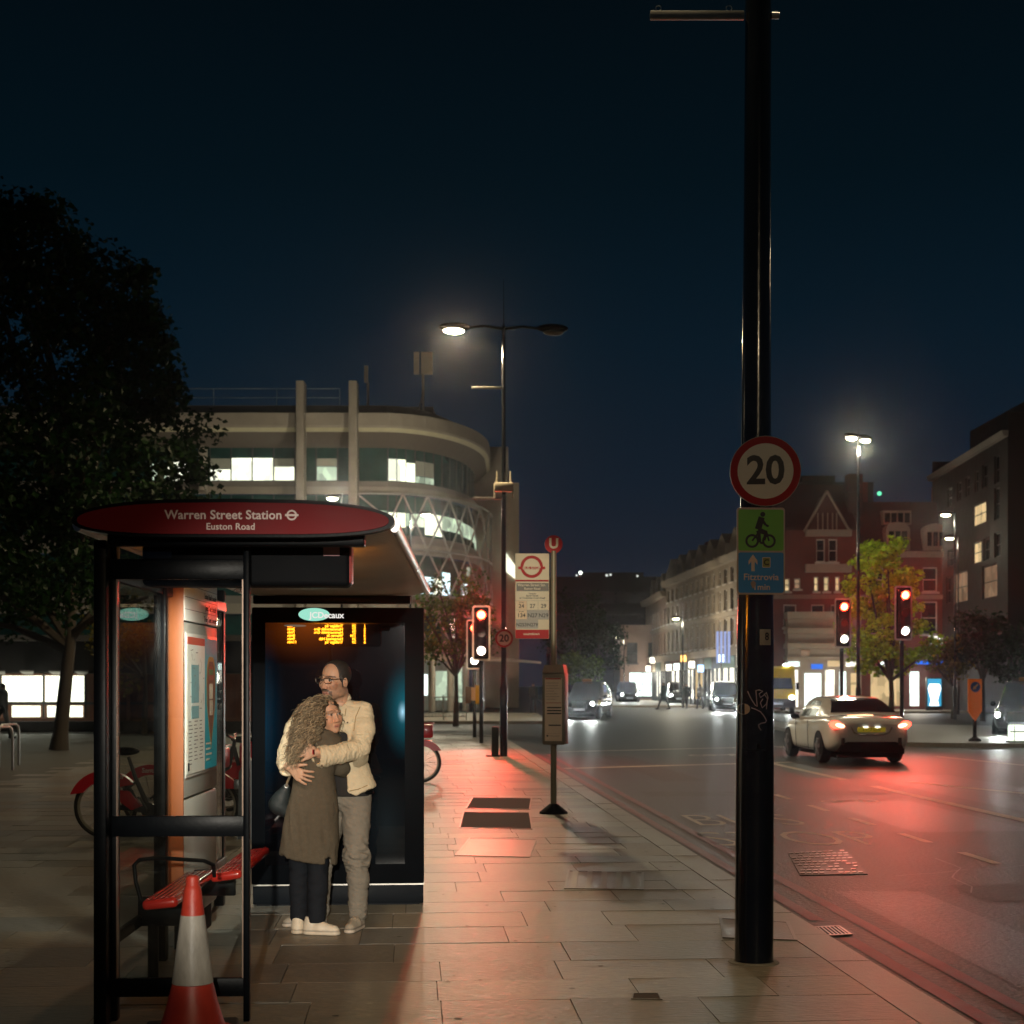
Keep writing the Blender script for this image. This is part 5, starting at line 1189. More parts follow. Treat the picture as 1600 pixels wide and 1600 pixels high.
S4 = signal(gr(1409, 1158, -.0), 'higher red traffic light in front of the bright leafy tree', zc=3.58, hh=.76, hw=.255, rz=R(6), spot=1000, aim=(-.16, -1, -.13))
pbx = thing('push_button_box', 'yellow pedestrian push button box on a signal pole', 'push button', gr(739, 1152) + Vector((.10, -.10, 1.0)), R(1))
k = MB(); k.box((-.02, -.06, 0), (.16, .06, .56), bev=.01); k.build('box', mat('box_yellow', (.75, .38, .02), .4), pbx)
k = MB(); k.box((-.32, -.05, .02), (-.15, .05, .52), bev=.01); k.build('back_box', mat('box_brown', (.10, .045, .02), .5), pbx)
k = MB(); k.box((-.15, -.062, .1), (-.02, -.02, .5)); k.build('panel', mat('box_ochre', (.45, .20, .03), .4), pbx)
# keep-left board on the island
kb = thing('keep_left_board', 'orange pointed board with a blue arrow roundel on the traffic island', 'road sign', Vector((gx(1524, 41.2), 41.2, 0)), R(10))
k = MB(); k.prism([(-.20, 0, .84), (0, 0, .56), (.20, 0, .84), (.20, 0, 1.74), (-.20, 0, 1.74)], (0, .07, 0)); k.build('board', mat('board_orange', (.62, .13, .006), .45, var=.1, emit=(.9, .16, .0), es=.10), kb)
k = MB(); disc(k, (0, 1.52), .148, -.003, 0); k.build('roundel', mat('roundel_blue', (.01, .05, .17), .4), kb, fix=False)
k = MB(); Y_ = -.0045
def arrow(k, c, s, m=0):
    a = R(225); X = lambda x, z: (c[0] + s * (x * math.cos(a) - z * math.sin(a)), Y_, c[1] + s * (x * math.sin(a) + z * math.cos(a)))
    k.poly([X(*p) for p in ((-.9, -.18), (.1, -.18), (.1, -.5), (.95, 0), (.1, .5), (.1, .18), (-.9, .18))], m)
arrow(k, (0, 1.52), .115); k.build('arrow', mat('arrow_print', (.55, .28, .12), .5), kb, fix=False)
k = MB(); k.box((-.05, .02, .12), (.05, .06, .62)); k.lathe([(.18, 0), (.17, .05), (.06, .12), (.05, .2)], (0, .03, 0), 20); k.build('stand', M['black_matt'], kb)
# lit traffic bollard at the picture edge
lb = thing('lit_bollard', 'squat white illuminated bollard on the traffic island kerb', 'bollard', Vector((gx(1588, 40.5), 40.5, -.02)), 0)
k = MB(); k.box((-.21, -.12, .05), (.21, .12, .50), bev=.06, seg=3); k.build('shell', glow('bollard_light', (.90, 1.0, .80), 1.5), lb)
k = MB(); k.box((-.25, -.16, 0), (.25, .16, .06), bev=.01); k.box((-.215, -.124, .30), (.215, -.119, .33)); k.box((-.10, -.124, .06), (-.08, -.119, .48)); k.build('base', M['black'], lb)

# ---------------------------------------------------------------- other lamps down the road
def far_lamp(u, v, Y, label, lit=(1, None), p=(1500, 0), arm=1.0, rz=0.0, lm=None):
    z = H + (V0 - v) * Y / F
    return lamp_column(Vector((gx(u, Y), Y, -.1)), label, z + .1, lit, p, arm, rz, .3, lm or glow_lamp_far, far=True)
far_lamp(1341, 684, 47.5, 'twin lantern lamp column rising behind the bright leafy tree', (1, 1), (330, 330), .05, R(40))
far_lamp(1492, 803, 69, 'lamp column before the dark flats, upper of two single lit lanterns', (1, None), (200, 0), .15, R(0))
far_lamp(1497, 840, 80, 'lamp column before the dark flats, lower of two single lit lanterns', (1, None), (180, 0), .2, R(0))
far_lamp(1067, 966, 100, 'lamp on a short column before the long terrace', (1, None), (700, 0), .2, 0)
far_lamp(975, 995, 125, 'small distant lamp beside the dark roadside trees', (1, None), (500, 0), .2, 0)
far_lamp(534, 777, 62, 'lamp with lit lantern in front of the curved building, above the shelter roof', (1, None), (2100, 0), .1, 0)
far_lamp(641, 803, 69, 'lamp whose lit lantern hangs before the lattice facade', (None, 1), (0, 1700), .55, 0)
far_lamp(1030, 1010, 150, 'tiny lamp near the pale low building', (1, None), (0, 0), .2, 0)
# columns beyond the frame that light the pavement here
lamp_column(st(3.55, -15.0), 'double armed lamp column standing behind the viewpoint', 9.5, (1, 1), (2900, 250), 1.05)
lamp_column(Vector((15.5, 21.0, -.1)), 'unseen lamp column added across the road to brighten the white car', 9.5, (1, 1), (160, 120), 1.05)  # added out of view for more light on the white car and road
lamp_column(st(-14.5, 20.0), 'lamp column out on the open plaza', 7.5, (1, None), (190, 0), .6, group=None)
fl_ = thing('added_floodlight', 'short floodlight post added behind the viewpoint to light the couple and the bus stop flag', 'floodlight', (1.3, -14.0, 0), 0)  # added post standing in for the unseen source that lights the couple
k = MB(); k.cyl((0, 0, 0), (0, 0, 3.95), .05, .04, 12); k.build('post', M['black'], fl_)
k = MB(); k.box((-.18, -.12, 3.95), (.18, .12, 4.25), bev=.03); k.build('added_lamp_head', M['black_matt'], fl_)
lamp(fl_, (0, .2, 4.1), 17500, (1.0, .93, .80), 'SPOT', Vector((-1.10, 9.75, .95)) - Vector((1.3, -13.8, 4.1)), R(7.6), .75, .10)
lamp(fl_, (.12, .2, 4.15), 16000, (1.0, .86, .62), 'SPOT', at(838, 930, 18.6) - Vector((1.42, -13.8, 4.15)), R(2.6), .5, .10)  # second added beam, only to brighten the bus stop flag
# ================================================================ TREES
bark = mat('bark', (.045, .036, .026), .85, var=.4, vs=4, bump=.7, bs=14, stretch=(1, 1, .3))
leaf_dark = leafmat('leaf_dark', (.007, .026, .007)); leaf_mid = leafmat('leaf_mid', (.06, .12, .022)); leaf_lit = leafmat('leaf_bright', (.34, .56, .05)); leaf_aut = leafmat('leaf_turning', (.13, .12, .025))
def crown_mesh(name, clumps, per, size, spread, m, parent, seed):
    rg = np.random.default_rng(seed); C0 = np.array([c[:3] for c in clumps]); Rr = np.array([c[3] for c in clumps]); n = len(clumps) * per
    idx = np.repeat(np.arange(len(clumps)), per); d = rg.normal(size=(n, 3)); d /= np.linalg.norm(d, axis=1)[:, None]
    r = Rr[idx] * (rg.random(n) ** .45) * spread; P = C0[idx] + d * r[:, None] * np.array([1, 1, .72])
    nrm = d * .5 + rg.normal(size=(n, 3)) * .6 + np.array([0, 0, .5]); nrm /= np.linalg.norm(nrm, axis=1)[:, None]
    t = np.cross(nrm, rg.normal(size=(n, 3))); t /= np.linalg.norm(t, axis=1)[:, None]; bt = np.cross(nrm, t)
    L = size * rg.uniform(.6, 1.35, n)[:, None]; Wd = L * .42
    V = np.stack([P - t * L * .5, P + bt * Wd + nrm * L * .08, P + t * L * .55 - nrm * L * .06, P - bt * Wd + nrm * L * .08], 1).reshape(-1, 3)
    return raw_mesh(name, V, np.arange(n * 4).reshape(-1, 4), m, parent, smooth=False)
def tree(name, label, loc, trunk_pts, limbs, clumps, per, size, m, seed, group='street trees', cat='tree', r0=.2):
    t = thing(name, label, cat, loc, 0, group); k = MB()
    n = len(trunk_pts); k.tube(trunk_pts, [r0 * (1.25 if i == 0 else 1) * (1 - .55 * i / max(1, n - 1)) for i in range(n)], 10)
    for L in limbs: k.tube(L, [r0 * .5 * (1 - .75 * i / (len(L) - 1)) + .012 for i in range(len(L))], 6)
    k.build('trunk', bark, t); crown_mesh('crown', clumps, per, size, 1.0, m, t, seed); return t
def ell_clumps(c, r, n, cr, seed, keep=None):
    rr = random.Random(seed); out_ = []
    while len(out_) < n:
        v = Vector((rr.gauss(0, 1), rr.gauss(0, 1), rr.gauss(0, 1))).normalized() * (rr.random() ** .38)
        p = Vector((c[0] + v.x * r[0], c[1] + v.y * r[1], c[2] + v.z * r[2]))
        if keep is None or keep(p): out_.append((p.x, p.y, p.z, cr * rr.uniform(.6, 1.3)))
    return out_
def limbs_to(clumps, root, n, seed):
    rr = random.Random(seed); L = []
    for c in rr.sample(clumps, min(n, len(clumps))):
        a, b_ = Vector(root), Vector(c[:3]); m_ = a.lerp(b_, .45) + Vector((rr.uniform(-.3, .3), rr.uniform(-.3, .3), .15 * (b_ - a).length)); L.append([a, a.lerp(m_, .5), m_, b_])
    return L
# big plaza tree on the left: wide layered crown tapering upward
TL = Vector((gx(92, 35.8), 35.8, 0)); ux = lambda u, Y=35.0: gx(u, Y) - TL.x; vz = lambda v, Y=35.0: H + (V0 - v) * Y / F
cl = []
rr = random.Random(21)
EDGE = [(395, 190), (430, 235), (480, 240), (525, 262), (560, 262), (600, 285), (640, 272), (690, 292), (720, 300), (760, 268), (800, 225), (840, 200), (900, 165), (950, 130)]
for i in range(210):
    v = rr.uniform(390, 960); e_ = np.interp(v, [a for a, b_ in EDGE], [b_ for a, b_ in EDGE]); lo = -190 if v < 850 else -120
    u = lo + (e_ - 22 - lo) * (rr.random() ** .62); yy = rr.uniform(-3.0, 3.6); cl.append((ux(u), yy, vz(v), rr.uniform(.55, 1.0)))
for i in range(46):
    v = rr.uniform(262, 400); e_ = np.interp(v, [262, 330, 400], [20, 95, 185]); u = -150 + (e_ + 135) * rr.random(); cl.append((ux(u), rr.uniform(-2.4, 2.8), vz(v), rr.uniform(.45, .85)))
for v, u in EDGE:
    if v < 900:
        for j in range(2): cl.append((ux(u - 14 + rr.uniform(-12, 4)), rr.uniform(-1.5, 1.5), vz(v + rr.uniform(-14, 14)), rr.uniform(.28, .5)))
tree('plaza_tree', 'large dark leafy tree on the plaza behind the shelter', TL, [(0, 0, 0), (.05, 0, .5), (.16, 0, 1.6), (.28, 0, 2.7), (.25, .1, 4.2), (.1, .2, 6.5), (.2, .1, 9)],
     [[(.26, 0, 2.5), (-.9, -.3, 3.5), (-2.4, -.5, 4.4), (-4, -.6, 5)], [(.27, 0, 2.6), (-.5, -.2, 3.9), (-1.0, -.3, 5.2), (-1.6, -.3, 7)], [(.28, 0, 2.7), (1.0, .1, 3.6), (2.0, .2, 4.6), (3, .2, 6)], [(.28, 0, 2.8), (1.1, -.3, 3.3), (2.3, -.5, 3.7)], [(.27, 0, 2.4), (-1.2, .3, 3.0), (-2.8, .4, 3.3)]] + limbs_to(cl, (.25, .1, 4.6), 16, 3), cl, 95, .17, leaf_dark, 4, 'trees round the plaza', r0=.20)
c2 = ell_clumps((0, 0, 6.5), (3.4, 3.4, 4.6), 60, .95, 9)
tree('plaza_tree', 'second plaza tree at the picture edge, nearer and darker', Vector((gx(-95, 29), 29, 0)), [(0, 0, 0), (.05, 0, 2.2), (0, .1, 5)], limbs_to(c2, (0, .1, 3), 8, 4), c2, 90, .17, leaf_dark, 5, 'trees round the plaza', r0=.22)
# low shrubs/branches with yellow leaves behind the shelter
c3 = ell_clumps((0, 0, 3.0), (2.6, 1.6, 1.5), 26, .6, 12)
tree('young_tree', 'young yellowing tree seen through the shelter glass', Vector((gx(225, 47), 47, 0)), [(0, 0, 0), (.05, 0, 1.4), (0, 0, 3)], limbs_to(c3, (0, 0, 1.8), 6, 5), c3, 60, .15, leaf_aut, 6, 'trees round the plaza', r0=.09)
# tree behind the front traffic light
c4 = ell_clumps((0, 0, 4.25), (1.75, 1.4, 2.0), 40, .55, 31)
tree('street_tree', 'small round tree glowing red behind the front traffic light', Vector((gx(712, 58), 58, -.1)), [(0, 0, 0), (.03, 0, 1.3), (.0, .1, 3.2), (.1, 0, 5)], limbs_to(c4, (0, .05, 2.0), 9, 6), c4, 75, .15, leaf_mid, 7, r0=.10)
# bright tree behind the right signals
def prof(p): return True
c5 = []
rr = random.Random(77)
ED2 = [(848, 1362, 1402), (870, 1340, 1412), (900, 1326, 1425), (930, 1318, 1440), (960, 1310, 1455), (990, 1322, 1470), (1020, 1325, 1470), (1045, 1340, 1440)]
TR = Vector((gx(1392, 54), 54, 0))
for i in range(85):
    v = rr.uniform(846, 1050); a = np.interp(v, [x[0] for x in ED2], [x[1] for x in ED2]); c = np.interp(v, [x[0] for x in ED2], [x[2] for x in ED2]); u = rr.uniform(a + 8, c - 8)
    c5.append((gx(u, 54) - TR.x, rr.uniform(-1.2, 1.2), H + (V0 - v) * 54 / F, rr.uniform(.28, .52)))
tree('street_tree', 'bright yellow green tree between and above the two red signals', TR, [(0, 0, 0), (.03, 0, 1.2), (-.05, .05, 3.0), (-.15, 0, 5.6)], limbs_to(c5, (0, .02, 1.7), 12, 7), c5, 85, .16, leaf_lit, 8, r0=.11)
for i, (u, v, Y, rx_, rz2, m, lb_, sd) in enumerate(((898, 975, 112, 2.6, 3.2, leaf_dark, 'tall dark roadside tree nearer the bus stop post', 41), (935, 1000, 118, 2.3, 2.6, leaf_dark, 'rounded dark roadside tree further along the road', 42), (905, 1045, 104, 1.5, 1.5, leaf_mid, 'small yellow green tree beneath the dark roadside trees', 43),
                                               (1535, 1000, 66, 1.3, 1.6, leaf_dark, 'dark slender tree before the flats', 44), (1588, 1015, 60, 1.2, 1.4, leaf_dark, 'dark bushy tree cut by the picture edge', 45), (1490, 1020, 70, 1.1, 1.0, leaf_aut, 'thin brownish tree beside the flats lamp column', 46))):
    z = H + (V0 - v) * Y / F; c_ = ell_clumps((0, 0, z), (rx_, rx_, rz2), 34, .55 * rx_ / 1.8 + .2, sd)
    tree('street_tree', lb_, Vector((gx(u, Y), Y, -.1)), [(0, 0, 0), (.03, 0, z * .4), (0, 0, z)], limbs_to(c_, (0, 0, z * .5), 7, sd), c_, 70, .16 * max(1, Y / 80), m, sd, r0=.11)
# tree lamps: none, they take their light from the street
# ================================================================ VEHICLES
tyre_m = M['rubber']; rim_m = mat('alloy_rim', (.30, .29, .29), .3, metal=.8); rim_dark = mat('dark_rim', (.05, .045, .05), .4, metal=.6)
tint = mat('tinted_glass', (.006, .007, .008), .05, var=.2, spec=.7, coat=1.0)
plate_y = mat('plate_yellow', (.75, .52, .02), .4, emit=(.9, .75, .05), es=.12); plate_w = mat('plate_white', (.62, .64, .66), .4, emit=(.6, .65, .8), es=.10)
head_g = glow('headlamp', (.93, 1.0, .94), 30); tail_g = glow('tail_lamp', (1.0, .05, .025), 9); tail_hot = glow('tail_lamp_core', (1.0, .32, .18), 10); brake_bar = glow('brake_bar', (1.0, .42, .20), 12)
def grid_surface(k, rows, m=0, close=False, mf=None):
    V = [[k._v(p) for p in r] for r in rows]
    for i in range(len(V) - 1):
        for j in range(len(V[0]) - 1 + (1 if close else 0)):
            jj = (j + 1) % len(V[0]); k._f([V[i][j], V[i][jj], V[i + 1][jj], V[i + 1][j]], m if mf is None else mf(i, j))
    return V
def wheel(parent, x, y, r, w, sgn, rimm):
    k = MB(); prof = [(r * .66, -w / 2), (r * .94, -w / 2), (r, -w * .3), (r, w * .3), (r * .94, w / 2), (r * .66, w / 2)]
    k.lathe(prof, (x, y, r), 28, 0, (1, 0, 0)); o = k.build('wheel', tyre_m, parent)
    k = MB(); xo = x + sgn * (w / 2 + .004); k.lathe([(r * .66, 0), (r * .62, .008)], (xo - sgn * .004, y, r), 24, 0, (sgn, 0, 0)); k.build('rim', rim_dark, o)
    k = MB()
    for i in range(5):
        a = 2 * math.pi * i / 5 + .3; d = Vector((0, math.cos(a), math.sin(a))); n = Vector((0, -math.sin(a), math.cos(a))); c = Vector((xo + sgn * .012, y, r))
        k.prism([c + d * .03 - n * .03, c + d * r * .63 - n * .045, c + d * r * .63 + n * .045, c + d * .03 + n * .03], (sgn * .01, 0, 0))
    k.cyl((xo, y, r), (xo + sgn * .03, y, r), .05, n=12); k.build('spoke', rimm, o)
def car(name, label, loc, rz, paint, L=4.70, Wd=1.81, body=None, house=None, wr=.33, wx=.80, axles=(.98, 3.80), dlo=None, rear_win=(0, 0), group=None, rims=None, face='rear'):
    """y=0 rear bumper, y=L nose. body rows: (y, halfwidth, z bottom, z belt); house rows: (y, half width at belt, half width at roof, z belt, z roof)"""
    t = thing(name, label, 'car', loc, rz, group)
    k = MB(); rows = []
    for y, hw, zb, zt in body:
        h = zt - zb; half = [(0, zb), (hw * .80, zb), (hw * .95, zb + .05), (hw, zb + h * .30), (hw * 1.0, zb + h * .55), (hw * .985, zb + h * .80), (hw * .94, zt - .035), (hw * .86, zt), (hw * .5, zt + .018), (0, zt + .024)]
        rows.append([(x, y, z) for x, z in half] + [(-x, y, z) for x, z in half[-2:0:-1]])
    V = grid_surface(k, rows, 0, True); k._f(V[0][::-1], 0); k._f(V[-1], 0)
    bo = k.build('body', paint, t, ang=50); md = bo.modifiers.new('smooth', 'SUBSURF'); md.levels = md.render_levels = 2
    k = MB(); rows = []
    for y, wb, wt, z0, z1 in house:
        half = [(wb, z0 - .03), (wb * .99, z0), (wb + (wt - wb) * .5, z0 + (z1 - z0) * .52), (wt, z1 - .045 * min(1, (z1 - z0) * 4)), (wt * .86, z1 - .004), (wt * .45, z1 + .012), (0, z1 + .016)]
        rows.append([(x, y, z) for x, z in half] + [(-x, y, z) for x, z in half[-2::-1]])
    grid_surface(k, rows, 0); ho = k.build('roof', paint, t, ang=60)
    def hs(y, f, sgn):                                      # point on the side glass
        a = [np.interp(y, [r[0] for r in house], [r[i] for r in house]) for i in (1, 2, 3, 4)]; return Vector((sgn * (a[0] + (a[1] - a[0]) * f + .006), y, a[2] + (a[3] - a[2]) * f * .95))
    for sgn in (-1, 1):
        for (y0, y1, s0, s1) in dlo:
            k = MB(); n = 10; rows = []
            for j in range(n + 1):
                y = y0 + (y1 - y0) * j / n; rows.append([hs(y, .06 + (.80 * min(1, (j / n) / s0 if s0 else 1, (1 - j / n) / s1 if s1 else 1)) * f, sgn) for f in (0, .34, .67, 1)])
            grid_surface(k, rows); k.build('side_window', tint, t)
    def end_glass(y0, y1, nm, w=.84):
        k = MB(); rows = []
        for j in range(7):
            y = y0 + (y1 - y0) * j / 6; a = [np.interp(y, [r[0] for r in house], [r[i] for r in house]) for i in (1, 2, 3, 4)]
            ww = np.interp(j / 6, [0, 1], [a[1] * (1.0 if w > .85 else .98), a[1] * w]); rows.append([Vector((x * ww, y, a[3] + .012 + .014 * (1 - x * x))) for x in (-1, -.66, -.33, 0, .33, .66, 1)])
        grid_surface(k, rows); return k.build(nm, tint, t)
    for y, nm in rear_win: end_glass(*y, nm)
    for y in axles:
        for sgn in (-1, 1):
            k = MB(); pts = [(sgn * (np.interp(y, [r[0] for r in body], [r[1] for r in body]) + .004), y + (wr + .055) * math.cos(a), wr + (wr + .05) * math.sin(a)) for a in [math.pi * i / 18 for i in range(-2, 21)]]
            k.prism(pts, (-sgn * .10, 0, 0)); k.build('wheel_arch', M['black_matt'], t); wheel(t, sgn * wx, y, wr, .215, sgn, rims or rim_m)
    return t
white_paint = mat('white_car_paint', (.90, .88, .83), .22, var=.03, coat=.8)
black_car = mat('black_car_paint', (.010, .014, .016), .12, var=.2, coat=1.0)
SAL_B = [(.0, .60, .44, .80), (.03, .76, .36, .93), (.16, .86, .30, 1.0), (.5, .895, .24, 1.035), (.98, .905, .22, 1.02), (1.6, .90, .20, .985), (2.4, .90, .20, .97), (3.2, .90, .20, .95), (3.8, .895, .22, .90), (4.3, .86, .24, .82), (4.6, .74, .28, .70), (4.70, .55, .36, .58)]
SAL_H = [(.52, .78, .76, 1.035, 1.05), (.80, .80, .70, 1.03, 1.19), (1.12, .82, .655, 1.01, 1.335), (1.5, .835, .635, 1.0, 1.425), (2.0, .84, .63, .985, 1.45), (2.5, .84, .63, .975, 1.44), (2.85, .83, .64, .97, 1.36), (3.2, .81, .67, .96, 1.19), (3.55, .77, .72, .945, .98)]
WC = Vector((gx(1362, 31.6), 31.6, -.12))
wc = car('saloon_car', 'white saloon car with glowing brake lights seen from behind', WC, R(3.0), white_paint, body=SAL_B, house=SAL_H, dlo=((1.18, 2.02, .45, 0), (2.08, 3.22, 0, .9)), rear_win=(((.62, 1.36), 'rear_window'), ((3.45, 2.62), 'windscreen')), rims=mat('grey_alloy', (.22, .17, .17), .35, metal=.7), group=None)
for sgn in (-1, 1):
    k = MB(); X = Matrix.Rotation(R(28) * -sgn, 3, 'Z'); k.ball((sgn * .70, .10, .835), (.20, .085, .095), 18, 0, X=Matrix.Rotation(R(-14 * sgn), 3, 'Y')); tl = k.build('tail_light', tail_g, wc)
    k = MB(); k.ball((sgn * .68, .030, .840), (.105, .055, .040), 14, 0, X=Matrix.Rotation(R(-14 * sgn), 3, 'Y')); k.build('lit_core', tail_hot, tl)
    k = MB(); k.ball((sgn * .93, 3.02, .985), (.11, .07, .075), 12); k.box((sgn * .86 - .05, 2.98, .93), (sgn * .86 + .05, 3.04, .97)); k.build('wing_mirror', M['black'], wc)
    k = MB()
    for y in (1.85, 2.95): k.box((sgn * .905 - .012, y, .80), (sgn * .905 + .012, y + .22, .825), bev=.006)
    k.build('door_handle', M['alu'], wc)
    k = MB(); k.box((sgn * .62 - .04, -.02, .42), (sgn * .62 + .04, .05, .58), bev=.02); k.build('reflector', mat('bumper_slit', (.08, .05, .05), .4), wc)
k = MB(); k.box((-.29, .83, 1.055), (.29, .87, 1.095), bev=.01); k.build('brake_bar', brake_bar, wc)
k = MB(); k.box((-.30, -.012, .70), (.30, .02, .80), bev=.004); pl_ = k.build('number_plate', plate_y, wc)
k = MB(); k.text('LY17 LUE', .095, facing((0, -.0135, .75)), 0, bold=.001); k.build('lettering', M['ink'], pl_, fix=False)
k = MB()
for x in (-.13, .13): k.ball((x, -.015, .805), (.06, .02, .014), 10)
k.build('plate_lamp', glow('plate_lamp_light', (1, 1, .8), 3), wc)
k = MB(); k.tube([(-.44, .0, .80), (-.38, -.02, .69), (-.25, -.03, .645), (.25, -.03, .645), (.38, -.02, .69), (.44, .0, .80)], .012, 6); k.build('chrome_trim', M['alu'], wc)
k = MB(); k.prism([(-.72, .0, .27), (.72, .0, .27), (.66, .0, .44), (.52, .0, .49), (-.52, .0, .49), (-.66, .0, .44)], (0, .14, 0)); k.build('diffuser', M['black_matt'], wc)
k = MB(); k.box((-.70, .3, .14), (.70, 4.2, .24)); k.build('underbody', M['black_matt'], wc)
for sgn in (-1, 1):
    k = MB()
    for y in (1.92, 3.02): k.tube([(sgn * (.893 + .012 * math.sin(math.pi * f)), y + .10 * (f - .5), .26 + .66 * f) for f in [i_ / 8 for i_ in range(9)]], .0055, 5)
    k.tube([(sgn * .900, y, .30) for y in (1.4, 2.0, 2.6, 3.2)], .006, 5); k.build('door_seam', M['black_matt'], wc)
k = MB()
for i_ in range(3): a_ = math.pi / 2 + 2 * math.pi * i_ / 3; k.tube([(0, .035, .865), (.042 * math.cos(a_), .033, .865 + .042 * math.sin(a_))], .005, 5)
k.tube([(.045 * math.cos(a_), .033, .865 + .045 * math.sin(a_)) for a_ in [2 * math.pi * i_ / 16 for i_ in range(16)]], .005, 5, closed=True); k.build('boot_badge', M['alu'], wc)
k = MB(); k.tube([(-.80, .10, .66), (-.70, .03, .63), (.70, .03, .63), (.80, .10, .66)], .005, 5); k.build('bumper_seam', M['black_matt'], wc)
k = MB(); k.tube([(-.45, .075, .905), (-.25, .055, .885), (.25, .055, .885), (.45, .075, .905)], .006, 5); k.build('boot_seam', M['black_matt'], wc)
lamp(wc, (0, -.35, .84), 22, REDL, 'SPOT', (0, -1, -.28), R(130), .8, .25)
# London cabs
CAB_B = [(.0, .62, .40, .95), (.05, .78, .32, 1.04), (.3, .86, .26, 1.08), (1.0, .88, .22, 1.09), (2.2, .88, .22, 1.09), (3.2, .875, .22, 1.08), (3.7, .85, .24, 1.05), (4.2, .80, .26, 1.0), (4.5, .70, .32, .92), (4.58, .58, .40, .80)]
CAB_H = [(.10, .74, .66, 1.07, 1.12), (.35, .80, .66, 1.08, 1.55), (.7, .82, .66, 1.08, 1.74), (1.4, .825, .665, 1.08, 1.80), (2.4, .825, .66, 1.08, 1.79), (2.75, .82, .66, 1.08, 1.70), (3.15, .80, .68, 1.07, 1.35), (3.40, .77, .70, 1.06, 1.10)]
def cab(name, label, loc, rz, both=True, power=260, plate=True, sign=True):
    t = car(name, label, loc, rz, black_car, body=CAB_B, house=CAB_H, dlo=((.42, 1.45, .35, 0), (1.52, 2.95, 0, .7)), rear_win=(((3.32, 2.62), 'windscreen'), ((.14, .6), 'rear_window')), wr=.32, wx=.77, axles=(.9, 3.75), rims=rim_dark, group='vehicles waiting with headlights on')
    for sgn in (-1, 1):
        k = MB(); k.ball((sgn * .58, 4.48, .74), (.125, .07, .115), 16); k.build('headlight', head_g if (both or sgn < 0) else mat('dull_headlight', (.4, .42, .42), .2), t)
        if both or sgn < 0: lamp(t, (sgn * .58, 4.66, .74), power, COOLW, 'SPOT', (0, 1, -.075), R(60), .8, .1)
        k = MB(); k.ball((sgn * .98, 3.05, 1.08), (.10, .06, .09), 10); k.build('wing_mirror', M['black'], t)
    if sign: k = MB(); k.box((-.24, 2.5, 1.80), (.24, 2.66, 1.93), bev=.03); k.build('roof_sign', mat('unlit_sign', (.25, .12, .02), .4), t)
    k = MB(); k.box((-.36, 4.52, .50), (.36, 4.60, .86), bev=.03); k.build('grille', mat('grille_dark', (.05, .055, .055), .3, metal=.8), t)
    if plate: k = MB(); k.box((-.27, 4.595, .42), (.27, 4.615, .53)); k.build('number_plate', plate_w, t)
    k = MB(); k.box((-.66, .3, .14), (.66, 4.2, .26)); k.build('underbody', M['black_matt'], t)
    return t
PI = math.pi
def place_front(u, Y, ang, L=4.58):                         # location so that the nose is seen at column u
    P = Vector((gx(u, Y), Y, -.12)); d = Vector((-math.sin(ang), math.cos(ang), 0)); return P - d * L
a1 = PI - R(14); cab('black_cab', 'black cab with headlights on, coming round the junction beyond the timetable case', place_front(905, 70, a1), a1, True, 420)
a2 = PI - R(4); cab('dark_car', 'dark car with two bright headlights, half hidden by the thick black pole', place_front(1137, 88, a2), a2, True, 700, sign=False)
a3 = PI - R(26); cab('black_cab', 'black cab cut by the picture edge beside the orange board', place_front(1592, 45.6, a3), a3, True, 260)
cab('distant_car', 'small distant car with headlights on before the pale low building', place_front(984, 122, PI), PI, True, 300, sign=False)
cab('distant_car', 'small distant car with headlights on near the short terrace', place_front(1062, 116, PI - R(3)), PI - R(3), True, 300, sign=False)
# yellow van
vn = thing('yellow_van', 'tall yellow van with dark windscreen beside the thick black pole', 'van', Vector((gx(1215, 82), 82, -.12)), R(-3), 'vehicles waiting with headlights on')
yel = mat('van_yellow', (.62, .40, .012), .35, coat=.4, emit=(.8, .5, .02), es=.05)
k = MB()
prof = [(0, .38), (-.06, .45), (-.08, .95), (.0, 1.25), (.30, 2.05), (.42, 2.55), (.7, 2.68), (5.6, 2.70), (5.7, .38)]
k.prism([(-1.0, y, z) for y, z in prof], (2.0, 0, 0)); k.build('body', yel, vn)
k = MB(); k.poly([(-.86, .07, 1.36), (.86, .07, 1.36), (.80, .30, 1.98), (-.80, .30, 1.98)]); k.build('windscreen', tint, vn)
vn.children[-1].location = (0, -.03, .03)
k = MB(); k.box((-1.0, -.13, .36), (1.0, -.02, .85), bev=.04); k.build('bumper', mat('bumper_dark', (.03, .03, .028), .5), vn)
for sgn in (-1, 1):
    k = MB(); k.ball((sgn * .78, -.10, .92), (.15, .06, .12), 14); k.build('headlight', head_g, vn); lamp(vn, (sgn * .78, -.28, .9), 300, COOLW, 'SPOT', (0, -1, -.08), R(60), .8, .1)
    k = MB(); k.box((sgn * 1.14 - .08, .25, 1.35), (sgn * 1.14 + .08, .33, 1.75), bev=.02); k.build('wing_mirror', M['black'], vn)
    for y in (.95, 4.6): wheel(vn, sgn * .90, y, .36, .22, sgn, rim_dark)
k = MB(); k.box((-.28, -.15, .52), (.28, -.128, .64)); k.build('number_plate', plate_w, vn)
k = MB()
for x in (-.6, .55): k.ball((x, .45, 2.74), (.22, .14, .09), 12)
k.build('roof_beacon', glow('beacon_white', (.9, 1, .95), 7), vn)

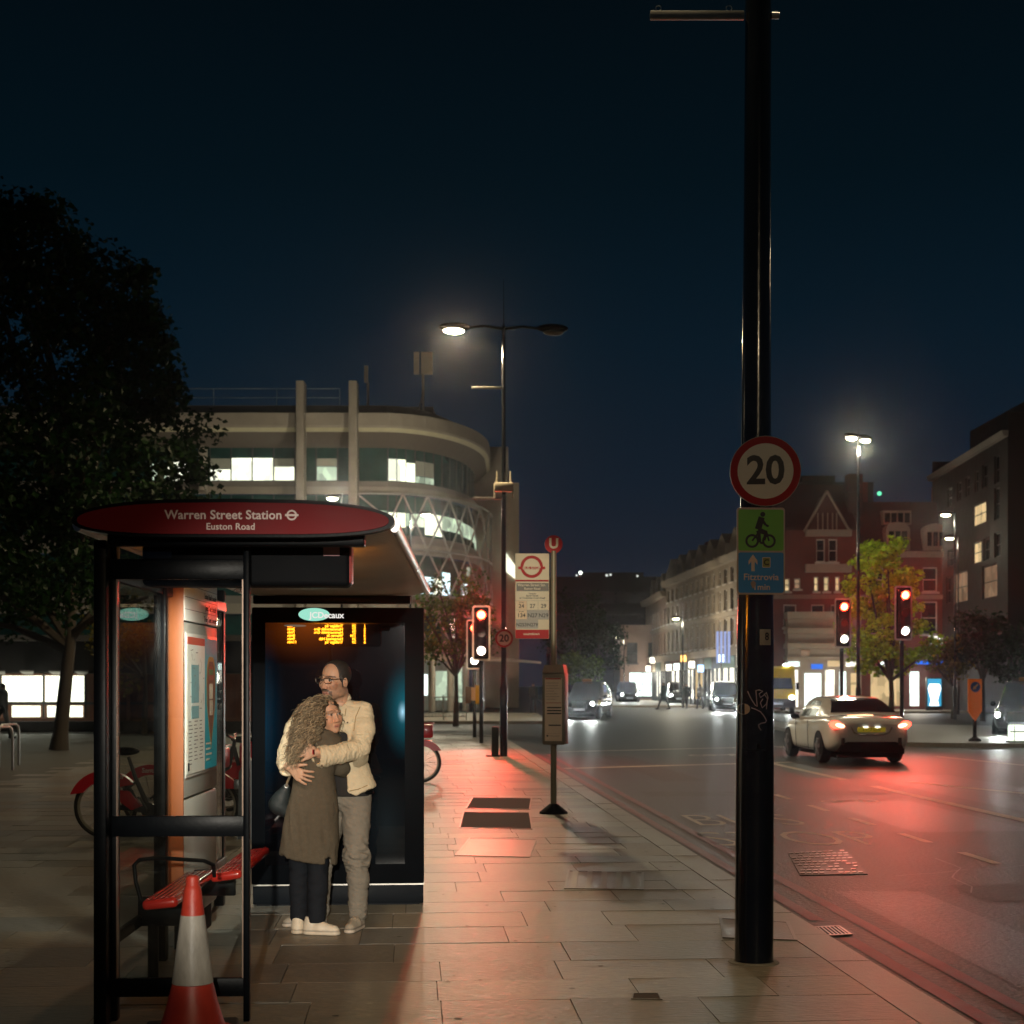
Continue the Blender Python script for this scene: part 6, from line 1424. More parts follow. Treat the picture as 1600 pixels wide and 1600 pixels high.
# ================================================================ HIRE BIKES
b_dark = mat('bike_frame', (.05, .055, .06), .4, metal=.3); b_red = mat('bike_red', (.52, .008, .02), .35, coat=.3); spoke_m = M['steel']; wall_m_ = mat('tyre_wall', (.22, .21, .17), .6)
hbike = thing('hire_bike', 'nearest docked hire bike, its rear wheel showing left of the shelter post', 'bicycle', (0, 0, 0), 0, 'hire bikes in the docking row')
def bike_wheel(cx):
    k = MB(); r = .335; k.tube([(cx + r * .93 * math.cos(a), 0, r + r * .93 * math.sin(a)) for a in [2 * math.pi * i / 36 for i in range(36)]], .024, 8, closed=True); o = k.build('wheel', M['rubber'], hbike)
    k = MB(); k.tube([(cx + r * .85 * math.cos(a), 0, r + r * .85 * math.sin(a)) for a in [2 * math.pi * i / 36 for i in range(36)]], .017, 6, closed=True); k.build('rim', wall_m_, o)
    k = MB()
    for i in range(14): a = 2 * math.pi * i / 14; k.cyl((cx, .02 * (-1) ** i, r), (cx + r * .84 * math.cos(a), 0, r + r * .84 * math.sin(a)), .0022, n=4)
    k.cyl((cx, -.05, r), (cx, .05, r), .03, n=10); k.build('spoke', spoke_m, o)
bike_wheel(.34); bike_wheel(1.42)
k = MB(); k.tube([(.34, 0, .335), (.80, 0, .30), (.95, 0, .34), (1.18, 0, .62), (1.27, 0, .92)], [.022, .035, .045, .04, .03], 8); k.tube([(.80, 0, .30), (.66, 0, .62), (.58, 0, .86)], [.03, .024, .018], 8); k.tube([(.34, .04, .335), (.66, .02, .60)], .014, 6); k.tube([(.34, -.04, .335), (.66, -.02, .60)], .014, 6)
k.tube([(1.27, 0, .92), (1.33, 0, .70), (1.42, .05, .335)], [.026, .022, .016], 6); k.tube([(1.33, 0, .70), (1.42, -.05, .335)], [.022, .016], 6); k.build('frame', b_dark, hbike)
def guard(cx, a0, a1, nm):
    k = MB(); r0, r1 = .27, .385
    P = [(cx + r1 * math.cos(a), .335 + r1 * math.sin(a)) for a in [a0 + (a1 - a0) * i / 14 for i in range(15)]]; P += [(cx + r0 * math.cos(a), .335 + (r0 * math.sin(a) if True else 0)) for a in [a1 - .25 + (a0 - a1 + .5) * i / 8 for i in range(9)]]
    k.prism([(x, -.045, z) for x, z in P], (0, .09, 0)); return k.build(nm, b_red, hbike)
rg_ = guard(.34, R(38), R(160), 'rear_mudguard'); guard(1.42, R(30), R(140), 'front_mudguard')
k = MB(); k.prism([(.40, -.05, .52), (.60, -.05, .50), (.72, -.05, .34), (.62, -.05, .30), (.46, -.05, .42)], (0, .10, 0)); k.build('skirt_guard', b_red, hbike)
k = MB(); k.text('Santander', .075, facing((.40, -.0475, .655)), 0, bold=.0012); k.build('lettering', mat('bike_lettering', (.75, .68, .66), .5), rg_, fix=False)
k = MB(); k.ball((.55, 0, .92), (.15, .085, .045), 14); k.build('saddle', M['black_matt'], hbike)
k = MB(); k.tube([(1.25, -.30, 1.06), (1.24, -.2, 1.05), (1.28, 0, 1.0), (1.24, .2, 1.05), (1.25, .30, 1.06)], .014, 8); k.cyl((1.27, 0, .90), (1.28, 0, 1.0), .02, n=8); k.build('handlebar', b_dark, hbike)
k = MB(); k.box((1.36, -.19, .74), (1.62, .19, .96), bev=.03); k.tube([(1.37, -.19, .96), (1.63, -.19, .98), (1.63, .19, .98), (1.37, .19, .96)], .008, 6); k.build('front_carrier', b_red, hbike)
k = MB(); k.tube([(.80, .06, .30), (.80, .10, .30), (.88, .10, .16), (.88, .16, .16)], .012, 6); k.tube([(.80, -.06, .30), (.80, -.10, .30), (.72, -.10, .44), (.72, -.16, .44)], .012, 6); k.cyl((.80, -.05, .30), (.80, .05, .30), .08, n=18); k.build('crank', b_dark, hbike)
dock = thing('docking_post', 'grey docking post holding the nearest hire bike', 'docking post', (1.86, 0, 0), 0, 'docking posts of the hire bikes')
k = MB(); k.prism([(-.11, -.10, 0), (.11, -.10, 0), (.10, -.10, .78), (-.02, -.10, .86), (-.10, -.10, .70)], (0, .20, 0)); k.build('body', mat('dock_grey', (.10, .11, .12), .5), dock)
k = MB(); k.box((-.16, -.05, .52), (-.09, .05, .62), bev=.01); k.build('lock_arm', M['steel'], dock)
NBK = 9; ordn = ('nearest', 'second', 'third', 'fourth', 'fifth', 'sixth', 'seventh', 'eighth', 'last')
for i in range(NBK):
    f = i / (NBK - 1); P = Vector((-4.635 + f * 1.72, 15.55 + f * 8.6, 0)); rz = R(1.5)
    if i > 5: bk = copy_tree(hbike); bk.location = P; bk.rotation_euler = (0, 0, rz); relabel(bk, f'{ordn[i]} red hire bike in the docking row counted from the shelter' if i < NBK - 1 else 'last red hire bike of the docking row, its wheel showing beyond the advertising panel'); continue
    bk = hbike if i == 0 else copy_tree(hbike); dk = dock if i == 0 else copy_tree(dock)
    bk.location = P; bk.rotation_euler = (0, 0, rz); dk.location = P + Vector((1.86, .02, 0)); dk.rotation_euler = (0, 0, rz)
    if i: relabel(bk, f'{ordn[i]} red hire bike in the docking row counted from the shelter' if i < NBK - 1 else 'last red hire bike of the docking row, its wheel showing beyond the advertising panel'); relabel(dk, f'docking post of the {ordn[i]} hire bike in the row')
# bike stands at the left edge
for i, (u, v) in enumerate(((3, 1205), (14, 1197))):
    t = thing('bike_stand', ('nearer', 'farther')[i] + ' steel hoop bike stand at the plaza edge of the picture', 'bike stand', gr(u, v), R(78), 'hoop bike stands'); k = MB()
    k.tube([(-.36, 0, 0), (-.36, 0, .68), (-.33, 0, .77), (-.25, 0, .82), (.25, 0, .82), (.33, 0, .77), (.36, 0, .68), (.36, 0, 0)], .025, 10); k.build('hoop', M['steel'], t)
# ================================================================ PEOPLE
skin_m = mat('skin', (.5, .3, .2), .5, var=.06, vs=30, attr=True, spec=.4)
jacket_m = mat('cotton_jacket', (.62, .52, .35), .8, var=.10, vs=14, bump=.35, bs=70, spec=.2)
wool_m = mat('wool_coat', (.105, .086, .060), .95, var=.16, vs=40, bump=.5, bs=220, spec=.1)
jean_m = mat('grey_jeans', (.21, .185, .148), .85, var=.14, vs=18, bump=.3, bs=120, spec=.15)
denim_m = mat('dark_denim', (.012, .014, .018), .85, var=.3, vs=18, bump=.3, bs=120, spec=.15)
shirt_m = mat('dark_shirt', (.018, .016, .015), .9, var=.2)
shoe_m = mat('shoe_leather', (.6, .5, .4), .55, var=.10, vs=20, attr=True)
hair_m = mat('curly_hair', (.15, .105, .058), .5, var=.35, vs=30, attr=True, spec=.5)
darkhair_m = mat('dark_hair', (.030, .025, .021), .55, var=.3, vs=60, bump=.4, bs=300)
A3 = lambda v: np.array(v, float)
def frame_from(f, up):
    f = Vector(f).normalized(); up = Vector(up).normalized(); r = f.cross(up).normalized(); up = r.cross(f).normalized()
    return np.array([[r.x, f.x, up.x], [r.y, f.y, up.y], [r.z, f.z, up.z]])
def head_sdf(s, c, Rm, sc, female=False):
    L = lambda x, y, z: A3(c) + Rm @ (A3((x, y, z)) * sc)
    E = lambda p, r, k=.012, sub=False: s.ell(L(*p), A3(r) * sc, k, Rm, sub)
    w = .94 if female else 1.0
    E((0, -.018, .035), (.077 * w, .099, .088)); E((0, .025, -.028), (.064 * w, .070, .088), .02); E((0, .050, -.078), (.042 * w, .040, .040), .02); E((0, .070, -.101), (.026, .024, .020), .015)
    for sx in (-1, 1):
        E((sx * .040, .066, -.022), (.024, .022, .024), .015); E((sx * .046, .0, -.070), (.020, .045, .028), .02)
        E((sx * .033, .098, .006), (.019, .017, .013), .010, True); E((sx * .033, .078, .006), (.0135, .013, .012), .003)
        E((sx * .077 * w, -.008, -.012), (.010, .020, .032), .006); E((sx * .084 * w, -.002, -.010), (.006, .011, .019), .004, True)
        s.cap(L(sx * .014, .094, .026), L(sx * .050, .080, .024), .009 * sc, .007 * sc, .008)
        E((sx * .014, .100, -.040), (.010, .011, .009), .006)
    s.cap(L(0, .088, .018), L(0, .104, -.034), .0075 * sc, .0105 * sc, .010); E((0, .105, -.038), (.011, .010, .009), .006)
    s.cap(L(-.020, .088, -.068), L(.020, .088, -.068), .0065 * sc, .0065 * sc, .006); s.cap(L(-.015, .087, -.079), L(.015, .087, -.079), .0075 * sc, .0075 * sc, .006)
    return L
def hand_sdf(s, wrist, knuckles, tips, thumb, rp=.014, rf=.0092, lift=.012, n=(0, -1, 0)):
    """palm from wrist to knuckles, four fingers with a bend, a thumb from the side of the palm"""
    w = A3(wrist); n = A3(n)
    for kn in knuckles: s.cap(w, A3(kn), .019, rp, .012)
    for kn, tp in zip(knuckles, tips):
        a, b = A3(kn), A3(tp); m = a + (b - a) * .48 + n * lift; s.chain([a, m, a + (b - a) * .78 + n * lift * .6, b], [rf * 1.12, rf * 1.02, rf * .95, rf * .82], .003)
    b0, b1, b2 = [A3(p) for p in thumb]; s.chain([b0, b1, b2], [.0145, .0115, .0092], .006)
SKIN = A3((.50, .295, .19)); SKIN2 = A3((.47, .27, .17))
def face_cols(V, c, Rm, sc, base, beard, lips, brow,  eye=(.03, .025, .022)):
    Q = (V - A3(c)) @ Rm / sc; x, y, z = Q.T; col = np.tile(base, (len(V), 1)); nz = vnoise(Q * 90)
    near = (np.abs(x) < .10) & (np.abs(z) < .14) & (np.abs(y) < .14)
    def blend(mask, cc, a): m = (mask & near)[:, None] * a; return col * (1 - m) + A3(cc) * m
    col = blend((y > .04) & (z < -.005) & (z > -.055) & (np.abs(x) > .02), base * A3((1.12, .86, .80)), .35); col = blend((y > .095) & (z < -.02) & (z > -.05), base * A3((1.1, .85, .8)), .4)
    if beard is not None:
        jaw = (z < -.048 + .035 * np.clip(np.abs(x) / .07, 0, 1) + .012 * (nz - .5)) & (y > -.03) & (z > -.135) & ~((np.abs(x) < .030) & (z > -.058) & (z < -.045))
        col = blend(jaw, beard, .42 * np.clip(nz * 1.2, .55, 1)[:, None]); col = blend((np.abs(x) < .030) & (z < -.048) & (z > -.064) & (y > .06), beard, .9); col = blend((np.abs(x) < .026) & (z < -.088) & (y > .05), beard, .9)
        col = blend((np.abs(np.abs(x) - .032) < .007) & (z < -.058) & (z > -.092) & (y > .05), beard, .85)
    col = blend((np.abs(x) < .023 - .2 * np.abs(z + .073)) & (z < -.063) & (z > -.085) & (y > .07), lips, .75); col = blend((np.abs(x) < .022) & (np.abs(z + .0735) < .0022) & (y > .07), A3(lips) * .25, .8)
    for sx in (-1, 1):
        dx = x - sx * .033; col = blend((np.abs(dx) < .021) & (np.abs(z - .026 - .06 * (.02 - np.abs(dx))) < (.0055 if beard is not None else .0038)) & (y > .05), brow, .85 if beard is not None else .6)
        e_ = (dx / .016) ** 2 + ((z - .006) / .0075) ** 2; col = blend((e_ < 1) & (y > .05), (.42, .38, .34), .9); col = blend(((dx / .008) ** 2 + ((z - .006) / .008) ** 2 < 1) & (y > .05), eye, .95)
        col = blend((e_ < 1.5) & (z > .0105) & (y > .05), A3(brow) * .8, .8)
    return col
def folds(p0, d, freq, amp, stretch=3.0, seed=0.0):
    d = A3(d) / np.linalg.norm(d)
    def f(V):
        al = (V - A3(p0)) @ d; W = (V - A3(p0)) - al[:, None] * d; Q = np.concatenate([W * freq / stretch], 1) + d * (al * freq)[:, None] + seed
        n = vnoise(Q) + .5 * vnoise(Q * 2.1 + 7); return amp * ((1 - np.abs(2 * n / 1.5 - 1)) - .5)
    return f
K_ = 235.66
# ------------------------------------------------------------------ man
MY = 9.86; Mloc = Vector((gx(548, MY), MY, 0))
man = thing('person', 'balding bearded man in glasses and beige jacket hugging a woman', 'person', Mloc)
P = lambda u, v, Y=MY: tuple(at(u, v, Y))
hc = P(523, 1063.5, 9.78); mf = (-.54, -.84, -.04); HR = frame_from(mf, (.02, 0, 1)); HS = 1.085
body = SDF((-1.62, 9.30, -.02), (-.80, 10.15, 1.84), .0055)
HL = head_sdf(body, hc, HR, HS)
body.cap(P(529, 1080, 9.83), P(533, 1108, 9.87), .062, .068, .02); body.sections([(at(0, v, MY).z, gx(u, MY), MY, rx, ry) for v, u, rx, ry in ((1100, 530, .09, .07), (1125, 527, .15, .09), (1190, 530, .13, .09), (1240, 540, .13, .09))], .02)
body.chain([P(566, 1114, 9.84), P(563, 1170, 9.72), P(499, 1178, 9.535)], [.05, .042, .031], .02); body.chain([P(480, 1114, 9.97), P(449, 1176, 9.80), P(450, 1198, 9.56)], [.05, .042, .031], .02)
body.chain([P(556, 1240, 9.88), P(557, 1336, 9.84), P(559, 1438, 9.87)], [.07, .05, .036], .02); body.chain([P(525, 1240, 9.92), P(503, 1338, 9.98), P(499, 1430, 9.99)], [.07, .05, .036], .02)
hand_sdf(body, P(498, 1175, 9.515), [P(478, 1168, 9.485), P(476.5, 1174, 9.48), P(477, 1179.5, 9.48), P(480, 1184.5, 9.485)], [P(465, 1170, 9.49), P(461.5, 1176.5, 9.49), P(463, 1182.5, 9.49), P(470.5, 1189.5, 9.49)], (P(490, 1169, 9.49), P(482, 1163.5, 9.475), P(474.5, 1161.5, 9.48)))
hand_sdf(body, P(451, 1199, 9.53), [P(471, 1204, 9.492), P(470.5, 1209.5, 9.488), P(468.5, 1214, 9.49), P(465, 1217.5, 9.497)], [P(490, 1206, 9.487), P(490, 1214.5, 9.485), P(486.5, 1221, 9.487), P(478.5, 1226, 9.49)], (P(458, 1197.5, 9.50), P(468, 1195.5, 9.485), P(478.5, 1195, 9.487)))
solid('body', body, skin_m, man, it=1, col=lambda V: face_cols(V, hc, HR, HS, SKIN, (.075, .052, .04), (.40, .17, .13), (.03, .022, .02)), loc=Mloc)
s = SDF((-1.45, 9.55, 1.55), (-.95, 10.0, 1.86), .0045)     # short receding hair
s.ell(HL(0, -.020, .037), A3((.0815, .103, .091)) * HS, .003, HR); s.cap(HL(-.076, .020, .02), HL(-.076, .018, -.035), .007, .005, .01); s.cap(HL(.076, .020, .02), HL(.076, .018, -.035), .007, .005, .01)
s.ell(HL(-.006, .100, .034), A3((.066, .115, .080)) * HS, .012, HR, True); s.ell(HL(0, .09, -.055), A3((.098, .095, .085)) * HS, .006, HR, True); s.ell(HL(0, -.02, -.105), A3((.2, .2, .070)) * HS, .01, HR, True)
for sx in (-1, 1): s.ell(HL(sx * .085, -.006, -.015), A3((.022, .021, .032)) * HS, .003, HR, True)
solid('hair', s, darkhair_m, man, it=1, loc=Mloc)
k = MB(); X = lambda x, y, z: Vector(HL(x, y, z)) - Mloc     # glasses
for sx in (-1, 1):
    k.tube([X(sx * .034 + .027 * cx, .110 - .30 * abs(sx * .034 + .027 * cx) ** 1.5, .004 + .0155 * cz) for cx, cz in ((-1, -.5), (-.6, -1), (.6, -1), (1, -.5), (1, .7), (.7, 1), (-.7, 1), (-1, .7))], .0022, 6, closed=True)
    k.tube([X(sx * .061, .104, .012), X(sx * .074, .06, .014), X(sx * .081, -.005, .008)], .0022, 6)
k.tube([X(-.008, .113, .009), X(0, .116, .011), X(.008, .113, .009)], .002, 6); k.build('glasses', mat('glasses_metal', (.10, .09, .08), .25, metal=.8), man)
# jacket
jk = SDF((-1.70, 9.33, .80), (-.74, 10.20, 1.68), .0062)
zz = lambda v, Y=MY: at(0, v, Y).z
jk.sections([(zz(v), gx(u, MY), MY + dy, rx, ry) for v, u, rx, ry, dy in ((1248, 541, .222, .150, .0), (1230, 538.5, .216, .150, 0), (1212, 535, .198, .145, 0), (1190, 532, .180, .138, 0), (1160, 529, .195, .140, 0), (1130, 527, .205, .138, 0), (1112, 527, .195, .120, .01), (1102, 529, .15, .10, .01), (1095, 531, .095, .085, .0))], .03)
jk.chain([P(526, 1108, 9.755), P(536, 1098, 9.785), P(544, 1090, 9.85), P(542, 1086, 9.93)], [.014, .016, .017, .016], .012)   # stand collar
jk.cut(P(551, 1244.5, 9.6), (-.36, 0, -1.0))
jk.cut(P(572, 1237, 9.6), (.42, 0, -1.0))
jk.box(P(520, 1215, 9.66), (.088, .17, .30), .03, .012, None, True)                                                            # open front
jk.ell(P(527, 1092, 9.80), (.066, .075, .060), .01, None, True); jk.cap(P(527, 1108, 9.70), P(516, 1150, 9.66), .03, .05, .01, True)
jk.chain([P(566, 1113, 9.85), P(568, 1140, 9.79), P(562, 1169, 9.715)], [.074, .070, .066], .03); jk.chain([P(562, 1170, 9.715), P(530, 1177, 9.60), P(503, 1181.5, 9.535)], [.065, .064, .067], .015)
jk.chain([P(482, 1112, 9.98), P(462, 1140, 9.90), P(449, 1174, 9.79)], [.070, .066, .061], .03); jk.chain([P(449, 1174, 9.79), P(447, 1190, 9.68), P(449, 1199, 9.60)], [.061, .057, .056], .015)
jk.cap(P(507, 1193, 9.54), P(503, 1196, 9.535), .022, .012, .02)
jk.ell(P(496.5, 1181, 9.515), (.034, .055, .055), .008, None, True); jk.ell(P(450, 1204.5, 9.565), (.048, .045, .030), .008, None, True)
f1 = folds(P(562, 1172, 9.7), A3(P(500, 1182, 9.53)) - A3(P(562, 1170, 9.7)), 62, .013, 3.0); f2 = folds(P(566, 1113), A3(P(563, 1170)) - A3(P(566, 1113)), 52, .010, 2.6, 3.3); f3 = folds(P(540, 1200), (.25, 0, 1), 34, .010, 2.4, 9.1)
def jdisp(V):
    u = 800 + V[:, 0] * F / V[:, 1]; v = V0 - (V[:, 2] - H) * F / V[:, 1]; fore = (V[:, 1] < 9.68) & (u < 566) & (v > 1155) & (v < 1205) & (u > 495); arm = (u > 552) & (v < 1172) & ~fore; lf = (u < 475) & (v < 1205)
    return np.where(fore, f1(V), np.where(arm | lf, f2(V), f3(V))) + .0025 * (vnoise(V * 55) - .5)
jo = solid('jacket', jk, jacket_m, man, it=1, disp=jdisp, loc=Mloc)
def patch(name, pts, thick, m, parent, loc, bev=.004):
    k = MB(); k.prism([Vector(p) - loc for p in pts], (0, -thick, 0)); return k.build(name, m, parent)
def surf_y(sd, u, v, Y0=9.3):                               # depth of a cloth surface met at a column and row
    for i in range(240):
        Y = Y0 + i * .004; p = np.array(at(u, v, Y)); j = np.round((p - sd.lo) / sd.h).astype(int)
        if (j >= 0).all() and (j < sd.n).all() and sd.d[tuple(j)] < 0: return Y
    return None
def stitched(name, uv, m, parent, loc, sd, r=.0030, off=.009):
    ys = [(u, v, surf_y(sd, u, v)) for u, v in uv]; k = MB(); k.tube([at(u, v, y) - loc - Vector((0, off, 0)) for u, v, y in ys if y], r, 5); return k.build(name, m, parent)
def flap(name, uv, m, parent, loc, sd, off=.017):
    ys = [surf_y(sd, u, v) for u, v in uv]; fb = max(y for y in ys if y); ys = [y or fb for y in ys]; k = MB()
    a = [at(u, v, y) - loc for (u, v), y in zip(uv, ys)]; k.prism([p - Vector((0, off, 0)) for p in a], (0, off + .01, 0))
    return k.build(name, m, parent)
fl1 = flap('pocket_flap', [(551, 1190), (562, 1182), (576, 1180), (575, 1189), (570, 1195), (561, 1199.5), (553, 1197)], jacket_m, jo, Mloc, jk)
fl2 = flap('pocket_flap', [(536, 1119), (547, 1119), (553, 1121), (551, 1126), (545, 1131), (537, 1130)], jacket_m, jo, Mloc, jk, .016)
k = MB()
for u, v in ((560.5, 1196.5), (503, 1196), (543, 1129)): k.ball(at(u, v, (surf_y(jk, u, v) or 9.6) - .019) - Mloc, (.006, .003, .006), 10)
k.build('button', mat('button_brown', (.06, .03, .015), .3), jo)
st_m = mat('jacket_seam', (.30, .22, .11), .9)
stitched('seam', [(541, 1107), (538, 1125), (533, 1150)], st_m, jo, Mloc, jk); stitched('seam', [(563, 1104), (556, 1120), (553, 1142)], st_m, jo, Mloc, jk); stitched('seam', [(546, 1236), (560, 1233), (572, 1228), (581, 1223)], st_m, jo, Mloc, jk)
s = SDF((-1.5, 9.6, .78), (-.85, 10.1, 1.6), .008)          # dark shirt inside the jacket
s.sections([(zz(v), gx(u, MY), MY, rx, ry) for v, u, rx, ry in ((1243, 545, .145, .115), (1225, 541, .145, .115), (1190, 534, .145, .11), (1140, 527, .16, .11), (1108, 528, .09, .08))], .02)
solid('shirt', s, shirt_m, man, it=2, loc=Mloc)
jn = SDF((-1.45, 9.6, .03), (-.84, 10.15, .98), .0062)
jn.ell(P(543, 1243, 9.89), (.155, .115, .12), .03); jn.chain([P(557, 1246, 9.88), P(556, 1290, 9.86), P(557, 1338, 9.835), P(559.5, 1375, 9.85), P(559, 1428, 9.865)], [.098, .089, .071, .069, .056], .02)
jn.chain([P(527, 1246, 9.92), P(514, 1295, 9.95), P(504, 1340, 9.98), P(500, 1424, 9.985)], [.098, .085, .070, .055], .02); jn.cut(P(543, 1236, 9.9), (0, 0, 1)); jn.cut((0, 0, at(0, 1436, 9.9).z), (0, 0, -1))
g1 = folds(P(557, 1340), (.35, 0, 1), 34, .040, 2.4, 2.0); g2 = folds(P(559, 1425), (0, 0, 1), 42, .019, 3.0, 5.0)
def jndisp(V):
    z = V[:, 2]; zk, za = zz(1338), zz(1425); return g1(V) * (.25 + np.exp(-((z - zk) / .075) ** 2)) + g2(V) * np.exp(-((z - za) / .07) ** 2) + .002 * (vnoise(V * 50) - .5)
jeans = solid('jeans', jn, jean_m, man, it=1, disp=jndisp, loc=Mloc)
k = MB(); k.tube([Vector((gx(543, MY) + .160 * math.cos(a), 9.89 + .122 * math.sin(a), zz(1238.5))) - Mloc for a in [2 * math.pi * i / 24 for i in range(24)]], .016, 6, closed=True); k.build('belt', M['black_matt'], man)
def shoe(parent, loc, heel, toe, colr, sole, h=.0055, hgt=.055, w=.043):
    he, to = A3(heel), A3(toe); d = (to - he) / np.linalg.norm(to - he); lo = np.minimum(he, to) - .1; hi = np.maximum(he, to) + .1; lo[2] = -.01; hi[2] = .17; sd = SDF(lo, hi, h); L = np.linalg.norm(to - he); Z = lambda t, z: he + d * t * L + A3((0, 0, z))
    sd.cap(Z(.10, .045), Z(.45, .042), w * .92, w * 1.0, .02); sd.cap(Z(.45, .042), Z(.88, .030), w * 1.0, w * .80, .02); sd.cap(Z(.12, .06), Z(.16, .105), .040, .042, .02); sd.cap(Z(.10, .018), Z(.90, .016), w * 1.06, w * .90, .004); sd.ell(Z(.13, .135), (.034, .034, .035), .008, None, True); sd.cut((0, 0, .001), (0, 0, -1))
    dark = A3(colr) * .55
    def cf(V):
        c = np.tile(A3(colr), (len(V), 1)); c[V[:, 2] < .027] = sole; c[np.abs(V[:, 2] - .028) < .004] = dark
        t = (V - he) @ d / L; c[(np.abs(np.sin(t * 40)) < .25) & (t > .35) & (t < .66) & (V[:, 2] > .072)] = A3(sole); return c
    return solid('shoe', sd, shoe_m, parent, it=1, col=cf, loc=loc)
shoe(man, Mloc, (gx(561.5, 9.90), 9.90, 0), (gx(545, 9.68), 9.66, 0), (.34, .29, .22), (.55, .46, .36)); shoe(man, Mloc, (gx(508, 9.99), 9.99, 0), (gx(443, 9.93), 9.93, 0), (.30, .26, .20), (.45, .38, .30))
k = MB()
def bandp(a, b_, r, m): k.tube([a + (Vector((0, 0, 1)) * math.cos(t) + Vector((0, 1, 0)) * math.sin(t)) * r - Mloc for t in [2 * math.pi * i / 16 for i in range(16)]], b_, 6, closed=True, m=m)
bandp(at(491.5, 1174, 9.515), .0055, .034, 0); bandp(at(490, 1174.5, 9.513), .004, .034, 1); k.build('wristband', [M['black_matt'], M['red']], man)
# ------------------------------------------------------------------ woman
WY = 9.64; Wloc = Vector((gx(486, WY), WY, 0))
wom = thing('person', 'curly haired woman in a long taupe coat with her head on the man\'s chest', 'person', Wloc)
Q_ = lambda u, v, Y=WY: tuple(at(u, v, Y))
wc_ = Q_(511.5, 1117.5, 9.655); wf = (.70, -.71, .03); WR = frame_from(wf, (-.13, -.03, .99)); WS = .985
body = SDF((-1.55, 9.35, -.02), (-.95, 9.98, 1.60), .0055); WL = head_sdf(body, wc_, WR, WS, True)
body.ell(WL(.034, .055, -.040), A3((.030, .034, .034)) * WS, .015, WR); body.ell(WL(-.034, .055, -.040), A3((.030, .034, .034)) * WS, .015, WR); body.cap(Q_(506, 1132, 9.67), Q_(501, 1158, 9.66), .05, .055, .02); body.sections([(zz(v, WY), gx(u, WY), WY, rx, ry) for v, u, rx, ry in ((1150, 502, .08, .06), (1170, 496, .11, .075), (1210, 491, .10, .08), (1260, 489, .12, .09))], .02)
body.chain([Q_(512, 1162, 9.64), Q_(531, 1200, 9.72), Q_(548, 1212, 9.85)], [.04, .036, .028], .02); body.chain([Q_(474, 1162, 9.67), Q_(463, 1198, 9.78), Q_(485, 1208, 9.93)], [.04, .036, .028], .02)
body.chain([Q_(472, 1265, 9.66), Q_(467, 1345, 9.69), Q_(467, 1440, 9.70)], [.05, .03, .022], .02); body.chain([Q_(502, 1265, 9.64), Q_(497, 1345, 9.64), Q_(495, 1440, 9.64)], [.05, .03, .022], .02)
hand_sdf(body, Q_(550, 1212, 9.86), [Q_(556, 1208, 9.93), Q_(557, 1212, 9.935), Q_(557, 1216, 9.935), Q_(556, 1219, 9.93)], [Q_(559, 1206, 10.0), Q_(560, 1212, 10.01), Q_(560, 1217, 10.01), Q_(559, 1222, 10.0)], (Q_(552, 1206, 9.88), Q_(555, 1202, 9.90), Q_(558, 1199, 9.93)), n=(1, 0, 0), lift=.004)
hand_sdf(body, Q_(487, 1208, 9.94), [Q_(493, 1204, 10.0), Q_(493, 1208, 10.005), Q_(493, 1212, 10.005), Q_(492, 1216, 10.0)], [Q_(505, 1203, 10.04), Q_(506, 1208, 10.045), Q_(506, 1213, 10.045), Q_(504, 1218, 10.04)], (Q_(488, 1202, 9.96), Q_(492, 1198, 9.98), Q_(498, 1196, 10.0)), n=(0, 1, 0), lift=.004)
solid('body', body, skin_m, wom, it=1, col=lambda V: face_cols(V, wc_, WR, WS, SKIN2 * A3((1.08, 1.06, 1.05)), None, (.38, .15, .115), (.17, .105, .07)), loc=Wloc)
ct = SDF((-1.66, 9.36, .40), (-.90, 9.98, 1.42), .0062)
ct.sections([(zz(v, WY), gx(u, WY), WY + dy, rx, ry) for v, u, rx, ry, dy in ((1356, 480, .188, .135, .02), (1335, 481.5, .184, .135, .02), (1300, 485, .180, .133, .01), (1265, 488.5, .168, .132, 0), (1235, 490.5, .146, .122, 0), (1210, 491, .130, .115, 0), (1185, 493, .142, .112, 0), (1165, 497, .150, .102, 0), (1153, 503, .120, .085, .01), (1146, 507, .075, .065, .015))], .03)
ct.ell(Q_(511, 1160, 9.62), (.086, .085, .078), .035); ct.chain([Q_(514, 1164, 9.635), Q_(532, 1199, 9.72), Q_(549, 1212, 9.85)], [.062, .056, .046], .025); ct.chain([Q_(474, 1164, 9.66), Q_(463, 1198, 9.78), Q_(484, 1208, 9.93)], [.060, .054, .044], .025)
ct.chain([Q_(494, 1151, 9.60), Q_(505, 1147, 9.59), Q_(516, 1148, 9.61)], [.026, .028, .022], .02)
ct.cut(Q_(481, 1344.5, 9.6), (-.175, 0, -1)); ct.ell(Q_(508, 1138, 9.66), (.055, .055, .05), .01, None, True); ct.box(Q_(479, 1356, 9.67), (.170, .110, .10), .04, .004, None, True)
h1 = folds(Q_(485, 1330), (1, 0, .08), 17, .019, 6.0, 1.0); h2 = folds(Q_(500, 1190), (.5, 0, 1), 20, .006, 2.0, 4.0)
def cdisp(V): z = V[:, 2]; lw = np.clip((zz(1225, WY) - z) / .35, 0, 1); return h1(V) * lw * 1.1 + h2(V) * (1 - lw) + .0015 * (vnoise(V * 60) - .5)
coat = solid('coat', ct, wool_m, wom, it=2, disp=cdisp, loc=Wloc)
cs_m = mat('coat_seam', (.06, .045, .03), .95)
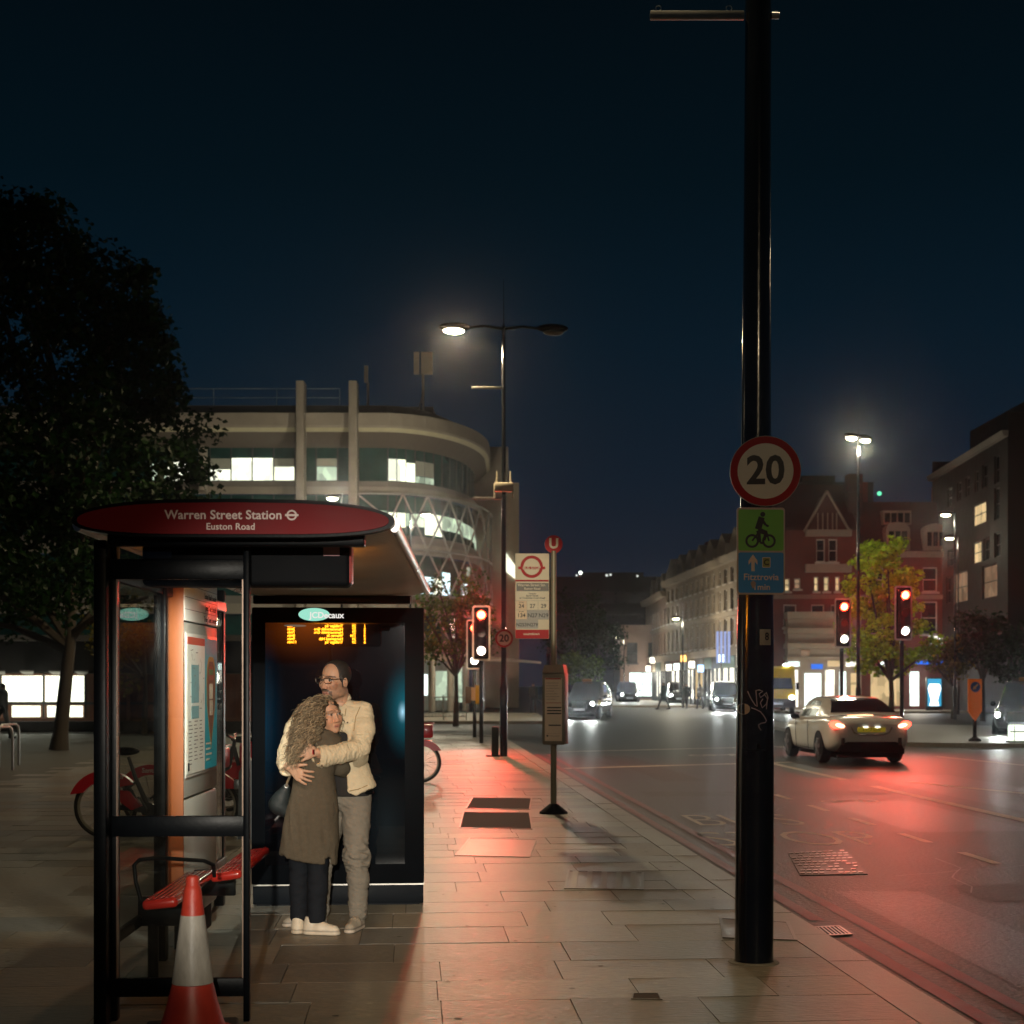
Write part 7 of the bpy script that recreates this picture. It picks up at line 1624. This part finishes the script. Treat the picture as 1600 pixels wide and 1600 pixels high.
stitched('seam', [(521, 1254), (523, 1264), (521, 1275)], cs_m, coat, Wloc, ct, .003); stitched('seam', [(446, 1276), (470, 1278), (495, 1282), (524, 1286)], cs_m, coat, Wloc, ct, .002, .003); stitched('seam', [(452, 1290), (449, 1334)], cs_m, coat, Wloc, ct, .002, .003); stitched('seam', [(514, 1290), (513, 1346)], cs_m, coat, Wloc, ct, .002, .003)
jn2 = SDF((-1.6, 9.45, .02), (-1.0, 9.9, .85), .0068)
jn2.chain([Q_(474, 1290, 9.67), Q_(467.5, 1345, 9.69), Q_(467, 1390, 9.70), Q_(467, 1432, 9.70)], [.082, .064, .058, .054], .015); jn2.chain([Q_(499, 1290, 9.65), Q_(496.5, 1345, 9.65), Q_(496, 1390, 9.64), Q_(494, 1436, 9.64)], [.085, .068, .062, .058], .015); jn2.cut((0, 0, at(0, 1440, 9.66).z), (0, 0, -1))
g3 = folds(Q_(490, 1430), (0, 0, 1), 30, .008, 3.0, 6.0); solid('jeans', jn2, denim_m, wom, it=1, disp=g3, loc=Wloc)
shoe(wom, Wloc, (gx(465.5, 9.66), 9.645, 0), (gx(470, 9.9), 9.90, 0), (.66, .57, .43), (.62, .53, .40)); shoe(wom, Wloc, (gx(478.5, 9.64), 9.645, 0), (gx(527.5, 9.6), 9.60, 0), (.66, .57, .44), (.64, .55, .42))
# hair: a full mass, then loose curls over it
hs_ = SDF((-1.62, 9.34, 1.05), (-1.02, 9.92, 1.62), .007); Hc = [Q_(505, 1107, 9.66), Q_(493, 1118, 9.60), Q_(482, 1134, 9.56), Q_(473, 1152, 9.535), Q_(469, 1167, 9.535)]
hs_.ell(WL(0, -.026, .022), A3((.088, .104, .090)) * WS, .02, WR); hs_.chain(Hc, [.085, .092, .080, .058, .026], .03)
hs_.ell(WL(.014, .118, -.026), A3((.070, .100, .108)) * WS, .010, WR, True)
def hdisp(V): return .020 * (vnoise(V * 30) - .5) + .012 * (vnoise(V * 70) - .5)
def hcol(V): n = vnoise(V * 26); a = A3((.030, .021, .012)); b_ = A3((.12, .085, .047)); return a + (b_ - a) * np.clip((n - .25) * 1.6, 0, 1)[:, None]  # dark base colour puts shade into the gaps between the curls
solid('hair', hs_, hair_m, wom, it=1, disp=hdisp, col=hcol, loc=Wloc); hair_base = wom.children[-1]
V, Fc = hs_.mesh(); N = vnormals(V, Fc); rg = np.random.default_rng(5); polys, rads, cols = [], [], []
flow = A3(Hc[-1]) - A3(Hc[0]); flow /= np.linalg.norm(flow)
for i in rg.choice(len(V), 2300, replace=False):
    n = N[i]; d = flow + n * .10 + rg.normal(size=3) * .20; d -= n * (d @ n) * .85; d /= np.linalg.norm(d)
    lc = (V[i] - A3(wc_)) @ WR / WS
    if lc[1] > .05 and abs(lc[0] - .008) < .074 and lc[2] < .058: continue
    L = rg.uniform(.09, .17); s_ = np.linspace(0, L, 18); side = np.cross(d, n); ph = rg.uniform(0, 6.28); amp = rg.uniform(.004, .013); fr_ = rg.uniform(80, 190)
    base_ = V[i] + d * 0 - n * .004 + s_[:, None] * d + (s_ ** 2)[:, None] * A3((0, 0, -2.2)) * .5
    Lc = (base_ - A3(wc_)) @ WR / WS
    if ((Lc[:, 1] > .045) & (np.abs(Lc[:, 0] - .008) < .074) & (Lc[:, 2] < .065)).any(): continue
    polys.append(base_ + (np.sin(fr_ * s_ + ph) * amp)[:, None] * side + ((np.cos(fr_ * s_ + ph) * .7 + .6) * amp)[:, None] * n)
    rads.append(rg.uniform(.0011, .0024) if rg.random() < .8 else rg.uniform(.003, .0048)); c = A3((.060, .042, .024)) + (A3((.46, .35, .21)) - A3((.060, .042, .024))) * rg.random() ** 1.3; cols.append(np.tile(c, (18 * 4, 1)))
tv, tf = tubes(polys, rads, 4); raw_mesh('curls', tv - np.array(Wloc), tf, hair_m, hair_base, True, np.concatenate(cols))
# handbag on her far arm
bg_ = thing('handbag', 'dark slouchy handbag hanging beside the woman\'s coat', 'handbag', Vector((gx(438, 9.66), 9.66, 0)))
s = SDF((-1.70, 9.5, .68), (-1.38, 9.80, 1.06), .0055); Bq = lambda u, v, Y=9.66: tuple(at(u, v, Y)); s.chain([Bq(447, 1232), Bq(440, 1248), Bq(436, 1258)], [.030, .052, .060], .03); s.cap(Bq(430, 1256), Bq(447, 1268), .035, .04, .04)
Bl = Vector((gx(438, 9.66), 9.66, 0)); solid('bag', s, mat('bag_leather', (.006, .011, .012), .65, var=.3, vs=20, bump=.3, bs=60), bg_, it=2, loc=Bl)
k = MB(); k.tube([at(447, 1232, 9.65) - Bl, at(449, 1222, 9.63) - Bl, at(453, 1213, 9.62) - Bl, at(459, 1200, 9.68) - Bl], .008, 6); k.build('strap', mat('strap_tan', (.20, .15, .09), .5), bg_)
k = MB(); k.tube([at(447.5, 1228, 9.63) - Bl + Vector((.012 * math.cos(a), 0, .012 * math.sin(a))) for a in [2 * math.pi * i / 10 for i in range(10)]], .003, 5, closed=True); k.build('ring', M['steel'], bg_)

# ------------------------------------------------------------------ people further off
def walker(name_label, loc, heading, coatc, legc, stride=.25, hgt=1.72, lean=0.0, group='pedestrians across the junction', long=False):
    t = thing('person', name_label, 'person', loc, heading, group); q = hgt / 1.72; s = SDF((-.45, -.55, -.02), (.45, .55, 1.8), .02)
    s.ell((0, .02, 1.60 * q), (.075, .095, .115), .02); s.cap((0, 0, 1.46 * q), (0, 0, 1.54 * q), .055, .055, .02); s.cap((0, 0, .98 * q), (0, lean, 1.36 * q), .14, .16, .05)
    for sx, st_ in ((-1, 1), (1, -1)):
        s.chain([(sx * .085, 0, .95 * q), (sx * .09, st_ * stride * .6, .50 * q), (sx * .09, st_ * stride, .08)], [.095, .065, .05], .03); s.cap((sx * .09, st_ * stride - .03, .045), (sx * .09, st_ * stride + .17, .04), .045, .04, .02)
        s.chain([(sx * .20, 0, 1.38 * q), (sx * .25, -st_ * .10, 1.10 * q), (sx * .22, -st_ * .10 + .12, .90 * q)], [.06, .05, .04], .03); s.cap((sx * .22, -st_ * .10 + .12, .88 * q), (sx * .22, -st_ * .10 + .16, .80 * q), .035, .028, .02)
    def cf(V):
        c = np.tile(A3((.30, .17, .11)), (len(V), 1)); c[V[:, 2] < .92 * q] = legc; c[V[:, 2] < .09] = (.02, .02, .02); c[(V[:, 2] > 1.62 * q) | ((V[:, 1] < -.01) & (V[:, 2] > 1.53 * q))] = (.03, .02, .015); return c
    solid('body', s, skin_m, t, it=2, col=cf)
    s = SDF((-.45, -.5, .4), (.45, .5, 1.6), .02); s.cap((0, 0, (.72 if long else .92) * q), (0, lean, 1.37 * q), .185 if long else .165, .175, .05)
    for sx, st_ in ((-1, 1), (1, -1)): s.chain([(sx * .20, 0, 1.38 * q), (sx * .25, -st_ * .10, 1.10 * q), (sx * .22, -st_ * .10 + .12, .92 * q)], [.075, .065, .055], .03)
    s.cut((0, 0, (.62 if long else .86) * q), (0, 0, -1)); solid('jacket', s, mat('walker_cloth', coatc, .9, var=.2), t, it=2, disp=folds((0, 0, 1), (0, 0, 1), 14, .012, 2.0)); return t
walker('pedestrian in a long dark coat striding past the bright shopfronts', Vector((gx(1037, 95), 95, -.1)), R(85), (.010, .03, .03), (.012, .014, .016), .38, 1.75, .02, long=True)
walker('pedestrian in dark brown clothes beside the bright corner beyond the lamp column', Vector((gx(833, 84), 84, -.1)), R(200), (.03, .02, .014), (.015, .014, .014), .15)
walker('pedestrian in black by the lit shop doorway further along', Vector((gx(1073, 98), 98, -.1)), R(150), (.012, .02, .022), (.012, .012, .014), .2, 1.68)
walker('pedestrian with pale top among the shopfronts of the terrace', Vector((gx(1094, 97), 97, -.1)), R(30), (.20, .19, .18), (.02, .02, .03), .22, 1.65)
walker('dark figure standing before the lit pavilion window at the picture edge', Vector((gx(3, 43), 43, 0)), R(260), (.010, .013, .015), (.010, .012, .014), .22, 1.62, group=None)
# ================================================================ HAZE ADDED FOR LAMP HALOS
hz = bpy.data.materials.new('halo_haze'); hz.use_nodes = True; n_ = hz.node_tree.nodes; n_.clear()
o_ = n_.new('ShaderNodeOutputMaterial'); pv_ = n_.new('ShaderNodeVolumePrincipled')
pv_.inputs['Color'].default_value = (.92, .94, 1, 1); pv_.inputs['Density'].default_value = .00034; pv_.inputs['Anisotropy'].default_value = .965
hz.node_tree.links.new(pv_.outputs[0], o_.inputs['Volume'])
b = MB(); b.box((-75, -24, -1.3), (75, 250, 27)); ho_ = b.build('added_haze', hz); ho_['kind'] = 'stuff'
